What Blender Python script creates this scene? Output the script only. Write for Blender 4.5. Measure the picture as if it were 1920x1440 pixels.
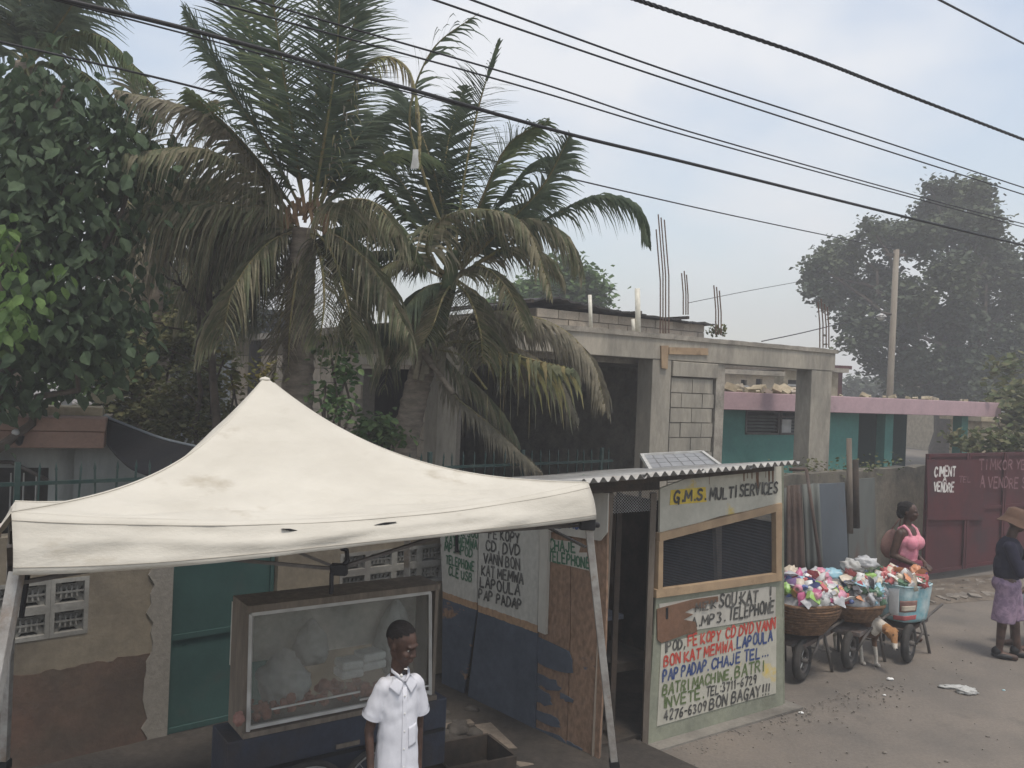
import bpy, bmesh, math, random
from mathutils import Vector, Matrix, noise, Euler
R = math.radians
random.seed(7)
S = bpy.context.scene
COL = S.collection
for o in list(bpy.data.objects): bpy.data.objects.remove(o)

# ---------------------------------------------------------------- camera
ROLL = R(2.3); EYE = 2.75; FPX = 1600.0
cr, sr = math.cos(ROLL), math.sin(ROLL)
cam_d = bpy.data.cameras.new('camera'); cam = bpy.data.objects.new('camera', cam_d); COL.objects.link(cam)
cam_d.sensor_width = 36; cam_d.lens = FPX/1920*36; cam_d.clip_end = 2000; cam_d.clip_start = .05
cam.matrix_world = Matrix(((cr, -sr, 0, 0), (0, 0, -1, 0), (sr, cr, 0, EYE), (0, 0, 0, 1)))
S.camera = cam
S.render.engine = 'CYCLES'
# ---------------------------------------------------------------- sky, sun, exposure
SUN_EL, SUN_AZ = 70, 150          # degrees; azimuth measured from +Y towards +X
W = bpy.data.worlds.new('World'); S.world = W; W.use_nodes = True
nt = W.node_tree; nt.nodes.clear()
def N(nt, t, **k):
    n = nt.nodes.new(t)
    for a, b in k.items(): setattr(n, a, b)
    return n
def L(nt, a, b): nt.links.new(a, b)
sky = N(nt, 'ShaderNodeTexSky', sky_type='NISHITA', sun_disc=False)
sky.sun_elevation = R(SUN_EL); sky.sun_rotation = R(SUN_AZ); sky.air_density = 1.4; sky.dust_density = 1.2
tc = N(nt, 'ShaderNodeTexCoord'); mp = N(nt, 'ShaderNodeMapping'); mp.inputs['Scale'].default_value = (1, 1, 1.8)
ns = N(nt, 'ShaderNodeTexNoise'); ns.inputs['Scale'].default_value = 2.6; ns.inputs['Detail'].default_value = 5; ns.inputs['Roughness'].default_value = .5
rmp = N(nt, 'ShaderNodeValToRGB'); rmp.color_ramp.elements[0].position = .40; rmp.color_ramp.elements[1].position = .60
rmp.color_ramp.elements[0].color = (.40,)*3+(1,); rmp.color_ramp.elements[1].color = (.9,)*3+(1,)
mx = N(nt, 'ShaderNodeMix', data_type='RGBA'); mx.inputs[7].default_value = (5.4, 5.45, 5.6, 1)
bg = N(nt, 'ShaderNodeBackground'); bg.inputs['Strength'].default_value = .1
wo = N(nt, 'ShaderNodeOutputWorld')
L(nt, tc.outputs['Generated'], mp.inputs[0]); L(nt, mp.outputs[0], ns.inputs['Vector']); L(nt, ns.outputs['Fac'], rmp.inputs[0])
L(nt, rmp.outputs[0], mx.inputs[0]); L(nt, sky.outputs[0], mx.inputs[6]); L(nt, mx.outputs[2], bg.inputs[0]); L(nt, bg.outputs[0], wo.inputs[0])
sd = bpy.data.lights.new('sun', 'SUN'); sd.energy = 1.5; sd.angle = R(14); sd.color = (1, .91, .80)
sun = bpy.data.objects.new('sun', sd); COL.objects.link(sun)
_d = Vector((math.sin(R(SUN_AZ))*math.cos(R(SUN_EL)), math.cos(R(SUN_AZ))*math.cos(R(SUN_EL)), math.sin(R(SUN_EL))))
sun.rotation_euler = _d.to_track_quat('Z', 'Y').to_euler(); sun.location = _d*30
S.view_settings.view_transform = 'Standard'; S.view_settings.look = 'None'; S.view_settings.exposure = 0.88; S.view_settings.gamma = 1

# ---------------------------------------------------------------- helpers
def ray(px, py):
    u = (px-960)/FPX; v = (720-py)/FPX
    return u*cr - v*sr, u*sr + v*cr
def at(px, py, D):
    a, b = ray(px, py); return Vector((a*D, D, EYE+b*D))
def gnd(px, py, z=0):
    a, b = ray(px, py); D = (z-EYE)/b; return Vector((a*D, D, z))
class Plane:                       # vertical plane: s along it, z up, n towards the street
    def __init__(s, x, y, deg): s.o = Vector((x, y, 0)); s.a = R(deg); s.t = Vector((math.cos(s.a), math.sin(s.a), 0)); s.n = Vector((math.sin(s.a), -math.cos(s.a), 0))
    def pt(s, u, z, n=0): return s.o + s.t*u + s.n*n + Vector((0, 0, z))
    def hit(s, px, py, n=0):
        a, b = ray(px, py); o = s.o + s.n*n
        # point (aD, D): (p-o).n = 0
        D = (o.x*s.n.x + o.y*s.n.y)/(a*s.n.x + s.n.y)
        p = Vector((a*D, D, EYE+b*D)); return (p-o).dot(s.t), p.z
    def off(s, n): q = Plane(0, 0, 0); q.o = s.o+s.n*n; q.a = s.a; q.t = s.t; q.n = s.n; return q

def wloc(o):
    v = Vector((0, 0, 0))
    while o: v = v + o.location; o = o.parent
    return v
def tag(o, label=None, cat=None, group=None, kind=None):
    if label: o['label'] = label
    if cat: o['category'] = cat
    if group: o['group'] = group
    if kind: o['kind'] = kind
    return o
def thing(name, label, cat, loc=(0, 0, 0), group=None):
    o = bpy.data.objects.new(name, None); COL.objects.link(o); o.location = loc; o.empty_display_size = .1
    return tag(o, label, cat, group)

class MB:
    def __init__(s): s.v = []; s.f = []; s.m = []; s.sm = []; s.cur = 0; s.smooth = False
    def add(s, vs, fs):
        b = len(s.v); s.v.extend(Vector(p) for p in vs)
        for f in fs: s.f.append(tuple(b+i for i in f)); s.m.append(s.cur); s.sm.append(s.smooth)
        return s
    def prism(s, poly, d):         # poly: list of world points, d: extrusion vector
        n = len(poly); d = Vector(d); a = [Vector(p) for p in poly]
        return s.add(a+[p+d for p in a], [tuple(range(n))[::-1], tuple(range(n, 2*n))]+[(i, (i+1) % n, n+(i+1) % n, n+i) for i in range(n)])
    def box(s, c, sz, M=None):
        x, y, z = sz[0]/2, sz[1]/2, sz[2]/2; c = Vector(c)
        vs = [Vector(p) for p in ((-x,-y,-z),(x,-y,-z),(x,y,-z),(-x,y,-z),(-x,-y,z),(x,-y,z),(x,y,z),(-x,y,z))]
        if M is not None: vs = [M @ p for p in vs]
        return s.add([p+c for p in vs], [(0,3,2,1),(4,5,6,7),(0,1,5,4),(1,2,6,5),(2,3,7,6),(3,0,4,7)])
    def pbox(s, P, s0, s1, z0, z1, n0, n1):   # box in a plane's frame
        q = [P.pt(s0, z0, n0), P.pt(s1, z0, n0), P.pt(s1, z0, n1), P.pt(s0, z0, n1)]
        return s.prism(q, (0, 0, z1-z0))
    def pquad(s, P, pts, n0, n1):   # polygon given as (s,z) points, extruded from n0 to n1
        return s.prism([P.pt(u, z, n0) for u, z in pts], P.n*(n1-n0))
    def pix(s, P, pix, n0, n1):
        return s.pquad(P, [P.hit(x, y, max(n0, n1)) for x, y in pix], n0, n1)
    def tube(s, pts, r, n=8, cap=True):
        pts = [Vector(p) for p in pts]; k = len(pts)
        if not hasattr(r, '__len__'): r = [r]*k
        vs = []; up = None
        for i, p in enumerate(pts):
            d = (pts[min(i+1, k-1)]-pts[max(i-1, 0)])
            d = d.normalized() if d.length > 1e-9 else Vector((0, 0, 1))
            if up is None: up = Vector((0, 0, 1)) if abs(d.z) < .9 else Vector((1, 0, 0))
            a = d.cross(up).normalized(); b = a.cross(d); up = b
            for j in range(n):
                t = 2*math.pi*j/n; vs.append(p + (a*math.cos(t)+b*math.sin(t))*r[i])
        fs = [(i*n+j, i*n+(j+1) % n, (i+1)*n+(j+1) % n, (i+1)*n+j) for i in range(k-1) for j in range(n)]
        if cap: fs += [tuple(range(n))[::-1], tuple((k-1)*n+j for j in range(n))]
        sm = s.smooth; s.smooth = n > 5; s.add(vs, fs); s.smooth = sm; return s
    def bar(s, a, b, w, h=None):    # rectangular bar between two points
        a, b = Vector(a), Vector(b); d = (b-a); l = d.length; d.normalize(); h = h or w
        up = Vector((0, 0, 1)) if abs(d.z) < .95 else Vector((0, 1, 0))
        x = d.cross(up).normalized(); y = x.cross(d)
        return s.prism([a+x*w/2+y*h/2, a-x*w/2+y*h/2, a-x*w/2-y*h/2, a+x*w/2-y*h/2], d*l)
    def ell(s, c, r, n=12, m=8, M=None):
        c = Vector(c); vs = []
        for i in range(1, m):
            t = math.pi*i/m
            for j in range(n):
                p = 2*math.pi*j/n; vs.append(Vector((r[0]*math.sin(t)*math.cos(p), r[1]*math.sin(t)*math.sin(p), r[2]*math.cos(t))))
        vs += [Vector((0, 0, r[2])), Vector((0, 0, -r[2]))]
        if M is not None: vs = [M @ v for v in vs]
        fs = [(i*n+j, (i+1)*n+j, (i+1)*n+(j+1) % n, i*n+(j+1) % n) for i in range(m-2) for j in range(n)]
        T = (m-1)*n
        fs += [(T, j, (j+1) % n) for j in range(n)] + [(T+1, (m-2)*n+(j+1) % n, (m-2)*n+j) for j in range(n)]
        sm = s.smooth; s.smooth = True; s.add([v+c for v in vs], fs); s.smooth = sm; return s
    def lathe(s, c, prof, n=16, M=None, close=False):
        c = Vector(c); vs = []
        for r_, z in prof:
            for j in range(n):
                p = 2*math.pi*j/n; v = Vector((r_*math.cos(p), r_*math.sin(p), z)); vs.append((M @ v if M is not None else v)+c)
        k = len(prof); fs = [(i*n+j, i*n+(j+1) % n, (i+1)*n+(j+1) % n, (i+1)*n+j) for i in range(k-1) for j in range(n)]
        if close: fs += [tuple(range(n))[::-1], tuple((k-1)*n+j for j in range(n))]
        return s.add(vs, fs)
    def sheet(s, grid, thick=None):  # grid[i][j] of points
        a = len(grid); b = len(grid[0])
        vs = [p for row in grid for p in row]
        return s.add(vs, [(i*b+j, i*b+j+1, (i+1)*b+j+1, (i+1)*b+j) for i in range(a-1) for j in range(b-1)])
    def mesh(s, name, mats, off=Vector((0, 0, 0))):
        me = bpy.data.meshes.new(name); me.from_pydata([tuple(v-off) for v in s.v], [], s.f)
        if not isinstance(mats, (list, tuple)): mats = [mats]
        for m in mats: me.materials.append(m)
        if len(mats) > 1: me.polygons.foreach_set('material_index', s.m)
        if any(s.sm): me.polygons.foreach_set('use_smooth', s.sm)
        me.update(); return me
    def build(s, name, mats, parent=None, label=None, cat=None, group=None, kind=None, bevel=0, solid=0):
        if parent is not None: off = wloc(parent); loc = Vector((0, 0, 0))
        elif kind == 'structure': off = Vector((0, 0, 0)); loc = off
        else:
            xs = [v.x for v in s.v]; ys = [v.y for v in s.v]; zs = [v.z for v in s.v]
            off = Vector(((min(xs)+max(xs))/2, (min(ys)+max(ys))/2, min(zs))); loc = off
        o = bpy.data.objects.new(name, s.mesh(name, mats, off)); COL.objects.link(o); o.location = loc; o.parent = parent
        if solid:
            m = o.modifiers.new('solid', 'SOLIDIFY'); m.thickness = solid; m.offset = 0
        if bevel:
            m = o.modifiers.new('bevel', 'BEVEL'); m.width = bevel; m.segments = 2; m.limit_method = 'ANGLE'
        return tag(o, label, cat, group, kind)
def piece(name, me, parent, loc, M=None, label=None):     # alike pieces sharing one mesh
    o = bpy.data.objects.new(name, me); COL.objects.link(o); o.parent = parent
    o.location = Vector(loc)-wloc(parent)
    if M is not None: o.rotation_euler = M.to_euler()
    if label: o['label'] = label
    return o
def copy_thing(o, loc=None, rz=None, parent=None):
    c = o.copy(); COL.objects.link(c); c.parent = parent
    if loc is not None: c.location = loc
    if rz is not None: c.rotation_euler.z = rz
    for ch in list(o.children): copy_thing(ch, parent=c)
    return c
def bez(pts, n):                   # Catmull-Rom through the points
    P = [Vector(p) for p in pts]; P = [P[0]*2-P[1]]+P+[P[-1]*2-P[-2]]; out = []; k = len(P)-3
    for i in range(n+1):
        t = i/n*k; j = min(int(t), k-1); t -= j; a, b, c, d = P[j:j+4]
        out.append(.5*((2*b)+(c-a)*t+(2*a-5*b+4*c-d)*t*t+(3*b-3*c+d-a)*t**3))
    return out

# ---------------------------------------------------------------- materials
def mat(name, col, rough=.85, col2=None, scale=3, lo=.4, hi=.6, bump=.3, bscale=40, fine=.12, grime=None, gscale=1.2, glo=.55, ghi=.75, spec=.3, metal=0, stretch=(1, 1, 1), trans=0, alpha=None, rand=0, detail=6, bdist=.01):
    m = bpy.data.materials.new(name); m.use_nodes = True; t = m.node_tree; b = t.nodes['Principled BSDF']; out = t.nodes['Material Output']
    g = N(t, 'ShaderNodeNewGeometry'); mpn = N(t, 'ShaderNodeMapping'); mpn.inputs['Scale'].default_value = stretch; L(t, g.outputs['Position'], mpn.inputs[0])
    vec = mpn.outputs[0]
    def noise_(sc, de=4, ro=.6):
        n = N(t, 'ShaderNodeTexNoise'); n.inputs['Scale'].default_value = sc; n.inputs['Detail'].default_value = de; n.inputs['Roughness'].default_value = ro; L(t, vec, n.inputs['Vector']); return n.outputs['Fac']
    def ramp_(f, a, b_):
        r_ = N(t, 'ShaderNodeMapRange'); r_.inputs['From Min'].default_value = a; r_.inputs['From Max'].default_value = b_; L(t, f, r_.inputs['Value']); return r_.outputs[0]
    def mix_(f, a, b_, mode='MIX'):
        x = N(t, 'ShaderNodeMix', data_type='RGBA', blend_type=mode)
        if isinstance(f, float): x.inputs[0].default_value = f
        else: L(t, f, x.inputs[0])
        for i, v in ((6, a), (7, b_)):
            if isinstance(v, tuple): x.inputs[i].default_value = v+(1,)
            else: L(t, v, x.inputs[i])
        return x.outputs[2]
    c = tuple(col)
    if col2 is not None: c = mix_(ramp_(noise_(scale, detail), lo, hi), c, tuple(col2))
    if fine:
        f = N(t, 'ShaderNodeMapRange'); f.inputs['From Min'].default_value = .25; f.inputs['From Max'].default_value = .75; f.inputs['To Min'].default_value = 1-fine*1.6; f.inputs['To Max'].default_value = 1+fine*1.6
        L(t, noise_(bscale*.6, 5, .7), f.inputs['Value'])
        x = N(t, 'ShaderNodeVectorMath', operation='SCALE')
        if isinstance(c, tuple): x.inputs[0].default_value = c
        else: L(t, c, x.inputs[0])
        L(t, f.outputs[0], x.inputs['Scale']); c = x.outputs[0]
    if grime is not None: c = mix_(ramp_(noise_(gscale, 7, .65), glo, ghi), c, tuple(grime))
    if rand:
        oi = N(t, 'ShaderNodeObjectInfo'); f = N(t, 'ShaderNodeMapRange'); f.inputs['To Min'].default_value = 1-rand; f.inputs['To Max'].default_value = 1+rand
        L(t, oi.outputs['Random'], f.inputs['Value']); x = N(t, 'ShaderNodeVectorMath', operation='SCALE')
        if isinstance(c, tuple): x.inputs[0].default_value = c
        else: L(t, c, x.inputs[0])
        L(t, f.outputs[0], x.inputs['Scale']); c = x.outputs[0]
    if isinstance(c, tuple): b.inputs['Base Color'].default_value = c+(1,)
    else: L(t, c, b.inputs['Base Color'])
    b.inputs['Roughness'].default_value = rough; b.inputs['Metallic'].default_value = metal; b.inputs['Specular IOR Level'].default_value = spec
    if bump:
        bn = N(t, 'ShaderNodeBump'); bn.inputs['Strength'].default_value = bump; bn.inputs['Distance'].default_value = bdist
        L(t, noise_(bscale, 6, .65), bn.inputs['Height']); L(t, bn.outputs[0], b.inputs['Normal'])
    if trans:
        tr = N(t, 'ShaderNodeBsdfTranslucent'); ms = N(t, 'ShaderNodeMixShader'); ms.inputs[0].default_value = trans
        if isinstance(c, tuple): tr.inputs[0].default_value = c+(1,)
        else: L(t, c, tr.inputs[0])
        L(t, b.outputs[0], ms.inputs[1]); L(t, tr.outputs[0], ms.inputs[2]); L(t, ms.outputs[0], out.inputs[0])
    if alpha is not None: b.inputs['Alpha'].default_value = alpha
    m['c'] = 1
    return m
M = {}
M['ground'] = mat('dusty_road', (.185, .16, .135), .95, (.125, .113, .10), .9, .35, .65, .35, 60, .12, (.085, .078, .07), 1.7, .60, .80)
M['dirt'] = mat('dirt', (.17, .14, .11), .95, (.09, .075, .06), 3, .35, .65, .6, 30, .2)
M['verge'] = mat('tent_shade_earth', (.055, .047, .040), .95, (.035, .031, .028), 2.5, .35, .65, .6, 30, .2)  # earth colour with the tent's shade put into it
M['slab'] = mat('slab_concrete', (.22, .205, .18), .9, (.13, .12, .105), 2, .4, .65, .4, 40, .12, (.07, .065, .06), 1.5, .6, .8)
M['concrete'] = mat('raw_concrete', (.41, .37, .305), .92, (.27, .25, .21), 1.6, .35, .65, .35, 30, .12, (.10, .095, .085), 1.1, .56, .8, stretch=(1, 1, .35))
M['concrete_rough'] = mat('rough_concrete', (.36, .325, .275), .95, (.21, .195, .165), 3, .35, .65, .8, 18, .15, (.08, .075, .07), 2, .55, .75)
M['block'] = mat('concrete_block', (.42, .36, .285), .95, (.32, .28, .23), 4, .35, .65, .6, 60, .14, (.13, .12, .10), 1.2, .58, .8, rand=.13)
M['mortar'] = mat('mortar', (.20, .185, .16), .95, bump=.5)
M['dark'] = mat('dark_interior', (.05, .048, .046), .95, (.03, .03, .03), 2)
M['cream'] = mat('cream_plaster', (.205, .175, .13), .9, (.15, .13, .10), 1.8, .35, .65, .4, 25, .12, (.085, .072, .058), 1.3, .46, .72)
M['brownwall'] = mat('brown_wall_paint', (.115, .072, .055), .9, (.085, .066, .052), 2.2, .35, .65, .5, 25, .14, (.05, .042, .037), 1.5, .48, .72)
M['vent'] = mat('vent_block_plaster', (.24, .235, .215), .9, (.17, .165, .15), 4, grime=(.15, .14, .13))
M['tealdoor'] = mat('teal_sheet_door', (.036, .080, .074), .8, (.027, .060, .056), 1.5, .4, .6, .2, 12, .06, (.05, .06, .055), 1.8, .56, .72)
M['teal'] = mat('turquoise_wall', (.085, .25, .215), .85, (.075, .215, .19), 2, .4, .6, .15, 25, .06, (.08, .15, .13), 1, .6, .8)
M['porchshade'] = mat('porch_shade_teal', (.03, .06, .06), .9)  # turquoise darkened to put the porch's shade into its back wall
M['pink'] = mat('pink_fascia', (.46, .32, .345), .85, (.41, .29, .31), 2, .4, .6, .15, 30, .06, (.22, .16, .17), 2, .6, .8)
M['tent'] = mat('tent_fabric', (.60, .57, .50), .85, (.51, .48, .415), 1.6, .35, .7, .32, 2.6, .035, (.36, .315, .24), 2.2, .60, .80, trans=.06, bdist=.035, stretch=(1, 1, 2.6))
M['stitch'] = mat('tent_stitching', (.34, .31, .26), .9, bump=0)
M['steel'] = mat('tent_leg_steel', (.38, .37, .35), .5, (.28, .26, .24), 8, metal=.3, grime=(.2, .13, .08), gscale=5)
M['barsteel'] = mat('dull_bar', (.12, .11, .10), .6, (.08, .07, .065), 8)
M['black'] = mat('black_plastic', (.015, .015, .017), .5, fine=.1, bump=.1)
M['fencegreen'] = mat('green_fence_paint', (.012, .035, .033), .5, (.03, .05, .045), 8, bump=.1)
M['wood'] = mat('bare_plywood', (.25, .155, .095), .85, (.17, .11, .07), 3, .35, .7, .4, 25, .15, (.10, .075, .055), 2, .55, .75, stretch=(1, 1, .15))
M['blueflake'] = mat('flaking_blue_paint', (.075, .09, .12), .85, (.055, .068, .09), 3, .35, .65, .4, 25, .12)
M['frame'] = mat('new_timber', (.37, .265, .165), .8, (.29, .205, .13), 6, .4, .6, .3, 40, .1, (.16, .11, .07), 4, .6, .75)
M['oldwood'] = mat('grey_old_wood', (.21, .175, .14), .9, (.13, .11, .09), 4, .35, .65, .5, 40, .18, stretch=(1, 1, .2))
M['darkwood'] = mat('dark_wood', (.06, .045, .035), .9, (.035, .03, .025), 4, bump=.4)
M['whiteboard'] = mat('white_painted_board', (.45, .435, .385), .75, (.37, .35, .31), 2.5, .35, .65, .15, 30, .05, (.28, .18, .11), 3.5, .66, .76, stretch=(1.6, 1.6, .5))
M['signwhite'] = mat('white_painted_sign', (.47, .455, .385), .75, (.385, .37, .31), 2.5, .35, .65, .15, 30, .06, (.55, .42, .12), 3.2, .60, .70)
M['yellow'] = mat('yellow_paint', (.62, .47, .07), .7, (.55, .4, .06), 8, bump=.1)
M['greenboard'] = mat('pale_green_board', (.26, .27, .205), .85, (.20, .21, .165), 3, .35, .65, .3, 30, .1, (.12, .12, .09), 2, .55, .75)
M['palepole'] = mat('pale_weathered_pole', (.24, .215, .18), .9, (.22, .19, .155), 5, bump=.4, stretch=(1, 1, .2))
M['tornbrown'] = mat('torn_hardboard', (.17, .095, .06), .9, (.14, .08, .05), 5, bump=.3)
M['ink'] = mat('black_lettering', (.05, .05, .047), .7, (.16, .155, .14), 14, .44, .70, bump=0)
M['inkred'] = mat('red_lettering', (.42, .05, .035), .7, (.45, .12, .09), 14, .44, .70, bump=0)
M['inkblue'] = mat('blue_lettering', (.03, .055, .17), .7, (.1, .12, .2), 14, .44, .70, bump=0)
M['inkgreen'] = mat('green_lettering', (.045, .12, .07), .7, (.12, .2, .13), 14, .44, .70, bump=0)
M['inkolive'] = mat('olive_lettering', (.09, .13, .05), .7, (.16, .19, .1), 14, .44, .70, bump=0)
M['inkwhite'] = mat('white_lettering', (.62, .6, .57), .8, (.30, .2, .2), 12, .5, .7, bump=0)
M['inkfaint'] = mat('faded_lettering', (.22, .12, .13), .8, (.13, .05, .055), 8, .45, .65, bump=0)
M['zinc'] = mat('weathered_zinc', (.34, .34, .33), .55, (.24, .235, .225), 5, .35, .65, .15, 20, .08, (.20, .10, .06), 2.2, .6, .74, metal=.35)
M['rust'] = mat('rusty_sheet', (.11, .078, .064), .85, (.075, .058, .05), 3, .35, .65, .3, 30, .15, (.14, .135, .135), 1.8, .55, .7)
M['bluegrey'] = mat('blue_grey_sheet', (.13, .15, .17), .7, (.10, .115, .13), 3, .35, .65, .2, 20, .08, (.12, .07, .05), 2, .6, .75, stretch=(1, 1, .3))
M['greysheet'] = mat('grey_green_sheet', (.13, .14, .13), .8, (.09, .095, .09), 3, .35, .65, .2, 20, .08, (.10, .06, .045), 2, .56, .72, stretch=(1, 1, .3))
M['redgate'] = mat('dark_red_gate', (.090, .022, .026), .8, (.062, .020, .024), 2, .35, .65, .15, 20, .06, (.05, .025, .03), 1.2, .55, .7)
M['moss'] = mat('mossy_old_wall', (.17, .15, .12), .95, (.11, .105, .085), 2.5, .35, .65, .7, 20, .15, (.05, .05, .045), 1.1, .50, .68)
M['fascia'] = mat('brown_fascia', (.24, .155, .12), .85, (.21, .135, .105), 3, bump=.15, grime=(.15, .09, .07))
M['greyplaster'] = mat('grey_plaster', (.30, .32, .31), .9, (.20, .215, .21), 1.6, .35, .65, .2, 20, .08, (.12, .13, .125), 1.2, .52, .72, stretch=(1, 1, .3))
M['creamrim'] = mat('cream_rim', (.42, .36, .26), .9, (.3, .25, .17), 5)
M['blacktarp'] = mat('black_tarp', (.014, .015, .018), .95, (.02, .02, .022), 2, bump=.1, spec=.05)
M['galv'] = mat('pale_metal', (.45, .45, .44), .5, (.33, .33, .32), 6, metal=.3)
M['pvc'] = mat('pvc_pipe', (.62, .60, .52), .5, bump=0)
M['rebar'] = mat('rebar_rust', (.12, .075, .055), .9, bump=0)
M['tar'] = mat('tar_roofing', (.035, .034, .035), .9, (.06, .058, .055), 4, bump=.5)
M['glassy'] = mat('solar_cells', (.23, .235, .245), .3, (.20, .205, .215), 4, spec=.6, bump=0)
M['alu'] = mat('aluminium', (.5, .5, .48), .5, (.38, .37, .35), 12, bump=.1)
M['navy'] = mat('navy_cart_paint', (.035, .042, .062), .6, (.028, .032, .045), 4, grime=(.05, .04, .035))
M['rubber'] = mat('rubber', (.03, .03, .03), .9, (.05, .046, .042), 5, bump=.3)
M['foam'] = mat('styrofoam', (.7, .7, .68), .8, bump=.15)
M['bagwhite'] = mat('white_plastic_bag', (.62, .62, .6), .5, (.5, .5, .48), 12, bump=.3, bscale=18, trans=.3)
M['meat'] = mat('fried_food', (.42, .15, .09), .7, (.28, .09, .06), 20, bump=.8, bscale=40)
M['wicker'] = mat('wicker', (.20, .115, .065), .85, (.12, .07, .04), 20, bump=.8, bscale=90, fine=.25, grime=(.30, .24, .18), gscale=6, glo=.62, ghi=.72)
M['asphaltrock'] = mat('rubble', (.23, .205, .175), .95, (.16, .143, .125), 8, bump=.6)
M['shadestone'] = mat('shaded_stone', (.075, .068, .06), .95, (.045, .04, .036), 8, bump=.6)  # darker copy of the rubble colour, under-tent shade put in
M['bark'] = mat('bark', (.10, .08, .065), .95, (.06, .05, .04), 8, bump=.8, bscale=30)
M['palmbark'] = mat('palm_trunk_bark', (.25, .215, .175), .95, (.16, .135, .11), 6, bump=.8, bscale=30, stretch=(1, 1, 3))
M['fibre'] = mat('palm_fibre', (.17, .12, .07), .95, (.12, .07, .04), 12, bump=.6)
def leafm(n, c, c2, tr=.3, sc=5, **k): return mat(n, c, .72, c2, sc, .38, .62, 0, 20, .25, spec=.35, trans=tr, detail=3, **k)
M['fgreen'] = leafm('palm_frond_green', (.085, .125, .06), (.13, .16, .07))
M['fdark'] = leafm('palm_frond_dark', (.065, .095, .06), (.105, .135, .08))
M['folive'] = leafm('palm_frond_olive', (.120, .140, .080), (.175, .180, .105))
M['fyellow'] = leafm('palm_frond_yellowgreen', (.24, .25, .10), (.30, .24, .12))
M['ftan'] = leafm('palm_frond_tan', (.27, .25, .17), (.20, .185, .12))
M['fbrown'] = leafm('palm_frond_dead', (.19, .175, .13), (.24, .215, .16), .2)
M['fstem'] = mat('palm_rachis', (.15, .15, .06), .7, (.2, .16, .08), 5, bump=0)
M['ldark'] = leafm('broad_leaf_dark', (.055, .09, .048), (.08, .125, .06), rand=.22)
M['lmid'] = leafm('leaf_mid_green', (.06, .12, .045), (.11, .165, .06), sc=7)
M['lbright'] = leafm('leaf_bright_green', (.09, .16, .045), (.13, .21, .06), .4, rand=.3)
M['lolive'] = leafm('leaf_olive', (.10, .125, .05), (.18, .17, .075), sc=6)
M['lfar'] = leafm('leaf_far_tree', (.040, .060, .036), (.085, .105, .055), .2, .5)
M['lfar2'] = leafm('leaf_far_light', (.08, .14, .045), (.12, .19, .07), .35, 2.5)
M['lyellow'] = leafm('leaf_yellow', (.2, .17, .05), (.11, .13, .04))
M['grass'] = leafm('grass_weed', (.07, .10, .035), (.14, .13, .06))
M['skin'] = mat('dark_skin', (.085, .046, .033), .5, (.045, .023, .016), 14, bump=.06, spec=.4)
M['skin2'] = mat('dark_skin_arm', (.045, .023, .017), .5, bump=.05, spec=.4)
M['hair'] = mat('black_hair', (.012, .010, .010), .9, bump=1, bscale=120)
M['shirt'] = mat('white_shirt', (.66, .67, .72), .9, (.60, .61, .66), 6, bump=.08, bscale=60, fine=.03)
M['pinktop'] = mat('pink_tank_top', (.66, .29, .34), .85, (.62, .22, .29), 8, bump=.1)
M['salmon'] = mat('salmon_cloth', (.27, .155, .13), .9, bump=.2)
M['maroonskirt'] = mat('maroon_skirt', (.16, .04, .06), .9, bump=.2)
M['navytop'] = mat('navy_jumper', (.014, .014, .03), .95, bump=.2)
M['lilac'] = mat('lilac_print_shorts', (.28, .20, .27), .9, (.18, .13, .19), 14, .45, .6, .2)
M['greycloth'] = mat('grey_cloth', (.13, .14, .17), .9, bump=.2)
M['hat'] = mat('brown_bucket_hat', (.11, .065, .045), .9, bump=.3)
M['eye'] = mat('eye_white', (.5, .47, .43), .3, bump=0, fine=0)
M['khaki'] = mat('khaki_trousers', (.2, .15, .09), .9)
M['dogtan'] = mat('tan_fur', (.33, .17, .07), .9, (.26, .13, .06), 20, bump=.4, bscale=120)
M['dogwhite'] = mat('white_fur', (.5, .46, .4), .9, bump=.4, bscale=120)
M['dogbrown'] = mat('brown_fur', (.14, .075, .045), .9, (.10, .055, .035), 12, bump=.4, bscale=120)
M['bluesack'] = mat('light_blue_sack', (.20, .40, .45), .7, (.42, .52, .53), 5, .42, .6, .3, 18)
M['smokymesh'] = mat('smoky_mesh_wire', (.045, .052, .066), .8, bump=0)
M['backglow'] = mat('backlit_pale_sheet', (.56, .53, .47), .8, (.45, .43, .39), 4, bump=.1)  # pale tone stands in for light entering the case from behind
M['clear'] = mat('crumpled_clear_plastic', (.33, .34, .35), .3, (.5, .5, .5), 14, spec=.6, bump=.5, bscale=25)

def glass_mat():
    m = bpy.data.materials.new('reflection_veil_glass'); m.use_nodes = True; t = m.node_tree; t.nodes.clear()
    o = N(t, 'ShaderNodeOutputMaterial'); a = N(t, 'ShaderNodeBsdfTransparent'); a.inputs[0].default_value = (.86, .88, .88, 1)
    b = N(t, 'ShaderNodeBsdfPrincipled'); b.inputs['Base Color'].default_value = (.50, .47, .42, 1); b.inputs['Roughness'].default_value = .12  # patchy grey-beige veil painted in for the pane's reflections
    n = N(t, 'ShaderNodeTexNoise'); n.inputs['Scale'].default_value = 3; g = N(t, 'ShaderNodeNewGeometry'); L(t, g.outputs['Position'], n.inputs['Vector'])
    r_ = N(t, 'ShaderNodeMapRange'); r_.inputs['From Min'].default_value = .3; r_.inputs['From Max'].default_value = .7; r_.inputs['To Min'].default_value = .05; r_.inputs['To Max'].default_value = .22
    L(t, n.outputs['Fac'], r_.inputs['Value'])
    x = N(t, 'ShaderNodeMixShader'); L(t, r_.outputs[0], x.inputs[0]); L(t, a.outputs[0], x.inputs[1]); L(t, b.outputs[0], x.inputs[2]); L(t, x.outputs[0], o.inputs[0]); return m
M['glass'] = glass_mat()

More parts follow.
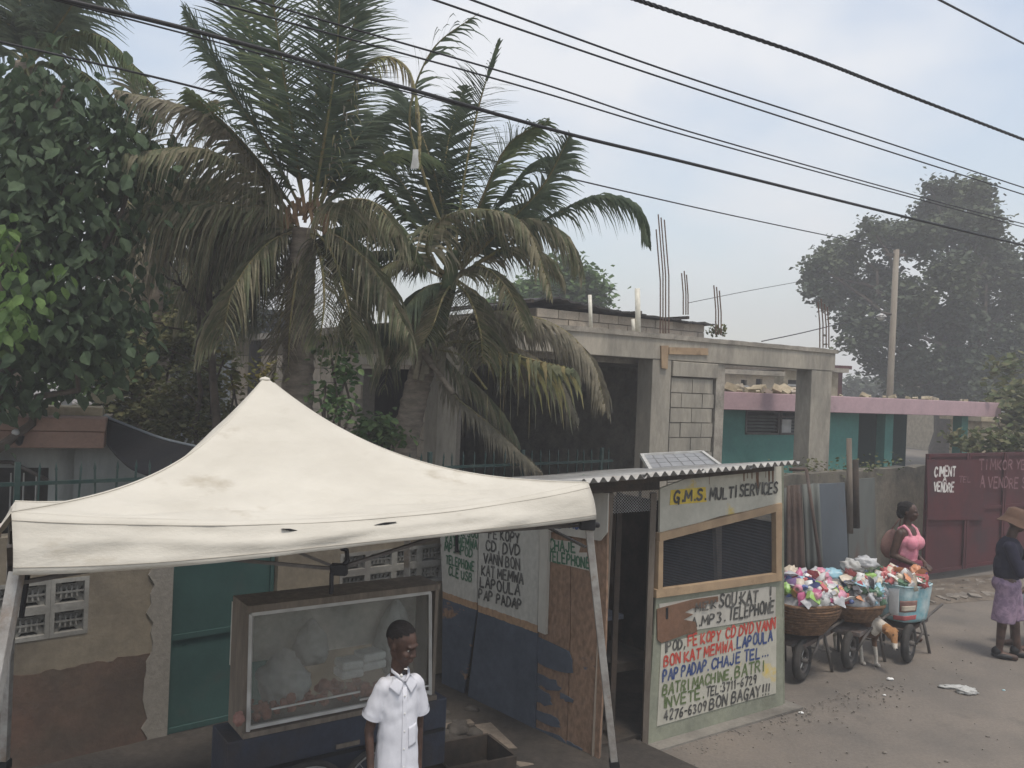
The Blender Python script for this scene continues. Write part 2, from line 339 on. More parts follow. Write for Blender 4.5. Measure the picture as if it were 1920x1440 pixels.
# ---------------------------------------------------------------- brush lettering
G = {
'A': [[(0,0),(.5,1),(1,0)],[(.2,.36),(.8,.36)]], 'B': [[(0,0),(0,1),(.6,.98),(.82,.78),(.6,.55),(0,.52)],[(.6,.55),(.95,.3),(.65,.02),(0,0)]],
'C': [[(.95,.82),(.65,1),(.3,.97),(.04,.65),(.04,.32),(.3,.02),(.68,0),(.95,.2)]], 'D': [[(0,0),(0,1),(.5,.96),(.93,.68),(.93,.3),(.5,.03),(0,0)]],
'E': [[(.85,1),(0,1),(0,0),(.88,0)],[(0,.52),(.7,.52)]], 'F': [[(.88,1),(0,1),(0,0)],[(0,.52),(.7,.52)]],
'G': [[(.92,.82),(.6,1),(.25,.95),(.03,.6),(.05,.28),(.35,0),(.75,.06),(.9,.42),(.5,.42)],[(.82,.4),(.85,-.15)]],
'H': [[(0,0),(0,1)],[(.9,0),(.9,1)],[(0,.5),(.9,.5)]], 'I': [[(.5,0),(.5,1)]], 'J': [[(.75,1),(.75,.2),(.5,0),(.2,.05),(.05,.25)]],
'K': [[(0,0),(0,1)],[(.85,1),(.05,.45),(.92,0)]], 'L': [[(0,1),(0,0),(.85,0)]], 'M': [[(0,0),(.08,1),(.5,.3),(.92,1),(1,0)]],
'N': [[(0,0),(0,1),(.9,0),(.9,1)]], 'O': [[(.5,1),(.15,.88),(.02,.5),(.15,.12),(.5,0),(.85,.12),(.98,.5),(.85,.88),(.5,1)]],
'P': [[(0,0),(0,1),(.65,.97),(.88,.75),(.65,.5),(0,.46)]], 'R': [[(0,0),(0,1),(.65,.97),(.85,.75),(.65,.52),(0,.48)],[(.4,.48),(.92,0)]],
'S': [[(.88,.85),(.6,1),(.25,.95),(.1,.72),(.35,.54),(.75,.44),(.92,.22),(.65,.01),(.25,.02),(.03,.18)]], 'T': [[(0,1),(1,1)],[(.5,1),(.5,0)]],
'U': [[(0,1),(.03,.25),(.3,0),(.65,0),(.9,.25),(.92,1)]], 'V': [[(0,1),(.5,0),(1,1)]], 'W': [[(0,1),(.2,0),(.5,.7),(.78,0),(1,1)]],
'Y': [[(0,1),(.48,.5),(.95,1)],[(.48,.5),(.45,0)]], 'Z': [[(.05,1),(.92,1),(.03,0),(.95,0)]], 'X': [[(0,0),(.9,1)],[(0,1),(.9,0)]],
'0': [[(.5,1),(.15,.85),(.05,.5),(.15,.12),(.5,0),(.85,.12),(.95,.5),(.85,.88),(.5,1)]], '1': [[(.2,.8),(.55,1),(.55,0)]],
'2': [[(.08,.8),(.35,1),(.75,.95),(.85,.7),(.05,0),(.95,0)]], '3': [[(.1,.92),(.5,1),(.85,.8),(.4,.54),(.9,.3),(.6,0),(.08,.08)]],
'4': [[(.7,0),(.7,1),(.03,.32),(.95,.32)]], '6': [[(.8,.95),(.35,.8),(.08,.35),(.3,.02),(.75,.06),(.88,.35),(.5,.52),(.12,.35)]],
'7': [[(.05,1),(.92,1),(.35,0)]], '9': [[(.85,.65),(.5,.45),(.1,.65),(.3,.97),(.75,.95),(.87,.65),(.6,0)]],
'.': [[(.35,.02),(.55,.02)]], ',': [[(.5,.08),(.35,-.15)]], ':': [[(.4,.2),(.6,.2)],[(.4,.7),(.6,.7)]], '-': [[(.1,.45),(.85,.45)]], '!': [[(.5,1),(.48,.32)],[(.45,.02),(.55,.02)]],
'%': [[(.85,1),(0,1),(0,0),(.88,0)],[(0,.52),(.7,.52)],[(.25,1.28),(.6,1.16)]], ' ': []}
NARROW = {'I': .45, '.': .45, ',': .45, ':': .45, '!': .5, ' ': .45, '1': .7, '-': .8, 'M': 1.15, 'W': 1.15}
rt = random.Random(3)
def smooth2(pl):
    if len(pl) < 4: return pl
    out = [pl[0]]
    for a, b in zip(pl, pl[1:]): out += [(a[0]*.75+b[0]*.25, a[1]*.75+b[1]*.25), (a[0]*.25+b[0]*.75, a[1]*.25+b[1]*.75)]
    return out+[pl[-1]]
ROUND = set('BCDGJOPRSU023690')
def lettering(P, a, b, hpx, txt, m, parent, n=.004, wt=.17, name='lettering'):
    """text painted on plane P: baseline from pixel a to pixel b, cap height hpx"""
    s0, z0 = P.hit(a[0], a[1], n); s1, z1 = P.hit(b[0], b[1], n); _, zt = P.hit(a[0], a[1]-hpx*1.1, n); h = zt-z0
    tot = sum(NARROW.get(c, 1)*1.28 for c in txt); w = (s1-s0)/tot; x = s0; mb = MB(); th = h*wt/2; lay = 0
    for c in txt:
        adv = NARROW.get(c, 1)*1.28*w; gw = NARROW.get(c, 1)*w
        if c in ('I', '.', ',', ':', '!', '1'): gw = w*.6
        jz = rt.uniform(-.05, .05)*h; sk = rt.uniform(-.05, .1); hs = rt.uniform(.92, 1.08)
        for pl in G.get(c, []):
            pl = smooth2(pl) if c in ROUND else pl
            pts = []
            for q in pl:
                ss = x+q[0]*gw+q[1]*h*sk; zz = z0+(z1-z0)*(ss-s0)/(s1-s0)+q[1]*h*hs+jz
                pts.append(Vector((ss, zz)))
            lay = (lay+1) % 7
            for p, q in zip(pts, pts[1:]):
                d = q-p
                if d.length < 1e-6: continue
                d.normalize(); e = d*th*.55; o = Vector((-d.y, d.x))*th*rt.uniform(.85, 1.15)
                lay = (lay+1) % 7; k = n+lay*.0002
                cs = [p-e+o*.7, p-e-o*.7, p-o, q-o, q+e-o*.7, q+e+o*.7, q+o, p+o]
                mb.add([P.pt(v.x, v.y, k) for v in cs], [(0, 1, 2, 7), (7, 2, 3, 6), (6, 3, 4, 5)])
        x += adv
    return mb.build(name, m, parent)

# ---------------------------------------------------------------- leaves and trees
LEAF = [(0,0,0),(-.28,.28,.05),(.28,.28,.05),(0,.35,-.02),(-.3,.6,.02),(.3,.6,.02),(0,.68,-.06),(0,1,-.12)]
LEAFF = [(0,3,1),(0,2,3),(1,3,6,4),(3,2,5,6),(4,6,7),(6,5,7)]
def leaf_mesh(name, m, size, wid=1):
    mb = MB(); mb.smooth = True; mb.add([(x*size*wid, y*size, z*size) for x, y, z in LEAF], LEAFF); return mb.mesh(name, m)
def rot_leaf(rng, hang=.5, yaw=None):
    # leaf axis: mixture of random and down; random spin about axis
    th = rng.uniform(0, 2*math.pi) if yaw is None else yaw
    d = Vector((math.cos(th), math.sin(th), rng.uniform(-.6, .5)-hang*1.3)).normalized()
    q = d.to_track_quat('Y', 'Z'); return (q.to_matrix() @ Matrix.Rotation(rng.uniform(-1, 1), 3, 'Y'))
def scatter(mb, clumps, n, size, rng, hang=.3, shell=.55, simple=False, wid=1, flat=1, szv=.35, spread=1.5):
    """clumps: (centre, radius) ellipsoids; leaves spread through them"""
    tot = sum(c[1]**2 for c in clumps)
    for c, r_ in clumps:
        k = int(n*r_**2/tot)
        # each clump is made of little sprays, so light and gaps form
        sub = max(1, k//18)
        for _ in range(sub):
            d = Vector((rng.gauss(0, 1), rng.gauss(0, 1), rng.gauss(0, 1))).normalized(); cc = c+Vector((d.x, d.y, d.z*flat))*r_*(shell+(1-shell)*rng.random())*(.7+.45*rng.random())
            for _ in range(18):
                p = cc+Vector((rng.gauss(0, 1), rng.gauss(0, 1), rng.gauss(0, .8)))*size*spread
                s = size*rng.uniform(1-szv, 1+szv); m3 = rot_leaf(rng, hang)
                if simple:
                    mb.add([p+m3 @ Vector(q)*s for q in ((0,0,0),(.36*wid,.5,.06),(0,1,0),(-.36*wid,.5,.06))], [(0,1,2,3)])
                else:
                    mb.add([p+m3 @ Vector((q[0]*wid, q[1], q[2]))*s for q in LEAF], LEAFF)
def limb(mb, a, b, r0, r1, rng, wob=.08, n=6, sides=7):
    a, b = Vector(a), Vector(b); l = (b-a).length
    pts = [a+(b-a)*i/n+Vector((rng.uniform(-1, 1), rng.uniform(-1, 1), rng.uniform(-.5, .5)))*l*wob*(0 if i in (0, n) else 1) for i in range(n+1)]
    mb.tube(pts, [r0+(r1-r0)*i/n for i in range(n+1)], sides); return pts
def branch_tree(mb, base, dirv, length, r0, depth, rng, spread=.6):
    d = Vector(dirv).normalized(); end = base+d*length
    pts = limb(mb, base, end, r0, r0*.6, rng, .05, 4, 6 if depth > 1 else 4)
    if depth <= 0: return
    for _ in range(rng.choice((2, 3))):
        nd = (d+Vector((rng.uniform(-1, 1), rng.uniform(-1, 1), rng.uniform(-.4, .8)))*spread).normalized()
        branch_tree(mb, pts[rng.choice((3, 4))], nd, length*rng.uniform(.55, .8), r0*.58, depth-1, rng, spread)

def frond(parent, px, depths, m, leaf=110, hang=.5, n=58, w=5.5, fold=0, start=.12, D0=8.5, rag=.15, seed=0, tipm=None):
    """px: pixel path of the rachis in the photograph; built at its own distance with real leaflets"""
    rng = random.Random(seed+int(px[0][0]*7+px[-1][0]*13+px[-1][1]))
    if not hasattr(depths, '__len__'): depths = [D0+depths*i/(len(px)-1) for i in range(len(px))]
    pts = [at(x, y, d) for (x, y), d in zip(px, depths)]
    N_ = 40; path = bez(pts, N_); unit = depths[0]/FPX; Lf = leaf*unit
    mb = MB(); mb.cur = 0
    mb.tube(path, [.016*(1-i/N_)**.7+.0025 for i in range(N_+1)], 5)
    mb.cur = 1
    for side in (-1, 1):
        for i in range(n):
            t = start+(1-start)*(i+rng.uniform(-.3, .3))/n; t = min(max(t, 0), .999)
            if rng.random() < rag*.5: continue
            f = t*N_; j = int(f); p = path[j].lerp(path[j+1], f-j); d = (path[min(j+2, N_)]-path[max(j-1, 0)]).normalized()
            sd = d.cross(Vector((0, 0, 1)))
            if sd.length < .25: sd = sd+d.cross(Vector((0, 1, 0)))*.6
            sd.normalize(); up = sd.cross(d)
            prof = math.sin(math.pi*min(1, (t-start)/(1-start)*.86+.14))**.6
            l = Lf*1.18*prof*rng.uniform(.72, 1.2)*(1 if rng.random() > rag else rng.uniform(.4, .8))
            out = (sd*side*(1-fold)+d*(.55+.35*t+fold)+up*.12+Vector((rng.uniform(-1, 1), rng.uniform(-1, 1), rng.uniform(-1, 1)))*.17).normalized()
            g = Vector((0, 0, -1)); wd = w*unit*.5*rng.uniform(.75, 1.2)
            q = p; dirn = out; prev = None; K = 4; vs = []
            for k in range(K+1):
                tt = k/K; ww = wd*(1-tt**2*.92)
                wdir = dirn.cross(g.lerp(d, .6)); wdir = wdir.normalized() if wdir.length > 1e-4 else sd
                vs += [q-wdir*ww, q+wdir*ww]
                dirn = (dirn+g*hang*(.5+tt)*.7*rng.uniform(.8, 1.2)).normalized(); q = q+dirn*l/K
            b = [(2*k, 2*k+1, 2*k+3, 2*k+2) for k in range(K)]
            mb.cur = 2 if (tipm is not None and rng.random() < .45) else 1
            mb.add(vs, b)
    return mb.build('frond', [M['fstem'], M[m], M[tipm or m]], parent)

def trunk(parent, px, ds, r, m='palmbark', rings=True):
    pts = [at(x, y, d) for (x, y), d in zip(px, ds)]; path = bez(pts, 46); mb = MB()
    rr = [(r[0]+(r[1]-r[0])*i/46)*(1+(.07 if i % 2 and rings else 0)+.05*math.sin(i*1.7)) for i in range(47)]
    mb.tube(path, rr, 14); return mb.build('trunk', M[m], parent)

# ---------------------------------------------------------------- masonry
def wall_cells(mb, P, s0, s1, z0, z1, holes, n0, n1):
    ss = sorted({s0, s1, *[h[0] for h in holes], *[h[1] for h in holes]}); zz = sorted({z0, z1, *[h[2] for h in holes], *[h[3] for h in holes]})
    ss = [x for x in ss if s0 <= x <= s1]; zz = [x for x in zz if z0 <= x <= z1]
    for a, b in zip(ss, ss[1:]):
        run = None
        for c, d in zip(zz, zz[1:]):
            mid = ((a+b)/2, (c+d)/2); hole = any(h[0] < mid[0] < h[1] and h[2] < mid[1] < h[3] for h in holes)
            if hole:
                if run: mb.pbox(P, a, b, run[0], run[1], n0, n1); run = None
            else: run = (run[0], d) if run else (c, d)
        if run: mb.pbox(P, a, b, run[0], run[1], n0, n1)
_bm = {}
def blocks(parent, P, s0, s1, z0, z1, n, m='block', bw=.4, bh=.2, holes=(), name='block', depth=.05, seed=1, skip=0):
    rng = random.Random(seed); rows = int(round((z1-z0)/bh)); zr = Matrix.Rotation(P.a, 3, 'Z')
    for r_ in range(rows):
        z = z0+r_*bh; x = s0-(bw/2 if r_ % 2 else 0)
        while x < s1-.02:
            a, b = max(x, s0), min(x+bw, s1); x += bw
            if b-a < .06: continue
            if any(h[0]-.01 < (a+b)/2 < h[1]+.01 and h[2]-.01 < z+bh/2 < h[3]+.01 for h in holes): continue
            if rng.random() < skip: continue
            w = round(b-a, 2); key = (w, bh, m, depth)
            if key not in _bm:
                mb = MB(); mb.box((0, 0, 0), (w-.014, depth, bh-.014)); _bm[key] = mb.mesh(name, M[m])
            piece(name, _bm[key], parent, P.pt((a+b)/2, z+bh/2, n+rng.uniform(-.004, .006)), zr)
def corrug(P, poly4, amp=.018, pitch=.076, n=.0, vertical=True, rngs=0):
    """corrugated sheet spanning four 3D corners a(bottom-left) b(bottom-right) c(top-right) d(top-left)"""
    a, b, c, d = [Vector(p) for p in poly4]; wid = (b-a).length; k = max(6, int(wid/pitch*6)); nn = (b-a).cross(d-a).normalized()
    g = []
    for j in range(5):
        row = []
        for i in range(k+1):
            u = i/k; v = j/4; p = (a*(1-u)+b*u)*(1-v)+(d*(1-u)+c*u)*v
            row.append(p+nn*(amp*math.sin(u*wid/pitch*2*math.pi)+rngs*math.sin(v*3+u*5)))
        g.append(row)
    mb = MB(); mb.smooth = True; mb.sheet(g); return mb

# ---------------------------------------------------------------- figures: one continuous remeshed surface
def cap_(mb, a, b, ra, rb, n=12):
    a, b = Vector(a), Vector(b); d = b-a; l = d.length; d = d.normalized() if l > 1e-6 else Vector((0, 0, 1))
    pts = []; rr = []
    for k in range(4): t = k/4*math.pi/2; pts.append(a-d*ra*math.cos(t)); rr.append(max(ra*math.sin(t), ra*.08))
    for k in range(5): t = k/4; pts.append(a+(b-a)*t); rr.append(ra+(rb-ra)*t)
    for k in range(3, -1, -1): t = k/4*math.pi/2; pts.append(b+d*rb*math.cos(t)); rr.append(max(rb*math.sin(t), rb*.08))
    mb.tube(pts, rr, n)
def remeshed(mb, voxel, smooth=3, wr=None):
    me = mb.mesh('tmp', M['skin']); o = bpy.data.objects.new('tmp', me); COL.objects.link(o)
    m = o.modifiers.new('r', 'REMESH'); m.mode = 'VOXEL'; m.voxel_size = voxel; m.use_smooth_shade = True
    if smooth: k = o.modifiers.new('s', 'SMOOTH'); k.factor = .5; k.iterations = smooth
    dg = bpy.context.evaluated_depsgraph_get(); e = o.evaluated_get(dg); r_ = bpy.data.meshes.new_from_object(e, depsgraph=dg)
    bpy.data.objects.remove(o)
    if wr:
        for v in r_.vertices: v.co += v.normal*wr(v.co)
    r_.materials.clear(); return r_
def figure(name, me, mats, parent, X, fn=None):
    """X: matrix placing the local figure in the world; parent holds world offset"""
    me.transform(Matrix.Translation(-wloc(parent)) @ X if parent is not None else X)
    for m in mats: me.materials.append(m)
    o = bpy.data.objects.new(name, me); COL.objects.link(o); o.parent = parent
    for p in me.polygons: p.use_smooth = True
    if fn:
        Xi = X.inverted(); off = wloc(parent)
        for p in me.polygons: p.material_index = fn(Xi @ (p.center+off))
    return o
def V(*a): return Vector(a)
def hand(mb, w, d, side, palm, s=1, curl=.5):
    """hand at wrist w pointing along d; palm = palm normal"""
    d = d.normalized(); n = (palm-d*palm.dot(d)).normalized(); x = d.cross(n)*side
    c = w+d*.045*s; cap_(mb, w, w+d*.02*s, .022*s, .024*s, 8)
    for k in range(4): cap_(mb, w+d*.02*s+x*(k-1.5)*.012*s, w+d*.085*s+x*(k-1.5)*.018*s, .013*s, .011*s, 8)
    for k, l in enumerate((.065, .078, .072, .055)):
        a = w+d*.085*s+x*(1.5-k)*.019*s; b = a+(d*(1-curl*.3)+n*curl*.5+x*(1.5-k)*.06).normalized()*l*.5*s; e = b+(d*(1-curl)+n*curl*1.1).normalized()*l*.5*s
        cap_(mb, a, b, .0095*s, .0085*s, 7); cap_(mb, b, e, .0085*s, .007*s, 7)
    a = w+d*.03*s+x*.024*s; b = a+(d*.7+x*.7+n*.25).normalized()*.035*s; e = b+(d*.9+x*.15+n*.4).normalized()*.03*s
    cap_(mb, a, b, .012*s, .0105*s, 7); cap_(mb, b, e, .0105*s, .008*s, 7)
def head(mb, c, s, RM, nosef=1):
    """head centre c, unit s (= head height), RM rotation; faces -Y locally"""
    T = lambda x, y, z: c+RM @ (V(x, y, z)*s)
    E = lambda p, r_: mb.ell(T(*p), tuple(k*s for k in r_), 16, 12, RM)
    E((0, .03, .12), (.335, .42, .38)); E((0, -.09, -.08), (.265, .30, .32)); E((0, -.20, -.32), (.15, .15, .13)); E((0, .02, -.2), (.23, .25, .2))
    E((0, -.36, .10), (.22, .07, .045)); E((.15, -.29, -.10), (.10, .10, .09)); E((-.15, -.29, -.10), (.10, .10, .09))
    cap_(mb, T(0, -.39, .04), T(0, -.455, -.09), .032*s, .055*s*nosef, 8); E((.05, -.41, -.115), (.045, .045, .035)); E((-.05, -.41, -.115), (.045, .045, .035))
    E((0, -.375, -.215), (.105, .06, .030)); E((0, -.365, -.262), (.09, .06, .034))
    for q in (-1, 1): E((q*.335, .04, -.03), (.035, .07, .11))
# ================================================================ SETTING
rng = random.Random(5)
mb = MB(); g = []
for i in range(61):
    row = []
    for j in range(61):
        x = -300+600*j/60; y = -200+700*i/60
        x = math.copysign(abs((j-30)/30)**2.2*150, j-30); y = -20+((i/60)**1.8)*200
        z = .02*noise.noise(Vector((x*.5, y*.5, 0))) if abs(x) < 30 and y < 40 else 0
        row.append(Vector((x, y, z)))
    g.append(row)
mb.smooth = True; mb.sheet(g); mb.build('ground', M['ground'], kind='structure')
# ---- the yard wall line (runs obliquely to the right, away from the camera)
WP = Plane(-2.55, 6.27, 40)
BF = Plane(1.15, 6.57, 35.1)                 # booth front
BS = Plane(.73, 6.25, 131)               # booth side: recedes back-left
BS.n = Vector((-math.sin(R(131)), math.cos(R(131)), 0))
BL = Plane(-.64, 10.0, 34)                   # unfinished building, street front
BLs = Plane(-.64, 10.0, 34+90); BLs.n = Vector((-math.cos(R(34)), -math.sin(R(34)), 0))   # its left side
TL = Plane(3.9, 15.0, 29)                    # turquoise house
def S_(P, px, py=800): return P.hit(px, py)[0]
def Z_(P, px, py): return P.hit(px, py)[1]

# ---- street wall
wall = thing('yard_wall', 'cream and brown plastered yard wall with pierced vent blocks behind the food cart', 'wall', tuple(WP.pt(1, 0)))
vb = []     # vent block cells (s0,s1,z0,z1)
def ventcells(px0, px1, n, zt, zb):
    a, b = S_(WP, px0, 1100), S_(WP, px1, 1080); w = (b-a)/n
    for i in range(n):
        for k in range(2): vb.append((a+i*w, a+(i+1)*w, zb+(zt-zb)*k/2, zb+(zt-zb)*(k+1)/2))
ventcells(-60, 168, 3, 1.29, .89); ventcells(636, 830, 4, 1.25, .90)
sa, sb = S_(WP, -140, 1100), S_(WP, 300, 1200); sc, sd_ = S_(WP, 520, 1100), 6.4
Lh = (vb[0][0], vb[5][1], .89, 1.29); Rh = (vb[6][0], vb[-1][1], .90, 1.25)
TOPW = 1.60
mb = MB(); wall_cells(mb, WP, sa, sb, .66, TOPW, [Lh], -.16, 0); wall_cells(mb, WP, sc, sd_, 0, TOPW, [Rh], -.16, 0)
mb.build('cream_plaster', M['cream'], wall)
mb = MB(); mb.pquad(WP, [(sa, 0), (sb-.06, 0)]+[(sa+(sb-.06-sa)*(1-i/30), .66+.02*noise.noise(V(i*.9, 3, 0))+.02*rng.random()) for i in range(31)], -.16, .006); mb.build('brown_plaster', M['brownwall'], wall)
# broken grey edge beside the doorway
mb = MB(); e = [(x+rng.uniform(-10, 8), y) for y in range(1060, 1420, 18) for x in (284-(y-1060)*.03,)]
pts = [WP.hit(x, y, .012) for x, y in e]; mb.pquad(WP, [(sb+.075, 1.58)]+[(sb-.04, 1.58)]+[(p[0], p[1]) for p in pts]+[(pts[-1][0], 0), (sb+.075, 0)], -.16, .014)
mb.build('broken_render_edge', M['mortar'], wall)
mb = MB(); mb.pbox(WP, sb+.05, sc, 1.46, TOPW, -.16, -.01); mb.build('lintel', M['cream'], wall)
mb = MB(); mb.pbox(WP, Lh[0]-.05, Lh[1]+.05, Lh[2]-.05, Lh[3]+.05, -.32, -.17); mb.pbox(WP, Rh[0]-.05, Rh[1]+.05, Rh[2]-.05, Rh[3]+.05, -.32, -.17); mb.build('vent_light_blocker', M['dark'], wall)  # unseen dark boxes added behind the vents to stop light coming through
vm = {}
for (a, b, c, d) in vb:
    key = round(b-a, 2)
    if key not in vm:
        q = MB(); w = key; h = (d-c); fr = .028
        for cx, cz, sx, sz in ((0, h/2-fr/2, w, fr), (0, -h/2+fr/2, w, fr), (-w/2+fr/2, 0, fr, h-2*fr), (w/2-fr/2, 0, fr, h-2*fr)): q.box((cx, 0, cz), (sx, .1, sz))
        q.box((0, 0, 0), (w-2*fr, .05, .014))
        for sx in (-1, 1):
            for sz in (-1, 1):
                q.bar((sx*(w/2-fr), 0, sz*(h/2-fr)), (sx*w*.16, 0, sz*.012), .012, .05)
            for k in range(4):
                zz = sx*(h*.20); q.bar(((k-1.5)*w*.13, 0, 0), ((k-1.5)*w*.15, 0, zz), .012, .045)
            for k in range(-2, 2): q.bar(((k)*w*.13+.0, .002, sx*h*.16), ((k+1)*w*.13, .002, sx*h*.16), .010, .04)
        vm[key] = q.mesh('vent_block', M['vent'])
    piece('vent_block', vm[key], wall, WP.pt((a+b)/2, (c+d)/2, -.045), Matrix.Rotation(WP.a, 3, 'Z'))
mb = MB(); pass
mb = MB(); mb.pquad
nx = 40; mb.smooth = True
mb.sheet([[WP.pt(-4+7.0*i/nx, .035+.012*noise.noise(V(i*.5, j, 2)), -.0+(3.1+.25*noise.noise(V(i*.35, 0, 9)))*j/14) for i in range(nx+1)] for j in range(15)]); mb.build('tent_shade_verge', M['verge'], kind='structure')  # dark ground sheet added for the shade under the tent
# ---- teal sheet door in the wall
dd = thing('sheet_metal_door', 'teal painted sheet metal door in the yard wall, left of the glass food case', 'door', tuple(WP.pt((sb+sc)/2, 0)))
a, b = sb+.08, sc-.01
mb = MB(); mb.pbox(WP, a, b, .02, 1.455, -.09, -.07); mb.build('door_leaf', M['tealdoor'], dd)
mb = MB()
for z0, z1 in ((.02, .06), (.72, .76), (1.41, 1.453)): mb.pbox(WP, a+.03, b-.03, z0, z1, -.069, -.05)
mb.pbox(WP, a, a+.03, .02, 1.455, -.069, -.045); mb.pbox(WP, b-.03, b, .02, 1.455, -.069, -.045); mb.build('door_frame', M['tealdoor'], dd)
mb = MB(); mb.tube([WP.pt(b-.12, .72, -.045), WP.pt(b-.12, .72, -.02), WP.pt(b-.12, .86, -.02), WP.pt(b-.12, .86, -.045)], .009, 6); mb.build('handle', M['barsteel'], dd)
# ---- railing on the wall: every bar its own piece
fl = thing('iron_fence', 'dark green iron railing with spiked bars on top of the yard wall', 'fence', tuple(WP.pt(1, TOPW)))
mb = MB(); mb.pbox(WP, sa, 4.9, 1.93, 1.955, -.10, -.075); mb.build('top_rail', M['fencegreen'], fl)
mb = MB(); mb.pbox(WP, sa, 4.9, 1.66, 1.68, -.10, -.075); mb.build('bottom_rail', M['fencegreen'], fl)
q = MB(); q.box((0, 0, .22), (.012, .012, .44)); q.add([(-.009, -.006, .44), (.009, -.006, .44), (.009, .006, .44), (-.009, .006, .44), (0, 0, .5)], [(0, 1, 4), (1, 2, 4), (2, 3, 4), (3, 0, 4), (0, 3, 2, 1)]); bme = q.mesh('bar', M['fencegreen'])
q = MB(); q.box((0, 0, .25), (.035, .035, .5)); pme = q.mesh('fence_post', M['fencegreen'])
x = sa; k = 0
while x < 4.9:
    piece('fence_post' if k % 9 == 4 else 'bar', pme if k % 9 == 4 else bme, fl, WP.pt(x, TOPW-.01, -.088), Matrix.Rotation(WP.a, 3, 'Z') @ Matrix.Rotation(rng.uniform(-.04, .04), 3, 'Y')); x += .125; k += 1
# ---- old mossy wall behind the baskets, up to the gate
mw = thing('old_block_wall', 'old mossy grey block wall with weeds on top behind the seated vendor', 'wall', tuple(WP.pt(8.5, 0)))
a, b = 6.4, S_(WP, 1738, 950)
mb = MB(); n_ = 24; top = [(a+(b-a)*i/n_, 1.66+.05*noise.noise(Vector((i*.7, 0, 0)))+(.0 if i > 3 else -.12)) for i in range(n_+1)]
mb.pquad(WP, [(a, 0), (b, 0)]+top[::-1], -.2, 0); mb.build('rendered_wall', M['moss'], mw)
blocks(mw, WP, 8.2, 10.4, .5, 1.3, -.018, 'moss', seed=4, skip=.25)
mb = MB(); scatter(mb, [(WP.pt(a+.3+i*.42, 1.70, -.1), .13) for i in range(12)], 500, .06, rng, .0); mb.build('weeds', M['grass'], mw, kind='stuff')
# ---- red gate
GP = Plane(*at(1732, 1000, 12.9).xy, 33)
gt = thing('red_gate', 'dark red sheet metal gate with white hand lettering at the end of the wall', 'gate', tuple(GP.pt(1.5, 0)))
zt = Z_(GP, 1740, 851)
for k in range(4):
    mb = MB(); mb.pbox(GP, k*1.12, k*1.12+1.10, .12, zt, -.02, 0); mb.build('gate_panel', M['redgate'], gt)
    mb = MB()
    for z in (.12, .12+(zt-.12)*.5, zt-.05): mb.pbox(GP, k*1.12, k*1.12+1.10, z, z+.05, .0005, .025)
    for s in (k*1.12, k*1.12+1.05): mb.pbox(GP, s, s+.05, .12, zt, .026, .04)
    mb.build('gate_frame', M['redgate'], gt)
mb = MB(); mb.pix(GP, [(1738, 862), (1842, 862), (1846, 975), (1740, 975)], .030, .046); mb.build('patch_plate', M['redgate'], gt)
lettering(GP, (1752, 893), (1793, 893), 16, 'CIMENT', M['inkwhite'], gt, n=.05, wt=.22); lettering(GP, (1768, 903), (1776, 903), 8, 'A', M['inkwhite'], gt, n=.05, wt=.25)
lettering(GP, (1751, 921), (1790, 922), 15, 'VENDRE', M['inkwhite'], gt, n=.05, wt=.22); lettering(GP, (1798, 904), (1822, 904), 10, 'TEL', M['inkfaint'], gt, n=.05, wt=.2)
lettering(GP, (1836, 880), (1925, 880), 17, 'TI MKOR YE', M['inkfaint'], gt, n=.047, wt=.16); lettering(GP, (1838, 914), (1925, 915), 18, 'A VENDRE S', M['inkfaint'], gt, n=.047, wt=.16)

# ================================================================ UNFINISHED CONCRETE BUILDING
bd = thing('unfinished_concrete_building', 'unfinished grey concrete house with open dark bays behind the palms and the tent', 'building', tuple(BL.pt(3, 0)))
zb, zt = 3.17, 3.52
sx = lambda px, py=760: S_(BL, px, py)
s_end = sx(1560, 800)
# pillars
for (p0, p1, nm) in ((820, 858, 0), (1221, 1256, 0), (1520, 1558, 0)):
    a, b = sx(p0), sx(p1); mb = MB(); mb.pbox(BL, a, b, 0, zb, -.3, .0); mb.build('pillar', M['concrete'], bd, bevel=.008)
# front beam in two pieces and slab
mb = MB(); mb.pbox(BL, sx(790), s_end+.01, zb, zt-.04, -.3, .008); mb.build('front_beam', M['concrete'], bd, bevel=.01)
mb = MB(); N_ = 60; aa, bb = sx(790)-.02, s_end+.05
prof = [(aa+(bb-aa)*i/N_, zt+.012*noise.noise(Vector((i*.4, 3, 0)))+.01*rng.random()) for i in range(N_+1)]
mb.pquad(BL, [(aa, zt-.06), (bb, zt-.06)]+prof[::-1], -.3, .03); mb.build('slab_edge', M['concrete_rough'], bd)
mb = MB(); mb.pbox(BL, aa+.3, sx(1345), zt-.14, zt-.03, -7.5, -.31); mb.build('roof_slab', M['concrete_rough'], bd)
# back side and inner walls (dark bays)
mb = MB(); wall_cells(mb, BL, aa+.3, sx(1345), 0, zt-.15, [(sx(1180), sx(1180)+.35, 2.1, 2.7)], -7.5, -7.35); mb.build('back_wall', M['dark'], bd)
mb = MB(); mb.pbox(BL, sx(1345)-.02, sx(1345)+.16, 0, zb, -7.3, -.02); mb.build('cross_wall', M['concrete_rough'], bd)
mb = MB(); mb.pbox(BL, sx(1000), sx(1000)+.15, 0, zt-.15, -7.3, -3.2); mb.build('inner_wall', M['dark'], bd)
# right bay: frame goes back
mb = MB(); mb.pbox(BL, s_end-.30, s_end, zb+.02, zt-.05, -3.5, -.31); mb.pbox(BL, s_end-.3, s_end, 0, zb, -3.5, -3.2); mb.pbox(BL, sx(1345)+.17, s_end-.31, zb+.02, zt-.05, -3.5, -3.2); mb.build('rear_frame', M['concrete'], bd)
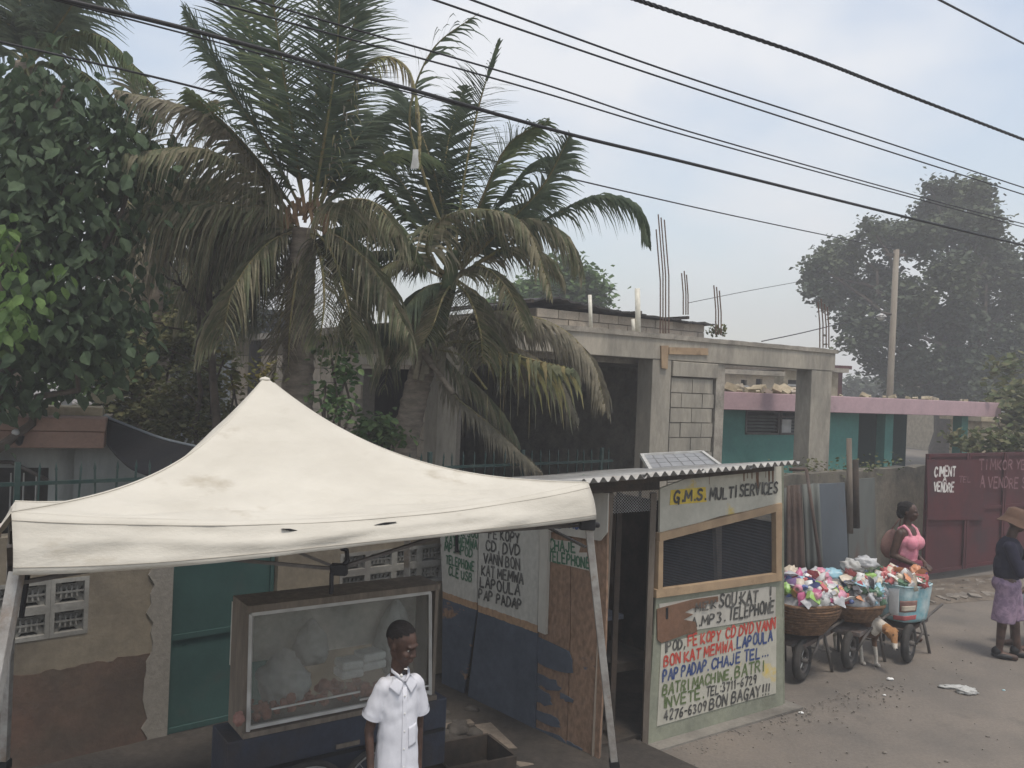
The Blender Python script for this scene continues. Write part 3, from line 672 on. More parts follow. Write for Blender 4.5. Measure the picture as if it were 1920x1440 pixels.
# block infill between the second pillar and the open frame
a, b = sx(1257), sx(1338)
mb = MB(); mb.pbox(BL, a, b, 0, 2.94, -.2, -.03); mb.build('infill_backing', M['mortar'], bd)
mb = MB(); mb.pbox(BL, a, b+.04, 2.95, 3.16, -.2, .03); mb.build('infill_beam', M['concrete'], bd, bevel=.008)
blocks(bd, BL, a, b, .2, 2.94, -.028, 'concrete', bw=.42, bh=.21, seed=2)
mb = MB(); mb.pix(BL, [(1255, 651), (1328, 653), (1328, 666), (1255, 664)], .01, .035); mb.build('formwork_board', M['frame'], bd)
mb = MB(); mb.pix(BL, [(1240, 648), (1254, 648), (1252, 692), (1241, 690)], .01, .035); mb.build('formwork_board', M['frame'], bd)
mb = MB(); wall_cells(mb, BL, sx(858), sx(1221), 0, .9, [], -.22, -.1); mb.build('low_front_wall', M['concrete_rough'], bd)
# left side: block wall with a window opening and ring beam
sl = lambda px, py=760: S_(BLs, px, py)
w0, w1 = sl(768), sl(676); wh = (w0, w1, Z_(BLs, 720, 815)-.3, Z_(BLs, 720, 684))
mb = MB(); wall_cells(mb, BLs, .25, 9.4, 0, 3.10, [wh], -.22, -.03); mb.build('side_backing', M['mortar'], bd)
blocks(bd, BLs, .25, 9.3, .9, 3.10, -.028, 'block', bw=.45, bh=.22, holes=[wh], seed=3)
mb = MB(); mb.pbox(BLs, .02, 9.45, 3.11, 3.46, -.25, .015); mb.build('ring_beam', M['cream'], bd, bevel=.01)
mb = MB(); mb.pbox(BLs, w0-.14, w0, wh[2], wh[3], -.23, .01); mb.build('window_jamb', M['concrete'], bd)
mb = MB(); mb.pbox(BLs, w0-.1, w1+.1, wh[3], wh[3]+.12, -.23, .012); mb.build('window_lintel', M['concrete'], bd)
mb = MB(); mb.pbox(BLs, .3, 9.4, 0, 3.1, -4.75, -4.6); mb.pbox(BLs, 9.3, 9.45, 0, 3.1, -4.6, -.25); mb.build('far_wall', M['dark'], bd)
mb = MB(); mb.pbox(BLs, .4, 9.3, 3.1, 3.2, -4.6, -.26); mb.build('ceiling_slab', M['concrete_rough'], bd)
# hut on the roof
hu = Plane(*BL.pt(sx(1000), 0, -2.2).xy, 34)
ht = thing('rooftop_block_hut', 'low block hut with ragged black felt roof on top of the concrete house', 'hut', tuple(hu.pt(2.2, zt)))
h0, h1 = S_(hu, 1006, 600), S_(hu, 1322, 600)
hz = Z_(hu, 1100, 586)
mb = MB(); mb.pbox(hu, h0, h1, zt, hz, -2.5, -.03); mb.build('backing', M['mortar'], ht)
hb = (hz-zt)/3
blocks(ht, hu, h0, h1, zt, hz, -.028, 'block', bw=.42, bh=hb, seed=8)
mb = MB(); gr = []
for j in range(5):
    row = []
    for i in range(50):
        u = h0-.6+(h1-h0+.75)*i/49; v = .12-2.6*j/4
        z = hz+.05+.03*noise.noise(Vector((u*2.2, v, 0)))+.025*rng.random() - (max(0, (h0+.3-u))*.16) - .035*(u-h0)*.8+(.12 if 0 else 0)
        z += .07*math.exp(-((u-h0-.3)/.6)**2)
        row.append(hu.pt(u, z+.045, v+.05*rng.uniform(-1, 1)*(j == 0)))
    gr.append(row)
mb.sheet(gr); mb.build('felt_roof', M['tar'], ht, solid=.03)
for i in range(4):
    u = h0-.3+i*1.1; mb = MB(); mb.bar(hu.pt(u, hz+.06, .3), hu.pt(u+.02, hz+.07, -2.5), .05); mb.build('rafter', M['darkwood'], ht)
# rebar groups and pipes on the roof
def rods(label, pxs, ytop, ybot, D, n=3):
    t = thing('rebar_bundle', label, 'rebar', tuple(at(pxs[0], ybot, D)), 'rebar rods sticking up from the roof')
    for i, (x, yt) in enumerate(zip(pxs, ytop)):
        mb = MB(); dd_ = D+.15*(i % 2); mb.tube([at(x-((ybot-yt)*.04), yt, dd_)+Vector((-.0, 0, 0)), at(x, (yt+ybot)/2, dd_), at(x, ybot, dd_)], .011, 5); mb.build('rod', M['rebar'], t)
rods('tall rusty rebar rods rising above the hut, tallest group', (1243, 1248, 1254, 1238), (402, 408, 412, 430), 625, 13.5)
rods('short rusty rebar rods between the tall group and the weed tuft', (1281, 1286, 1290), (512, 508, 515), 590, 14)
rods('thin leaning rebar rods above the weed tuft on the roof edge', (1342, 1347, 1352), (535, 538, 545), 628, 13.6)
rods('rebar rods above the right hand pillar of the open frame', (1537, 1543, 1549, 1554), (566, 560, 570, 575), 652, 13.7)
for (x, yt, yb, D, r_, lb) in ((1108, 553, 612, 12.2, .028, 'thin white pvc pipe standing on the roof edge, nearest the palm'), (1197, 541, 622, 12.6, .04, 'thick white pvc pipe standing on the roof edge'), (1189, 598, 622, 12.6, .028, 'short white pipe stub beside the thick white pipe')):
    mb = MB(); mb.tube([at(x-2, yt, D), at(x, yb+6, D)], r_, 10); tag(mb.build('vent_pipe', M['pvc']), lb, 'pipe')
rwt = thing('roof_weed', 'tuft of dry weed growing on the concrete roof edge', 'plant', tuple(at(1346, 634, 13.9)))
mb = MB(); scatter(mb, [(at(1346, 626, 13.9), .09)], 110, .06, rng, -.9, shell=.3, spread=1); mb.build('blades', M['grass'], rwt, kind='stuff')
# solar panel leaning above the booth
sp = thing('solar_panel', 'grey solar panel propped on the booth roof', 'solar panel', tuple(at(1280, 885, 8.2)))
c4 = [at(1222, 886, 7.9), at(1356, 878, 8.25), at(1316, 848, 8.9), at(1203, 854, 8.6)]
def lerp4(u, v): return (c4[0]*(1-u)+c4[1]*u)*(1-v)+(c4[3]*(1-u)+c4[2]*u)*v
nn = (c4[1]-c4[0]).cross(c4[3]-c4[0]).normalized()
mb = MB(); mb.prism([p-nn*.02 for p in c4], nn*.015); mb.build('backsheet', M['galv'], sp)
cell = {}
for i in range(6):
    for j in range(4):
        mb = MB(); e = .012; mb.prism([lerp4((i+e*3)/6, (j+e*3)/4), lerp4((i+1-e*3)/6, (j+e*3)/4), lerp4((i+1-e*3)/6, (j+1-e*3)/4), lerp4((i+e*3)/6, (j+1-e*3)/4)], nn*.003); mb.build('cell', M['glassy'], sp)
for a, b in ((0, 1), (1, 2), (2, 3), (3, 0)):
    mb = MB(); mb.bar(c4[a]+nn*.002, c4[b]+nn*.002, .035); mb.build('frame_rail', M['alu'], sp)
for k in (2, 3):
    mb = MB(); mb.bar(c4[k]-nn*.03, c4[k]+Vector((0, 0, -.45)), .025); mb.build('prop', M['barsteel'], sp)

# ================================================================ TURQUOISE HOUSE
th = thing('turquoise_house', 'turquoise single storey house with pink flat roof edge and dark porch', 'house', tuple(TL.pt(3, 0)))
z0, z1 = Z_(TL, 1500, 771), Z_(TL, 1500, 740); e0, e1 = S_(TL, 1300), S_(TL, 1846)
mb = MB(); mb.pbox(TL, e0, e1, z0, z1, -.12, .35); mb.build('pink_fascia', M['pink'], th, bevel=.01)
mb = MB(); mb.pbox(TL, e0, e1, z0+.06, z1-.03, -6, -.13); mb.build('roof_slab', M['concrete_rough'], th)
f0 = S_(TL, 1610)
wn = (S_(TL, 1397), S_(TL, 1520), Z_(TL, 1440, 815), Z_(TL, 1440, 770))
mb = MB(); wall_cells(mb, TL, e0, f0, 0, z0, [wn], -.15, 0); mb.build('front_wall', M['teal'], th)
mb = MB(); mb.pbox(TL, e0+.01, e1-.2, 0, z0-.002, -1.9, -1.75); mb.pbox(TL, f0-.15, f0, 0, z0-.002, -1.74, -.15); mb.build('porch_back_wall', M['porchshade'], th)
mb = MB(); mb.pbox(TL, f0+.01, e1-.2, .0, .3, -1.74, 0); mb.build('porch_floor', M['slab'], th)
for a, b in ((1660, 1675), (1803, 1815)):
    mb = MB(); mb.pbox(TL, S_(TL, a), S_(TL, b), .31, z0-.003, -.2, .0); mb.build('porch_column', M['teal'], th)
for a, b in ((f0+.02, S_(TL, 1659)), (S_(TL, 1676), S_(TL, 1802))):
    zz = Z_(TL, 1640, 879); mb = MB(); mb.pbox(TL, a, b, zz-.09, zz, -.18, -.02); mb.build('balustrade_rail', M['teal'], th)
    k = a+.08
    q = MB(); hgt = zz-.10-.31; q.lathe((0, 0, 0), [(.05, 0), (.05, .05), (.03, .08), (.055, hgt*.4), (.028, hgt*.75), (.045, hgt*.9), (.045, hgt)], 8, close=True); bal = q.mesh('baluster', M['teal'])
    while k < b-.05: piece('baluster', bal, th, TL.pt(k, .31, -.1)); k += .17
for a, b in ((0, .5), (.52, 1)):
    u0, u1 = wn[0]+(wn[1]-wn[0])*a, wn[0]+(wn[1]-wn[0])*b
    mb = MB(); mb.pbox(TL, u0, u1, wn[2], wn[2]+.03, -.1, .02); mb.pbox(TL, u0, u1, wn[3]-.03, wn[3], -.1, .02); mb.pbox(TL, u0, u0+.03, wn[2], wn[3], -.1, .02); mb.pbox(TL, u1-.03, u1, wn[2], wn[3], -.1, .02)
    wd = mb.build('window', M['barsteel'], th)
    zz = wn[2]+.04
    while zz < wn[3]-.05:
        mb = MB(); mb.prism([TL.pt(u0+.03, zz, -.06), TL.pt(u1-.03, zz, -.06), TL.pt(u1-.03, zz-.035, -.01), TL.pt(u0+.03, zz-.035, -.01)], (0, 0, .006)); mb.build('louvre', M['greysheet'], wd); zz += .06
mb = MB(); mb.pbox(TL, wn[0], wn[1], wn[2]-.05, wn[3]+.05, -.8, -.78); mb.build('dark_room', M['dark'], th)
mb = MB(); a = S_(TL, 1463); mb.pbox(TL, a, a+.28, wn[2]+.04, wn[2]+.28, -.055, .0); mb.build('window_air_unit', M['galv'], th)
# rubble on that roof
rb = thing('roof_rubble', 'pale broken blocks heaped on the pink edged roof', 'rubble', tuple(TL.pt(1, z1)))
for i in range(46):
    px = rng.choice((rng.uniform(1376, 1525), rng.uniform(1560, 1840))); s = rng.uniform(.06, .2)*(1 if px < 1530 else .55); p = TL.pt(S_(TL, px), z1+s*.3, rng.uniform(-1.2, -.1))
    mb = MB(); mb.box(p, (s*1.5, s, s*.7), Euler((rng.uniform(-.5, .5), rng.uniform(-.5, .5), rng.uniform(0, 3))).to_matrix()); mb.build('broken_block', M['creamrim' if rng.random() < .5 else 'block'], rb)
# houses behind it
def farhouse(label, px0, px1, yt, yb, D, m, roof='tar', wins=(), cat='house', dep=5):
    P = Plane(*at(px0, 700, D).xy, 12); t = thing('distant_house', label, cat, tuple(P.pt(0, 0)))
    a, b = S_(P, px0, 700), S_(P, px1, 700); zt_ = Z_(P, px0, yt); hs = [(S_(P, w[0], 700), S_(P, w[1], 700), Z_(P, w[0], w[3]), Z_(P, w[0], w[2])) for w in wins]
    mb = MB(); wall_cells(mb, P, a, b, 0, zt_, hs, -.2, 0); mb.pbox(P, a, b, 0, zt_-.01, -dep, .2-dep); mb.pbox(P, a, a+.2, 0, zt_-.01, .2-dep, -.21); mb.pbox(P, b-.2, b, 0, zt_-.01, .2-dep, -.21); mb.build('wall', M[m], t)
    mb = MB(); mb.pbox(P, a-.2, b+.2, zt_+.003, zt_+.12, -dep-.2, .2); mb.build('roof', M[roof], t)
    for h in hs:
        mb = MB(); mb.pbox(P, h[0], h[1], h[2], h[3], -.16, -.12); mb.build('window', M['dark'], t)
        mb = MB(); mb.pbox(P, h[0]-.03, h[1]+.03, h[2]-.06, h[2]-.003, -.1, .05); mb.build('sill', M['galv'], t)
    return t
farhouse('bare block house with square openings seen through the open concrete frame', 1340, 1452, 700, 745, 22, 'block', 'concrete_rough', ((1390, 1401, 712, 722), (1418, 1430, 710, 722)))
farhouse('pale block house with rusty roof sheet seen through the open concrete frame', 1470, 1572, 694, 745, 24, 'creamrim', 'concrete_rough', ((1478, 1500, 712, 720),))
farhouse('small dark red house wall right of the open concrete frame', 1566, 1580, 692, 745, 28, 'redgate', 'redgate')
farhouse('pale yellow house glimpsed behind the big tree', 1778, 1830, 690, 800, 46, 'creamrim', 'tar', ((1790, 1800, 712, 730),))
farhouse('low cream yard building with white door at the right edge', 1845, 2060, 790, 850, 23, 'creamrim', 'creamrim', ((1880, 1892, 800, 835),), dep=1.2)
farhouse('blue grey house glimpsed between the palm trunks', 420, 560, 585, 690, 22, 'bluegrey', 'bluegrey', ((440, 470, 610, 640), (505, 530, 605, 640)))
farhouse('pale house gable glimpsed through the left tree', 175, 260, 572, 690, 20, 'galv', 'galv', ((196, 206, 590, 615),))
farhouse('grey walled house behind the left fence line', 300, 420, 640, 760, 19, 'greyplaster', 'concrete_rough', ((330, 350, 670, 700),))
# utility pole + wires
up = thing('utility_pole', 'bare wooden utility pole standing before the big tree', 'utility pole', tuple(at(1668, 760, 20.5).xy)+(0,))
pt_, pb_ = at(1681, 468, 20.5), at(1668, 745, 20.5)
d_ = (pb_-pt_); base = pt_+d_*((pt_.z)/(pt_.z-pb_.z))
mb = MB(); mb.tube([base, pt_], [.09, .066], 12); mb.build('pole', M['palepole'], up)
mb = MB(); mb.bar(at(1679, 478, 20.5)+V(-.25, 0, 0), at(1679, 478, 20.5)+V(.25, 0, 0), .06); mb.build('bracket', M['barsteel'], up)
lm = at(1652, 592, 20.4); mb = MB(); mb.tube([at(1674, 590, 20.5), at(1652, 586, 20.4)], .03, 6); mb.build('lamp_arm', M['barsteel'], up)
mb = MB(); mb.lathe(lm, [(.02, .06), (.10, .02), (.13, -.03), (.11, -.04)], 12); mb.ell(lm-V(0, 0, .05), (.085, .085, .06)); mb.build('lamp_head', M['galv'], up)
def wire(label, px, Dl, Dr, r_, n=60, twist=False, m='black'):
    x0, x1 = px[0][0], px[-1][0]; pts = []
    for x, y in px:
        t = (x-x0)/(x1-x0); pts.append(at(x, y, 1/((1-t)/Dl+t/Dr)))
    path = bez(pts, n); mb = MB()
    if twist:
        for k in (0, 1, 2):
            q = []
            P2 = bez(pts, n*5)
            for i, p in enumerate(P2): a = i*.9+k*2.09; q.append(p+V(0, math.cos(a), math.sin(a))*r_*.6)
            mb.tube(q, r_*.55, 5)
    else: mb.tube(path, r_, 6)
    return tag(mb.build('power_line', M[m]), label, 'power line', 'overhead power lines')
wire('thick twisted cable, topmost long line at upper right', [(1120, -28), (1195, 0), (1500, 101), (1700, 178), (1920, 262), (2060, 316)], 5, 9.5, .0135, twist=True)
wire('upper thin wire of the pair below the twisted cable', [(820, -25), (885, 0), (1250, 132), (1580, 240), (1920, 352), (2060, 396)], 5.5, 13, .0075)
wire('lower thin wire of the pair below the twisted cable', [(750, -22), (815, 0), (1200, 132), (1530, 240), (1920, 365), (2060, 408)], 5.5, 13, .0075)
wire('upper thin wire of the pair crossing the palm tops', [(380, -30), (475, 0), (675, 58), (1020, 158), (1300, 249), (1743, 374), (1920, 420), (2060, 456)], 5.5, 15, .0075)
wire('lower thin wire of the pair crossing the palm tops', [(300, -30), (400, 3), (692, 83), (996, 167), (1300, 258), (1738, 378), (1920, 426), (2060, 462)], 5.5, 15, .0075)
wire('thickest black cable crossing the palm crowns', [(60, -18), (110, -3), (380, 62), (767, 167), (1050, 247), (1300, 308), (1715, 411), (1920, 460), (2060, 492)], 5, 13, .015)
wire('slack thin cable hanging just under the thickest black cable', [(40, -14), (110, 2), (380, 72), (640, 141), (900, 208), (1100, 262)], 5, 9, .006)
wire('single low wire running to the top of the utility pole', [(-80, 56), (0, 78), (320, 152), (640, 235), (1040, 328), (1300, 388), (1500, 431), (1680, 468)], 7, 20.5, .011)
wire('short stretch of wire at the top right corner', [(1700, -32), (1762, 0), (1920, 82), (2060, 154)], 6, 9, .0085)
wire('thin sagging service wire behind the open concrete frame', [(1428, 640), (1500, 625), (1580, 606), (1660, 590)], 15, 20.4, .010)
wire('faint far wire in the sky above the weed tuft', [(1290, 568), (1400, 546), (1510, 526)], 22, 26, .009)

# ================================================================ LEFT HOUSE
LP = Plane(*at(200, 800, 8.6).xy, 22)
lh = thing('brown_edged_house', 'low grey house with brown roof edge and cream rim left of the tent', 'house', tuple(LP.pt(-2, 0)))
lz0, lz1 = Z_(LP, 195, 836), Z_(LP, 195, 782); l0 = S_(LP, -120, 800)
mb = MB(); mb.pbox(LP, l0, 0, lz0, lz0+.16, -.1, .30); mb.build('lower_fascia', M['fascia'], lh, bevel=.006)
mb = MB(); mb.pbox(LP, l0, .01, lz0+.165, lz1, -.1, .33); mb.build('upper_fascia', M['fascia'], lh, bevel=.006)
mb = MB(); mb.pbox(LP, l0, -.05, lz1+.002, lz1+.09, -.5, -.12); mb.build('roof_rim', M['creamrim'], lh, bevel=.01)
mb = MB(); mb.pbox(LP, l0, 0, lz1-.12, lz1-.02, -4, -.11); mb.build('roof_slab', M['slab'], lh)
dr = (S_(LP, -60, 950), S_(LP, 85, 950), 0, Z_(LP, 40, 880))
mb = MB(); wall_cells(mb, LP, l0, S_(LP, 138, 900), 0, lz0, [dr], -.35, -.15); mb.build('front_wall', M['greyplaster'], lh)
mb = MB(); mb.pbox(LP, S_(LP, 139, 900), S_(LP, 290, 900), 0, lz0+.02, -.1, .05); mb.build('side_wall', M['greyplaster'], lh)
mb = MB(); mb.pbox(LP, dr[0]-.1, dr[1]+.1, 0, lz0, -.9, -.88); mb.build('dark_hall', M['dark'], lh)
dg = MB(); dg.tube([LP.pt(dr[0], dr[3]-.1, -.12), LP.pt(dr[0]*.7+dr[1]*.3, dr[3]+.06, -.12), LP.pt((dr[0]+dr[1])/2, dr[3]+.06, -.12), LP.pt(dr[1], dr[3]-.12, -.12)], .02, 6); ga = dg.build('door_grille', M['barsteel'], lh)
k = dr[0]
while k < dr[1]:
    mb = MB(); mb.tube([LP.pt(k, 0, -.13), LP.pt(k, dr[3]-.05, -.13)], .008, 5); mb.build('grille_bar', M['galv'], ga); k += .11
lp_ = at(45, 808, 8.3); l = thing('wall_lamp', 'small round lamp fixed to the brown roof edge', 'lamp', tuple(LP.pt(S_(LP, 45, 808), Z_(LP, 45, 808), .33)))
c = LP.pt(S_(LP, 45, 808), Z_(LP, 45, 808), .34); mb = MB(); mb.tube([c, c+LP.n*.07], .03, 10); mb.build('lamp_base', M['barsteel'], l); mb = MB(); mb.ell(c+LP.n*.09+V(-.01, 0, .01), (.036, .036, .036)); mb.build('bulb', M['galv'], l); mb = MB(); mb.lathe(c+LP.n*.06+V(.02, 0, -.05), [(.045, .03), (.03, -.04), (.01, -.06)], 10); mb.build('lamp_cup', M['black'], l)
ds = thing('satellite_dish', 'small pale satellite dish on the brown edged roof', 'satellite dish', tuple(at(125, 780, 9)))
dm = (V(-.35, -.9, .25)).to_track_quat('Z', 'Y').to_matrix(); c = at(123, 760, 9)
mb = MB(); mb.smooth = True; mb.lathe(c, [(.0, -.03), (.03, -.028), (.06, -.018), (.085, 0), (.088, .003)], 20, dm); mb.build('dish', M['galv'], ds, solid=.006)
mb = MB(); mb.tube([c, c+V(.03, .03, -.14)], .01, 6); mb.build('mast', M['barsteel'], ds)
mb = MB(); mb.tube([c+dm @ V(0, -.08, 0), c+dm @ V(0, -.02, .12)], .004, 5); mb.build('feed_arm', M['barsteel'], ds)
# rods on rim
for i, x in enumerate((60, 72, 112)):
    mb = MB(); mb.tube([at(x, 782, 8.8), at(x+2, 748, 8.8)], .006, 5); tag(mb.build('roof_rod', M['rebar']), 'thin rod standing on the cream roof rim left of the dish', 'rod', 'thin rods on the cream roof rim')
# metal sheets on the roof
mb = MB(); mb.prism([at(130, 779, 9), at(205, 783, 9.2), at(176, 770, 9.8), at(128, 764, 9.8)], (0, 0, .02)); tag(mb.build('roof_sheet', M['bluegrey']), 'flat blue grey metal sheet lying behind the satellite dish', 'metal sheet')
# black awning
aw = thing('black_awning', 'black tarpaulin awning sloping down from the brown roof edge to the tent', 'awning', tuple(at(280, 860, 8)))
T = [at(201, 783, 8.6), at(260, 806, 8.4), at(310, 824, 8.2), at(380, 840, 8.0)]; B = [at(199, 832, 8.2), at(225, 862, 7.9), at(265, 888, 7.6), at(400, 925, 7.2)]
tp, bp = bez(T, 14), bez(B, 14); mb = MB(); mb.smooth = True
mb.sheet([[tp[i].lerp(bp[i], j/8)+V(0, 0, -.04*math.sin(math.pi*j/8)) for i in range(15)] for j in range(9)]); mb.build('tarpaulin', M['blacktarp'], aw, solid=.008)
mb = MB(); mb.tube(tp, .016, 6); mb.build('edge_pipe', M['bluegrey'], aw)
# ================================================================ THE BOOTH
bt = thing('service_booth', 'patched wooden phone and media repair booth with painted G.M.S. sign', 'booth', tuple(BF.pt(.3, 0)))
lbl = 'booth'
s_l, s_r = 0.0, S_(BF, 1467, 1100)
fz = lambda x, y: BF.hit(x, y)
mb = MB(); mb.pix(BF, [(1238, 916), (1300, 893), (1375, 880), (1465, 868), (1466, 945), (1350, 968), (1237, 1003)], -.02, .0); sign = mb.build('sign_board', M['signwhite'], bt, label='white sign board with G.M.S. on yellow')
mb = MB(); mb.pix(BF, [(1258, 919), (1323, 913), (1325, 941), (1256, 947)], .001, .003); mb.build('yellow_patch', M['yellow'], sign)
lettering(BF, (1263, 942), (1326, 936), 19, 'G.M.S.', M['ink'], sign, n=.006, wt=.24)
lettering(BF, (1331, 937), (1382, 932), 19, 'MULTI', M['ink'], sign, n=.006, wt=.19)
lettering(BF, (1387, 931), (1460, 924), 19, 'SERVICES', M['ink'], sign, n=.006, wt=.19)
rs = random.Random(9); mb = MB()
for x, w, l in ((1395, 3, 14), (1402, 1.5, 10), (1410, 2.5, 12), (1420, 6, 33), (1442, 4, 22), (1449, 4, 24), (1330, 1, 10), (1436, 1.2, 14)):
    y0 = 903-(x-1300)*.155; mb.pix(BF, [(x-w/2, y0-10), (x+w/2, y0-10), (x+w/2.4, y0+l), (x-w/4, y0+l)], .0008, .0018)
mb.build('rust_run', M['tornbrown'], sign)
for nm, q in (('top_rail', [(1237, 1000), (1467, 943), (1467, 957), (1237, 1016)]), ('bottom_rail', [(1231, 1106), (1467, 1074), (1467, 1089), (1231, 1122)]), ('left_stile', [(1236, 1016), (1244, 1014), (1243, 1105), (1234, 1106)]), ('right_stile', [(1455, 960), (1467, 957), (1466, 1074), (1456, 1076)])):
    mb = MB(); mb.pix(BF, q, -.03, .022); mb.build(nm, M['frame'], bt, bevel=.002)
mb = MB(); mb.pix(BF, [(1342, 985), (1354, 982), (1353, 1090), (1346, 1091)], -.09, -.05); mb.build('inner_post', M['oldwood'], bt)
# mesh over the window opening (thin horizontal and vertical wires)
mb = MB(); u0, zA = fz(1244, 1014); u1, _ = fz(1455, 960); zlo = fz(1244, 1105)[1]-.02; zhi = fz(1455, 960)[1]+.02
z = zlo
while z < zhi: mb.pbox(BF, u0, u1, z, z+.0035, -.026, -.022); z += .0125
mb.build('window_mesh', M['smokymesh'], bt, kind='stuff')
mb = MB(); mb.pix(BF, [(1231, 1110), (1467, 1078), (1467, 1160), (1226, 1195)], -.02, -.002); up_b = mb.build('upper_panel', M['greenboard'], bt)
mb = MB(); mb.pix(BF, [(1226, 1192), (1468, 1157), (1468, 1326), (1212, 1402)], -.03, .0); lo_b = mb.build('lower_panel', M['greenboard'], bt)
mb = MB(); mb.pix(BF, [(1236, 1133), (1440, 1100), (1455, 1101), (1454, 1158), (1240, 1191)], .0, .004); wp1 = mb.build('white_area', M['whiteboard'], up_b)
mb = MB(); mb.pix(BF, [(1240, 1207), (1456, 1160), (1455, 1300), (1400, 1314), (1232, 1362)], .001, .005); wp2 = mb.build('white_area', M['signwhite'], lo_b)
mb = MB(); mb.pix(BF, [(1232, 1142), (1300, 1124), (1347, 1118), (1347, 1128), (1320, 1134), (1322, 1140), (1300, 1140), (1284, 1148), (1300, 1152), (1282, 1162), (1304, 1166), (1308, 1184), (1285, 1190), (1240, 1206), (1233, 1200)], .006, .012); mb.build('torn_hardboard', M['tornbrown'], bt, label='torn brown hardboard scrap')
mb = MB(); mb.pix(BF, [(1249, 1140), (1253, 1139), (1253, 1160), (1249, 1161)], .013, .016); mb.build('slot', M['black'], bt)
n1 = .008
lettering(BF, (1304, 1147), (1345, 1139), 14, 'MIZIK', M['ink'], wp1, n=.014, wt=.2)
lettering(BF, (1348, 1139), (1423, 1128), 20, 'SOU:KAT', M['ink'], wp1, n=n1, wt=.2); lettering(BF, (1440, 1124), (1450, 1122), 20, '!', M['ink'], wp1, n=n1, wt=.25)
lettering(BF, (1296, 1176), (1362, 1164), 17, 'A.MP3.', M['ink'], wp1, n=n1, wt=.2); lettering(BF, (1366, 1163), (1453, 1147), 20, 'TELEPHONE', M['ink'], wp1, n=n1, wt=.2)
lettering(BF, (1246, 1224), (1286, 1213), 17, 'IPOD,', M['ink'], wp2, n=n1, wt=.2); lettering(BF, (1290, 1212), (1353, 1199), 18, 'F% KOPY', M['inkred'], wp2, n=n1, wt=.2)
lettering(BF, (1361, 1197), (1456, 1178), 18, 'CD DVD.VANN', M['inkred'], wp2, n=n1, wt=.2)
lettering(BF, (1245, 1250), (1380, 1218), 18, 'BON KAT MEMWA.', M['inkred'], wp2, n=n1, wt=.2); lettering(BF, (1382, 1216), (1450, 1201), 18, 'LAPOULA', M['inkblue'], wp2, n=n1, wt=.2)
lettering(BF, (1243, 1278), (1330, 1256), 19, 'PAP PADAP.', M['inkblue'], wp2, n=n1, wt=.2); lettering(BF, (1334, 1255), (1442, 1229), 18, 'CHAJE TEL...', M['inkblue'], wp2, n=n1, wt=.2)
lettering(BF, (1242, 1304), (1374, 1272), 18, 'BATRI MACHINE,', M['inkolive'], wp2, n=n1, wt=.2); lettering(BF, (1378, 1271), (1434, 1257), 19, 'BATRI', M['inkolive'], wp2, n=n1, wt=.18)
lettering(BF, (1243, 1328), (1322, 1308), 18, 'INV%T%.', M['inkolive'], wp2, n=n1, wt=.2); lettering(BF, (1324, 1306), (1420, 1280), 15, 'TEL:3711-6729', M['ink'], wp2, n=n1, wt=.2)
lettering(BF, (1245, 1352), (1326, 1331), 16, '4276-6309', M['ink'], wp2, n=n1, wt=.2); lettering(BF, (1330, 1330), (1444, 1300), 18, 'BON BAGAY!!!', M['ink'], wp2, n=n1, wt=.2)
# posts of the front
def post(P, a, b, w, m, nm='post', n=0, d=.07):
    mb = MB(); mb.bar(P.pt(*P.hit(*a, n), n-d/2), P.pt(*P.hit(*b, n), n-d/2), w, d); return mb.build(nm, M[m], bt)
post(BF, (1231, 925), (1214, 1412), .045, 'oldwood', 'corner_post'); post(BF, (1468, 866), (1470, 1328), .05, 'greenboard', 'corner_post', -.02)
post(BF, (1147, 925), (1122, 1440), .07, 'oldwood', 'door_post', .01)
post(BF, (1168, 925), (1150, 1430), .04, 'darkwood', 'door_post', -.15)
# lintel + chicken wire above the door
mb = MB(); mb.pix(BF, [(1100, 905), (1237, 902), (1237, 918), (1100, 926)], -.06, -.01); mb.build('lintel', M['darkwood'], bt)
mb = MB(); a0, za = fz(1155, 924); a1, zb2 = fz(1236, 958); k = a0-.4
while k < a1:
    for sg in (1, -1):
        p0 = [k, zb2] if sg > 0 else [k+.2, zb2]; p1 = [k+(za-zb2)*1.25, za] if sg > 0 else [k+.2-(za-zb2)*1.25, za]
        # clip to the opening
        def clip(p, q):
            (x0, y0), (x1, y1) = p, q
            if x0 < a0 and x1 < a0 or x0 > a1 and x1 > a1: return None
            f = lambda X: y0+(y1-y0)*(X-x0)/(x1-x0)
            if x0 < a0: y0 = f(a0); x0 = a0
            if x1 < a0: y1 = f(a0); x1 = a0
            if x0 > a1: y0 = f(a1); x0 = a1
            if x1 > a1: y1 = f(a1); x1 = a1
            return (x0, y0), (x1, y1)
        c_ = clip(tuple(p0), tuple(p1))
        if c_: mb.tube([BF.pt(c_[0][0], c_[0][1], -.03+.002*sg), BF.pt(c_[1][0], c_[1][1], -.03+.002*sg)], .0018, 4)
    k += .028
mb.build('wire_netting', M['galv'], bt, kind='stuff')
# interior: back wall, right wall, floor, shelf, wheel
dpt = -2.1
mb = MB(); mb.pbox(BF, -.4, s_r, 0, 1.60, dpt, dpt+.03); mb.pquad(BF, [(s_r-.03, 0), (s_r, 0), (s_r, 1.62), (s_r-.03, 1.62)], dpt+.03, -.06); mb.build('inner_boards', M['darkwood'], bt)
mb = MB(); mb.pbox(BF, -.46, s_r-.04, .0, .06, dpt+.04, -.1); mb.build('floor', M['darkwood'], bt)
mb = MB(); mb.pix(BF.off(-.25), [(1150, 1245), (1222, 1235), (1222, 1250), (1150, 1262)], -.5, 0); mb.build('counter', M['darkwood'], bt)
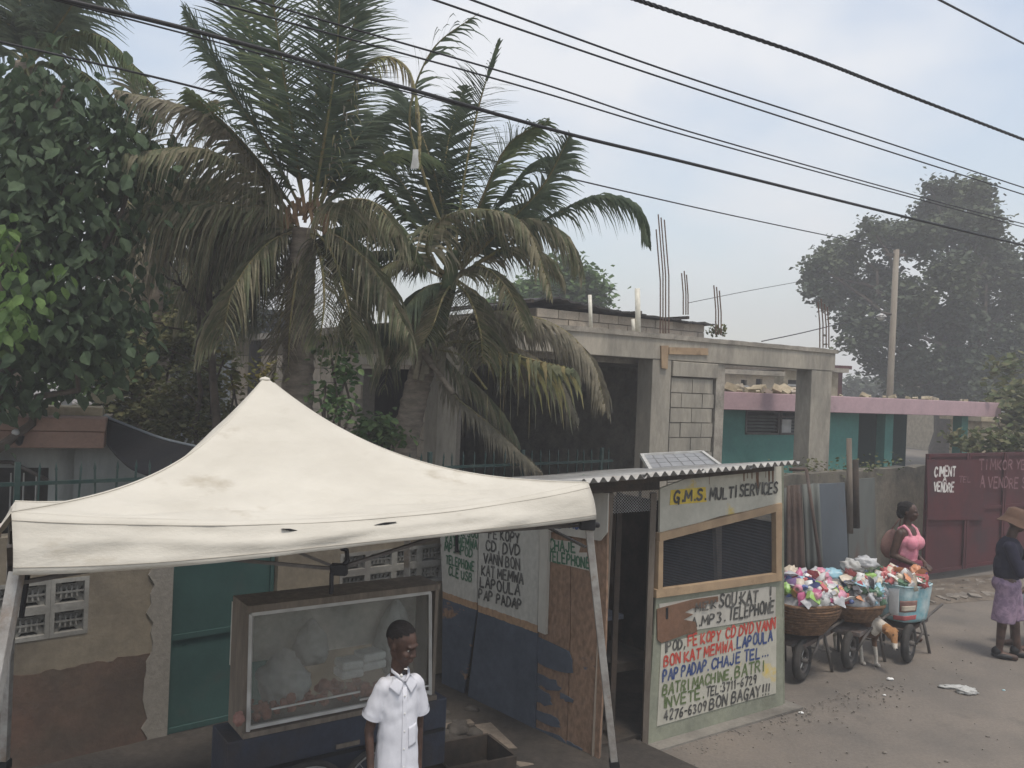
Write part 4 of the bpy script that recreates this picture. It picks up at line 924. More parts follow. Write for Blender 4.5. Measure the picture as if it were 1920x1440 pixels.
# side panels (plywood / painted sheets), each a separate leaning sheet
SP = BS
def spx(x, y): return SP.hit(x, y)
pw = {}
def painted(name, low, orange_top, white_from, bare=0.0, top=(.42, .41, .37)):
    m = mat(name, (.075, .09, .12), .85, (.055, .068, .09), 3, .35, .65, .3, 25, .12); t = m.node_tree; b = t.nodes['Principled BSDF']; src = b.inputs['Base Color'].links[0].from_socket
    g = N(t, 'ShaderNodeNewGeometry'); sp_ = N(t, 'ShaderNodeSeparateXYZ'); L(t, g.outputs['Position'], sp_.inputs[0])
    no = N(t, 'ShaderNodeTexNoise'); no.inputs['Scale'].default_value = 9; no.inputs['Detail'].default_value = 8; no.inputs['Roughness'].default_value = .7
    mp_ = N(t, 'ShaderNodeMapping'); mp_.inputs['Scale'].default_value = (1, 1, .6); L(t, g.outputs['Position'], mp_.inputs[0]); L(t, mp_.outputs[0], no.inputs['Vector'])
    def zstep(z, jit):
        a = N(t, 'ShaderNodeMath', operation='MULTIPLY_ADD'); L(t, no.outputs['Fac'], a.inputs[0]); a.inputs[1].default_value = jit; L(t, sp_.outputs['Z'], a.inputs[2])
        c_ = N(t, 'ShaderNodeMath', operation='GREATER_THAN'); L(t, a.outputs[0], c_.inputs[0]); c_.inputs[1].default_value = z+jit*.5; return c_.outputs[0]
    def mixc(f, a, c):
        x = N(t, 'ShaderNodeMix', data_type='RGBA'); L(t, f, x.inputs[0])
        for i, v in ((6, a), (7, c)):
            if isinstance(v, tuple): x.inputs[i].default_value = v+(1,)
            else: L(t, v, x.inputs[i])
        return x.outputs[2]
    no2 = N(t, 'ShaderNodeTexNoise'); no2.inputs['Scale'].default_value = 30; no2.inputs['Detail'].default_value = 6; L(t, mp_.outputs[0], no2.inputs['Vector'])
    def vary(c, k=.25):
        r_ = N(t, 'ShaderNodeMapRange'); r_.inputs['From Min'].default_value = .3; r_.inputs['From Max'].default_value = .7; r_.inputs['To Min'].default_value = 1-k; r_.inputs['To Max'].default_value = 1+k*.6; L(t, no2.outputs['Fac'], r_.inputs['Value'])
        x = N(t, 'ShaderNodeVectorMath', operation='SCALE'); x.inputs[0].default_value = c; L(t, r_.outputs[0], x.inputs['Scale']); return x.outputs[0]
    c = mixc(zstep(orange_top, .03), src, vary((.33, .215, .13)))
    c = mixc(zstep(white_from, .05), c, vary(top, .15))
    if bare:
        r_ = N(t, 'ShaderNodeMapRange'); r_.inputs['From Min'].default_value = bare-.02; r_.inputs['From Max'].default_value = bare+.02
        n3 = N(t, 'ShaderNodeTexNoise'); n3.inputs['Scale'].default_value = 2.6; n3.inputs['Detail'].default_value = 8; n3.inputs['Roughness'].default_value = .65; mp3 = N(t, 'ShaderNodeMapping'); mp3.inputs['Scale'].default_value = (.6, .6, 1.4); L(t, g.outputs['Position'], mp3.inputs[0]); L(t, mp3.outputs[0], n3.inputs['Vector'])
        L(t, n3.outputs['Fac'], r_.inputs['Value']); c = mixc(r_.outputs[0], c, vary((.235, .15, .10), .35))
    L(t, c, b.inputs['Base Color']); return m
mA = painted('white_over_blue_paint', 0, .79, .85); mB = painted('peeling_wood_panel', 0, .79, .88, bare=.37)
mC = painted('white_over_blue_worn', 0, .79, .85, bare=.60)
def side_sheet(name, top, bot, m, n0=-.02, n1=0, label=None):
    mb = MB(); mb.pix(SP, top+bot, n0, n1); return mb.build(name, m, bt, label=label)
p1 = side_sheet('side_panel', [(824, 975), (897, 975)], [(893, 1148), (866, 1320), (828, 1300), (830, 1112)], mC, -.015, 0)
p2 = side_sheet('side_panel', [(898, 975), (1012, 990)], [(1007, 1180), (1000, 1418), (872, 1345), (896, 1150)], mA, .001, .018)
p3 = side_sheet('side_panel', [(1026, 960), (1070, 955)], [(1068, 1200), (1060, 1442), (1004, 1420), (1010, 1185)], mB, -.018, -.002)
p4 = side_sheet('side_panel', [(1071, 955), (1140, 940)], [(1135, 1200), (1120, 1462), (1062, 1445), (1070, 1200)], mB, -.02, -.001)
mb = MB(); mb.pix(SP, [(1012, 990), (1029, 990), (1022, 1190), (1008, 1184)], .002, .03); mb.build('white_batten', M['whiteboard'], bt)
mb = MB(); mb.pix(SP, [(990, 925), (1140, 925), (1138, 998), (1125, 1014), (1060, 1004), (990, 985)], .021, .034); tp_ = mb.build('top_sign', M['whiteboard'], bt)
lettering(SP, (1036, 989), (1106, 992), 17, 'SERVICES', M['inkblue'], tp_, n=.038, wt=.22)
mb = MB(); mb.pix(SP, [(1029, 1010), (1090, 1018), (1085, 1036), (1100, 1036), (1104, 1070), (1028, 1052)], .001, .004)
gs = mb.build('pale_green_strip', M['whiteboard'], p3); 
lettering(SP, (1030, 1030), (1082, 1037), 17, 'CHAJE', M['inkgreen'], gs, n=.007, wt=.2); lettering(SP, (1028, 1051), (1108, 1067), 17, 'TELEPHONE', M['inkgreen'], gs, n=.007, wt=.2)
for a, b, h, t in (((916, 1009), (976, 1019), 16, 'F% KOPY'), ((911, 1032), (977, 1043), 17, 'CD, DVD'), ((907, 1055), (977, 1069), 17, 'VANN BON'), ((903, 1078), (983, 1095), 17, 'KAT MEMWA'), ((900, 1100), (977, 1118), 17, 'LAPOULA'), ((898, 1122), (980, 1144), 17, 'PAP PADAP')):
    lettering(SP, a, b, h, t, M['ink'], p2, n=.022, wt=.2)
for a, b, h, t in (((845, 1003), (898, 1009), 13, 'MIZIK SOU'), ((836, 1018), (896, 1030), 14, 'KAT MEMWA'), ((834, 1032), (887, 1046), 14, 'MP3 IPOD'), ((836, 1056), (890, 1072), 14, 'TELEPHONE'), ((841, 1077), (886, 1092), 14, 'CLE USB')):
    lettering(SP, a, b, h, t, M['inkgreen'], p1, n=.005, wt=.2)
mb = MB(); mb.pix(SP, [(853, 1000), (857, 1000), (857, 1030), (861, 1036), (851, 1036), (853, 1030)], .006, .02); mb.build('hanging_strap', M['black'], p1)
# loose torn slats of blue sheet on the side
rj = random.Random(31)
for (x, y, l, h) in ((1008, 1196, 78, 46), (1007, 1262, 46, 20), (1006, 1290, 30, 26), (1005, 1330, 52, 18), (1003, 1362, 62, 20), (1002, 1398, 50, 16), (1050, 1300, 26, 10), (1062, 1390, 30, 12)):
    up_ = [(x+l*t, y+l*t*.42+rj.uniform(-2, 2)) for t in (0, .25, .5, .75)]; tip = [(x+l*(.8+.2*rj.random()), y+l*.40+h*k/4) for k in range(1, 4)]
    lo_ = [(x+l*t*(.55+.45*rj.random()), y+h+l*t*.36+rj.uniform(-3, 3)) for t in (.8, .55, .3)]+[(x, y+h)]
    mb = MB(); mb.pix(SP, up_+tip+lo_, .003, .009); mb.build('torn_slat', M['blueflake'], bt)
# roof: corrugated sheets, each one a piece, ridges run front to back
rz = lambda x, y: BF.hit(x, y, .25)
F0, F1 = rz(1090, 903), rz(1497, 868)
for i in range(4):
    u0 = F0[0]+(F1[0]-F0[0])*i/4; u1 = F0[0]+(F1[0]-F0[0])*(i+1)/4+.03; zA = F0[1]+(F1[1]-F0[1])*i/4+.006*(i % 2); zB = F0[1]+(F1[1]-F0[1])*(i+1)/4+.006*(i % 2)
    mb = corrug(BF, [BF.pt(u0, zA, .25), BF.pt(u1, zB, .25+.02*math.sin(i*2)), BF.pt(u1, zB-.34, -2.2), BF.pt(u0, zA-.34, -2.2)], .019, .088); mb.build('roof_sheet', M['zinc'], bt, solid=.004)
mb = MB(); mb.bar(BF.pt(F0[0], F0[1]-.05, .06), BF.pt(F1[0]-.1, F1[1]-.05, .06), .05, .06); mb.build('roof_rafter', M['darkwood'], bt)
mb = MB(); mb.bar(BF.pt(F0[0], F0[1]-.25, -1.2), BF.pt(F1[0]-.1, F1[1]-.25, -1.2), .05, .06); mb.build('roof_rafter', M['darkwood'], bt)
# things lying on/around the booth
wl = thing('old_wheel', 'old dusty wheel standing inside the booth doorway', 'wheel', tuple(gnd(1175, 1405)))
def wheel_geo(parent, c, axis, R_, tw, hub=True, spokes=8, rimm='galv', tyre='rubber'):
    Mx = axis.to_track_quat('Z', 'Y').to_matrix()
    mb = MB(); mb.smooth = True; pr = [(R_-tw+tw*math.cos(a), tw*.9*math.sin(a)) for a in [2*math.pi*k/10 for k in range(11)]]; mb.lathe(c, pr, 28, Mx); ty = mb.build('tyre', M[tyre], parent)
    mb = MB(); mb.smooth = True; mb.lathe(c, [(R_-2*tw+.01, -tw*.6), (R_-2*tw-.008, -tw*.5), (R_-2*tw-.008, tw*.5), (R_-2*tw+.01, tw*.6)], 24, Mx); rm = mb.build('rim', M[rimm], parent)
    for k in range(spokes):
        a = 2*math.pi*k/spokes; mb = MB(); mb.tube([c+Mx @ V(0, 0, tw*.3*(-1)**k), c+Mx @ V(math.cos(a), math.sin(a), 0)*(R_-2*tw)], .006 if spokes < 12 else .0025, 4); mb.build('spoke', M['galv'], rm)
    mb = MB(); mb.tube([c-Mx @ V(0, 0, tw*1.3), c+Mx @ V(0, 0, tw*1.3)], R_*.13, 10); mb.build('hub', M[rimm], parent)
wheel_geo(wl, BF.pt(-.22, .29, -.55), (BF.n*.9+BF.t*.35), .27, .055, spokes=6, rimm='oldwood')
mb = MB(); 
for k in range(3):
    mb.prism([BF.pt(-.26+k*.01, .905+k*.012, -.34), BF.pt(.02, .90+k*.012, -.34), BF.pt(.0, .91+k*.012, -.55), BF.pt(-.2, .91+k*.012, -.58)], (0, 0, .01))
tag(mb.build('folded_cloth', M['greycloth']), 'grey folded cloth lying on the counter inside the booth doorway', 'cloth')
# green bottles/pack on the booth roof edge
for i, (x, y) in enumerate(((1088, 893), (1103, 893), (1117, 894))):
    c = at(x, y, 6.9); mb = MB(); mb.lathe(c-V(0, 0, .03), [(0, 0), (.03, 0), (.033, .03), (.033, .045), (.012, .06), (.012, .07), (0, .07)], 10, Matrix.Rotation(1.2+i*.3, 3, 'Y')); tag(mb.build('green_bottle', M['lbright'] if 0 else M['inkgreen']), 'green plastic bottle lying at the tent end of the booth roof', 'bottle', 'green bottles on the booth roof')
# ---- sheets and posts between booth and old wall
def sheetthing(px, D, m, lab, cat='metal sheet', corr=True, nm='corrugated_sheet'):
    a, b, c, d = [at(x, y, D) for x, y in px]
    if corr: mb = corrug(None, [a, b, c, d], .014, .076)
    else: mb = MB(); mb.prism([a, b, c, d], (0, .02, 0))
    return tag(mb.build(nm, M[m], solid=.004 if corr else 0), lab, cat)
sheetthing([(1466, 1110), (1504, 1105), (1500, 912), (1469, 915)], 9.2, 'greysheet', 'narrow grey corrugated sheet right against the booth')
sheetthing([(1474, 1100), (1512, 1098), (1503, 908), (1475, 911)], 9.05, 'rust', 'rust brown corrugated sheet standing beside the booth')
sheetthing([(1512, 1095), (1545, 1090), (1536, 906), (1504, 908)], 9.3, 'greysheet', 'green grey corrugated sheet between the rusty and blue grey sheets')
sheetthing([(1545, 1090), (1592, 1080), (1584, 905), (1526, 908)], 9.5, 'bluegrey', 'blue grey flat sheet leaning beside the tall wooden post', corr=False, nm='flat_sheet')
mb = MB(); mb.pix(WP.off(.08), [(1590, 900), (1640, 896), (1645, 1085), (1592, 1090)], -.02, 0); tag(mb.build('flat_sheet', M['greysheet']), 'dark weathered sheet fixed between the tall post and the mossy wall', 'metal sheet')
def postthing(a, b, D, w, m, lab):
    mb = MB(); mb.tube([at(*a, D), at(*b, D)], [w, w*.9], 8); tag(mb.build('wooden_post', M[m]), lab, 'post')
postthing((1594, 1000), (1592, 822), 11.0, .04, 'oldwood', 'tall upright wooden post in front of the porch')
postthing((1606, 990), (1604, 862), 11.2, .045, 'darkwood', 'short dark post beside the tall upright post')
postthing((1544, 1100), (1512, 880), 9.0, .02, 'rust', 'thin reddish stick leaning on the metal sheets')
mb = MB(); mb.tube([at(1480, 880, 9.4), at(1512, 880, 9.4)], .02, 6); tag(mb.build('metal_bracket', M['rust']), 'short rusty bar beside the booth roof end', 'bar')
# ---- green weeds/leafs on shed? & pot plants

# ================================================================ TENT
A3, B3, C3, D3 = V(-1.77, 3.05, 2.22), V(.46, 4.90, 2.20), V(-.72, 6.15, 2.08), V(-2.72, 4.72, 1.99)
PK = at(497, 706, 4.67)
tn = thing('canopy_tent', 'dirty white peaked canopy tent over the food cart', 'tent', (-1.2, 4.6, 0))
def canopy(nx=44, ny=40):
    mb = MB(); mb.smooth = True
    for a, b, side in ((A3, B3, 0), (B3, C3, 1), (C3, D3, 2), (D3, A3, 3)):
        g = []
        for j in range(ny+1):
            v = j/ny; row = []
            for i in range(nx+1):
                u = i/nx; e = a.lerp(b, u); p = e.lerp(PK, v)
                ex = 2.75-(1.0 if side == 0 else .5)*(4*u*(1-u))**.7
                z = e.z+(PK.z-e.z)*(v**ex) 
                sag = -(.10 if side == 0 else .05)*(4*u*(1-u))*(1-v)**1.5 - .05*(4*u*(1-u))*math.sin(math.pi*min(1, v*1.3))*(1 if v < .77 else 0)
                # tension creases radiating from the corners and running along the hem
                if side == 0:
                    cr_ = .014*math.sin(v*34+noise.noise(V(u*5, v*2, 0))*5)*math.exp(-v*4.0)*math.exp(-u*1.4)
                    cr_ += .011*math.sin(math.atan2(v+.02, 1.02-u)*24)*math.exp(-((1-u)**2+v*v)*7)
                    cr_ += .006*math.sin(math.atan2(v+.02, u+.02)*30)*math.exp(-(u**2+v*v)*5)
                else: cr_ = 0
                fade = min(1, 5*min(u, 1-u)); 
                nz = .012*noise.noise(V(u*6+side*9, v*4, 1.3))*fade*(1-v)+.006*noise.noise(V(u*14, v*22, 4))*fade*(1-v)
                p = V(p.x, p.y, z+sag+(cr_*1.6*min(1, 8*min(u, 1-u))+nz)*min(1, v*9))
                row.append(p)
            g.append(row)
        mb.sheet(g)
    return mb
mb = canopy(); cn = mb.build('canopy', M['tent'], tn, solid=.003)
# seams and stains near the peak are in the cloth: a raised cap piece
mb = MB(); mb.ell(PK+V(0, 0, -.016), (.03, .03, .014)); mb.build('peak_cap', M['tent'], tn)
for k, (a, b) in enumerate(((A3, B3), (B3, C3), (C3, D3), (D3, A3))):
    g = []; nx = 60; mid = (A3+B3+C3+D3)/4; ou = (b-a).cross(V(0, 0, 1)).normalized()
    if ou.dot((a+b)/2-mid) < 0: ou = -ou
    for j in range(9):
        row = []
        for i in range(nx+1):
            u = i/nx; p = a.lerp(b, u); v = j/8
            z = p.z-(.10 if k == 0 else .05)*(4*u*(1-u)) - (.21-.075*math.sin(math.pi*u)-.02*u)*v*(1+.06*math.sin(u*7+k)*v)
            w_ = .013*math.sin(v*13+u*4+noise.noise(V(u*4, k, 0))*4)*max(.25, 1-1.4*u)+.022*noise.noise(V(u*7, v*1.5, k+5))+.008*noise.noise(V(u*22, v*3, k+2))
            p = V(p.x, p.y, z)+ou*(.075*math.sin(v*math.pi/2)+w_*1.5*math.sin(math.pi*min(v*1.2, 1)*.9)*min(1, 10*min(u, 1-u)+.1)); row.append(p)
        g.append(row)
    mb = MB(); mb.smooth = True; mb.sheet(g); vl_ = mb.build('valance', M['tent'], tn, solid=.003)
    if k in (0, 3):
        for r_i in (1, 7):
            mb = MB(); mb.tube([p+ou*.003 for p in g[r_i]], .0014, 4); mb.build('stitch_line', M['stitch'], vl_)
    mb = MB(); rp = []
    for i in range(41):
        t_ = i/40; z_ = a.z+(PK.z-a.z)*t_**2.75; rp.append(V(a.x+(PK.x-a.x)*t_, a.y+(PK.y-a.y)*t_, z_+.003))
    mb.tube(rp[:40], .0045, 5); mb.build('ridge_seam', M['tent'], tn)
# stitched seam line and small tears along the front
TF = Plane(A3.x, A3.y, math.degrees(math.atan2(B3.y-A3.y, B3.x-A3.x)))
LEN = (B3.xy-A3.xy).length
for a, b in (((527, 991), (558, 994)), ((700, 984), (742, 978))):
    p, q = TF.hit(*a, .03), TF.hit(*b, .03); mb = MB(); mb.pquad(TF, [(p[0], p[1]), ((p[0]+q[0])/2, (p[1]+q[1])/2-.006), (q[0], q[1]), ((p[0]+q[0])/2, (p[1]+q[1])/2+.004)], .030, .042); mb.build('tear', M['black'], tn)
q = TF.hit(1045, 943, .02)
mb = MB(); 
for a, b in (((1022, 953), (1044, 938)), ((1044, 938), (1062, 936)), ((1024, 954), (1060, 948)), ((1044, 938), (1062, 950))):
    p1_, p2_ = TF.hit(*a, .02), TF.hit(*b, .02); mb.bar(TF.pt(p1_[0], p1_[1], .03), TF.pt(p2_[0], p2_[1], .03), .005)
mb.build('printed_mark', M['inkgreen'], tn)
# legs: lean outwards a little, two telescoping sections
def leg(top, foot, w=.042):
    top, foot = Vector(top), Vector(foot); m_ = top.lerp(foot, .74); mb = MB(); mb.bar(top, m_, w); l = mb.build('leg', M['steel'], tn, bevel=.003)
    mb = MB(); mb.bar(m_, foot, w*.72); mb.build('lower_tube', M['frame'] if foot.x > 0 else M['steel'], l)
    mb = MB(); d = (foot-top).normalized(); mb.bar(m_-d*.03, m_+d*.02, w*1.35); mb.build('clamp', M['black'], l)
    mb = MB(); mb.box(foot+V(0, 0, .005), (.09, .09, .01)); mb.build('foot_plate', M['steel'], l)
lt = at(1101, 985, 4.9); lb_ = at(1152, 1440, 5.05); dl = (lb_-lt); lf = lt+dl*((lt.z)/(lt.z-lb_.z)); leg(lt+V(0, 0, .05), lf)
lt = at(32, 1072, 3.08); lb_ = at(3, 1230, 3.0); dl = lb_-lt; lf = lt+dl*((lt.z)/(lt.z-lb_.z)); leg(lt, lf)
leg(C3-V(0.0, .0, .06), (C3.x+.05, C3.y+.05, 0)); leg(D3-V(0, 0, .06), (D3.x-.05, D3.y+.08, 0))
for p in (at(1101, 978, 4.88),):
    mb = MB(); mb.box(p, (.09, .09, .09)); mb.box(p+V(.05, .02, -.02), (.05, .04, .03)); mb.build('corner_joint', M['black'], tn, bevel=.01)
# scissor bars of the front and side trusses
T2 = TF.off(-.06)
def tb(a, b, w=.022, P=T2, m='barsteel'):
    p, q = P.hit(*a), P.hit(*b); mb = MB(); mb.bar(P.pt(*p), P.pt(*q), w, .014); mb.build('truss_bar', M[m], tn)
tb((40, 1092), (235, 1058)); tb((400, 1046), (632, 1067)); tb((545, 1030), (640, 1068)); tb((632, 1066), (838, 1000)); tb((205, 1050), (400, 1046)); tb((838, 1000), (1098, 978))
tb((52, 1075), (40, 1158), .014, m='black')
T3 = T2.off(-.035); tb((690, 1010), (1095, 985), .02, T3)
p, q = T2.hit(618, 1072), T2.hit(617, 1116)
hb_ = T2.pt(*T2.hit(632, 1066), .02); mb = MB(); mb.box(hb_, (.075, .05, .05)); mb.tube([hb_+V(.0, 0, 0), T2.pt(*T2.hit(648, 1050), .02), T2.pt(*T2.hit(646, 1030), .02), T2.pt(*T2.hit(636, 1027), .02)], .012, 8); mb.tube([T2.pt(*T2.hit(618, 1072), .02), T2.pt(*T2.hit(617, 1112), .02)], .011, 8); mb.build('truss_clamp', M['black'], tn, bevel=.004)
for a, b in ((B3, C3), (C3, D3), (D3, A3)):
    a, b = a-V(0, 0, .12), b-V(0, 0, .12); mid = (a+b)/2
    mb = MB(); mb.bar(a, mid-V(0, 0, .22), .02, .012); mb.build('truss_bar', M['barsteel'], tn); mb = MB(); mb.bar(a-V(0, 0, .25), mid, .02, .012); mb.build('truss_bar', M['barsteel'], tn)
    mb = MB(); mb.bar(mid-V(0, 0, .22), b, .02, .012); mb.build('truss_bar', M['barsteel'], tn); mb = MB(); mb.bar(mid, b-V(0, 0, .25), .02, .012); mb.build('truss_bar', M['barsteel'], tn)
mb = MB(); mb.tube([PK-V(0, 0, .02), PK-V(0, 0, .75)], .018, 8); mb.build('centre_pole', M['steel'], tn)

# ================================================================ FOOD CART WITH GLASS CASE
CP = Plane(*at(465, 1365, 4.8).xy, 35)
ct = thing('food_cart', 'dark navy food cart carrying a glass display case under the tent', 'food cart', tuple(CP.pt(.55, 0)))
W_ = S_(CP, 806, 1300); c0, c1 = .74, 1.40; dep = -.25
ds_ = thing('glass_display_case', 'glass fronted wooden display case with fried food standing on the navy cart', 'display case', tuple(CP.pt(W_/2, c0)))
post_q = lambda a, b, w=.022: None
def cbar(s0, z0, n0, s1, z1, n1, w, m, nm='frame_bar', par=ds_, h=None):
    mb = MB(); mb.bar(CP.pt(s0, z0, n0), CP.pt(s1, z1, n1), w, h); return mb.build(nm, M[m], par, bevel=.001)
xr = .02   # the front leans back a little at the top
for s0, z0, s1, z1 in ((0, c0+.02, W_, c0+.02), (-.01, c1, W_-.03, c1), (0, c0, -.01, c1), (W_, c0, W_-.03, c1)): cbar(s0, z0, .006, s1, z1, .006-.0, .02, 'alu')
cbar(.13, c0+.10, .004, W_*.58, c0+.105, .004, .010, 'alu', 'sliding_track'); cbar(W_*.58, c0+.055, .004, W_, c0+.06, .004, .010, 'alu', 'sliding_track')
cbar(W_*.92, c0, -.2, W_*.85, c1, -.22, .012, 'alu', 'side_bar')
mb = MB(); mb.pbox(CP, .012, W_-.03, c0+.03, c1-.012, -.003, .001); mb.build('front_glass', M['glass'], ds_)
mb = MB(); mb.pbox(CP, -.035, W_+.035, c0-.03, c0-.001, dep, .03); mb.build('base_board', M['oldwood'], ds_)
mb = MB(); mb.pbox(CP, -.035, W_+.035, c1+.011, c1+.05, dep, .02); mb.build('top_board', M['oldwood'], ds_)
mb = MB(); mb.pbox(CP, -.035, -.012, c0, c1+.01, dep, -.0); mb.build('side_board', M['oldwood'], ds_)
mb = MB(); mb.pbox(CP, W_+.012, W_+.035, c0, c1+.01, dep, -.0); mb.build('side_board', M['oldwood'], ds_)
mb = MB(); mb.pbox(CP, -.035, W_+.035, c0+.30, c1+.01, dep-.02, dep-.001); mb.build('back_pane', M['backglow'], ds_)
# cart body
mb = MB(); mb.pbox(CP, -.12, W_+.12, .28, c0-.035, dep-.02, .02); cb = mb.build('cart_body', M['navy'], ct, bevel=.01)
mb = MB(); mb.pbox(CP, -.10, W_+.1, .50, .52, .0205, .032); mb.build('trim_strip', M['black'], ct)
mb = MB(); mb.pbox(CP, W_*.45, W_*.58, .535, .56, .0205, .03); mb.build('handle_plate', M['yellow'] if 0 else M['oldwood'], ct)
for i, s in enumerate((.32, .78)):
    w = thing('bw', '', '', (0, 0, 0)) if 0 else None
    wheel_geo(ct, CP.pt(s, .27, .10), CP.n, .27, .018, spokes=20)
for s in (.02, W_):
    mb = MB(); mb.bar(CP.pt(s, 0, -.3), CP.pt(s, .28, -.3), .04); mb.build('leg', M['navy'], ct)
# contents
mb = MB(); gr = []
for i in range(90):
    u, v = rng.uniform(.06, W_-.1), rng.uniform(-.21, -.04); hgt = .10*math.exp(-((u-.45)/.45)**2)+.02
    r_ = rng.uniform(.02, .045); mb.ell(CP.pt(u, c0+.02+rng.uniform(.3, 1)*hgt, v), (r_, r_*.8, r_*.6), 8, 6, Euler((rng.random()*3, rng.random()*3, 0)).to_matrix())
for v in mb.v: v += V(noise.noise(v*40), noise.noise(v*40+V(5, 0, 0)), noise.noise(v*40+V(0, 9, 0)))*.012
tag(mb.build('fried_food', M['meat']), 'heap of reddish fried food pieces inside the glass case', 'food', kind='stuff')
def bagblob(c, r_, seed, label, nm='plastic_bag', m='bagwhite', knot=True, group=None, rot=0):
    mb = MB(); mb.smooth = True; mb.ell((0, 0, 0), (1, 1, 1), 28, 20)
    for v in mb.v:
        d = v.normalized(); n = noise.noise(d*2.2+V(seed, 0, 0))*.28+abs(noise.noise(d*5+V(seed, 3, 0)))*.22
        kk = max(0, d.z)**3*(.55 if knot else 0)
        v.x, v.y, v.z = [c[i]+x for i, x in enumerate((v.x*r_[0]*(1+n-kk), v.y*r_[1]*(1+n-kk), (v.z*(1+n*.5)+kk*.6)*r_[2]))]
    return tag(mb.build(nm, M[m]), label, 'bag', group)
bagblob(CP.pt(.25, c0+.20, -.14), (.15, .08, .14), 1, 'large tied white plastic bag at the left inside the glass case')
bagblob(CP.pt(.42, c0+.38, -.15), (.10, .07, .12), 6, 'tall white plastic bag hanging behind the left bag in the glass case')
bagblob(CP.pt(W_-.20, c0+.33, -.14), (.12, .08, .2), 3, 'tied white plastic bag at the right inside the glass case behind the boy')
for i, (u, z, w, lb) in enumerate(((.66, .20, .15, 'left styrofoam food box inside the glass case'), (.80, .23, .17, 'right rounded styrofoam food box inside the glass case'))):
    mb = MB(); mb.box((0, 0, 0), (w, .13, .14)); o = thing('foam_box', lb, 'box', tuple(CP.pt(u, c0+z-.09, -.13)))
    for k, nm in ((0, 'box_base'), (1, 'box_lid')):
        q = MB(); zz = .055+k*.055; q.prism([V(x*w/2*(1-.06*k), y*.07, zz-.0) for x, y in ((-1, -1), (1, -1), (1, 1), (-1, 1))], (0, 0, .052)); ob = q.build(nm, M['foam'], None, bevel=.014); ob.parent = o; ob.location = (0, 0, zz)
        for kx in ('label', 'category'): 
            if kx in ob: del ob[kx]
        ob.rotation_euler = (0, 0, 0)
    o.rotation_euler.z = R(35)+i*.1
mb = MB(); mb.tube([CP.pt(.0, c0+.14, .02), CP.pt(-.06, c0+.12, .02)], .03, 8); 
tag(bagblob(CP.pt(-.07, c0+.10, .05), (.03, .03, .04), 8, 'red and orange snack pouch at the left end of the display case', 'snack_pouch', 'salmon', False), None, 'snack')
# crates, board and stones beside the booth side
def stone(c, r_, lab, g=None, m='asphaltrock'):
    mb = MB(); mb.smooth = True; mb.ell((0, 0, 0), (1, 1, 1), 14, 10); s = rng.random()*99
    for v in mb.v: d = v.normalized(); k = 1+.35*noise.noise(d*1.4+V(s, 0, 0)); v.x, v.y, v.z = c[0]+d.x*r_[0]*k, c[1]+d.y*r_[1]*k, c[2]+d.z*r_[2]*k
    return tag(mb.build('stone', M[m]), lab, 'stone', g)
for i in range(9):
    x, y = rng.uniform(815, 890), rng.uniform(1335, 1400); p = gnd(x, y); r_ = rng.uniform(.05, .12)
    stone((p.x, p.y, r_*.4), (r_, r_*.8, r_*.6), 'shade-darkened stone on the ground between the boy and the booth side', 'stones beside the booth side', m='shadestone')
cr_t = thing('wooden_crate', 'low dark open wooden crate on the ground behind the boy', 'crate', tuple(gnd(880, 1432, 0)))
cx = gnd(880, 1440, .1); Mz = Matrix.Rotation(R(30), 3, 'Z')
for sx_, sy_, w_, d_2 in ((0, -.2, .5, .02), (0, .2, .5, .02), (-.25, 0, .02, .38), (.25, 0, .02, .38)):
    mb = MB(); mb.box(V(cx.x, cx.y, .12)+Mz @ V(sx_, sy_, 0), (w_, d_2, .2), Mz); mb.build('side', M['darkwood'], cr_t)
mb = MB(); mb.box(V(cx.x, cx.y, .03), (.48, .38, .02), Mz); mb.build('bottom', M['darkwood'], cr_t)
mb = MB(); mb.bar(gnd(905, 1360, .02), gnd(985, 1440, .02), .14, .03); tag(mb.build('plank', M['oldwood']), 'grey plank lying on the ground along the booth side', 'plank')
mb = MB(); mb.bar(gnd(800, 1372, .03), gnd(885, 1356, .03), .08, .04); tag(mb.build('plank', M['oldwood']), 'short plank lying by the stones near the display case', 'plank')
# slab edge under the booth
mb = MB(); mb.pbox(BF, -.6, s_r+.2, .0, .02, -2.0, .12); mb.build('pavement', M['slab'], kind='structure')
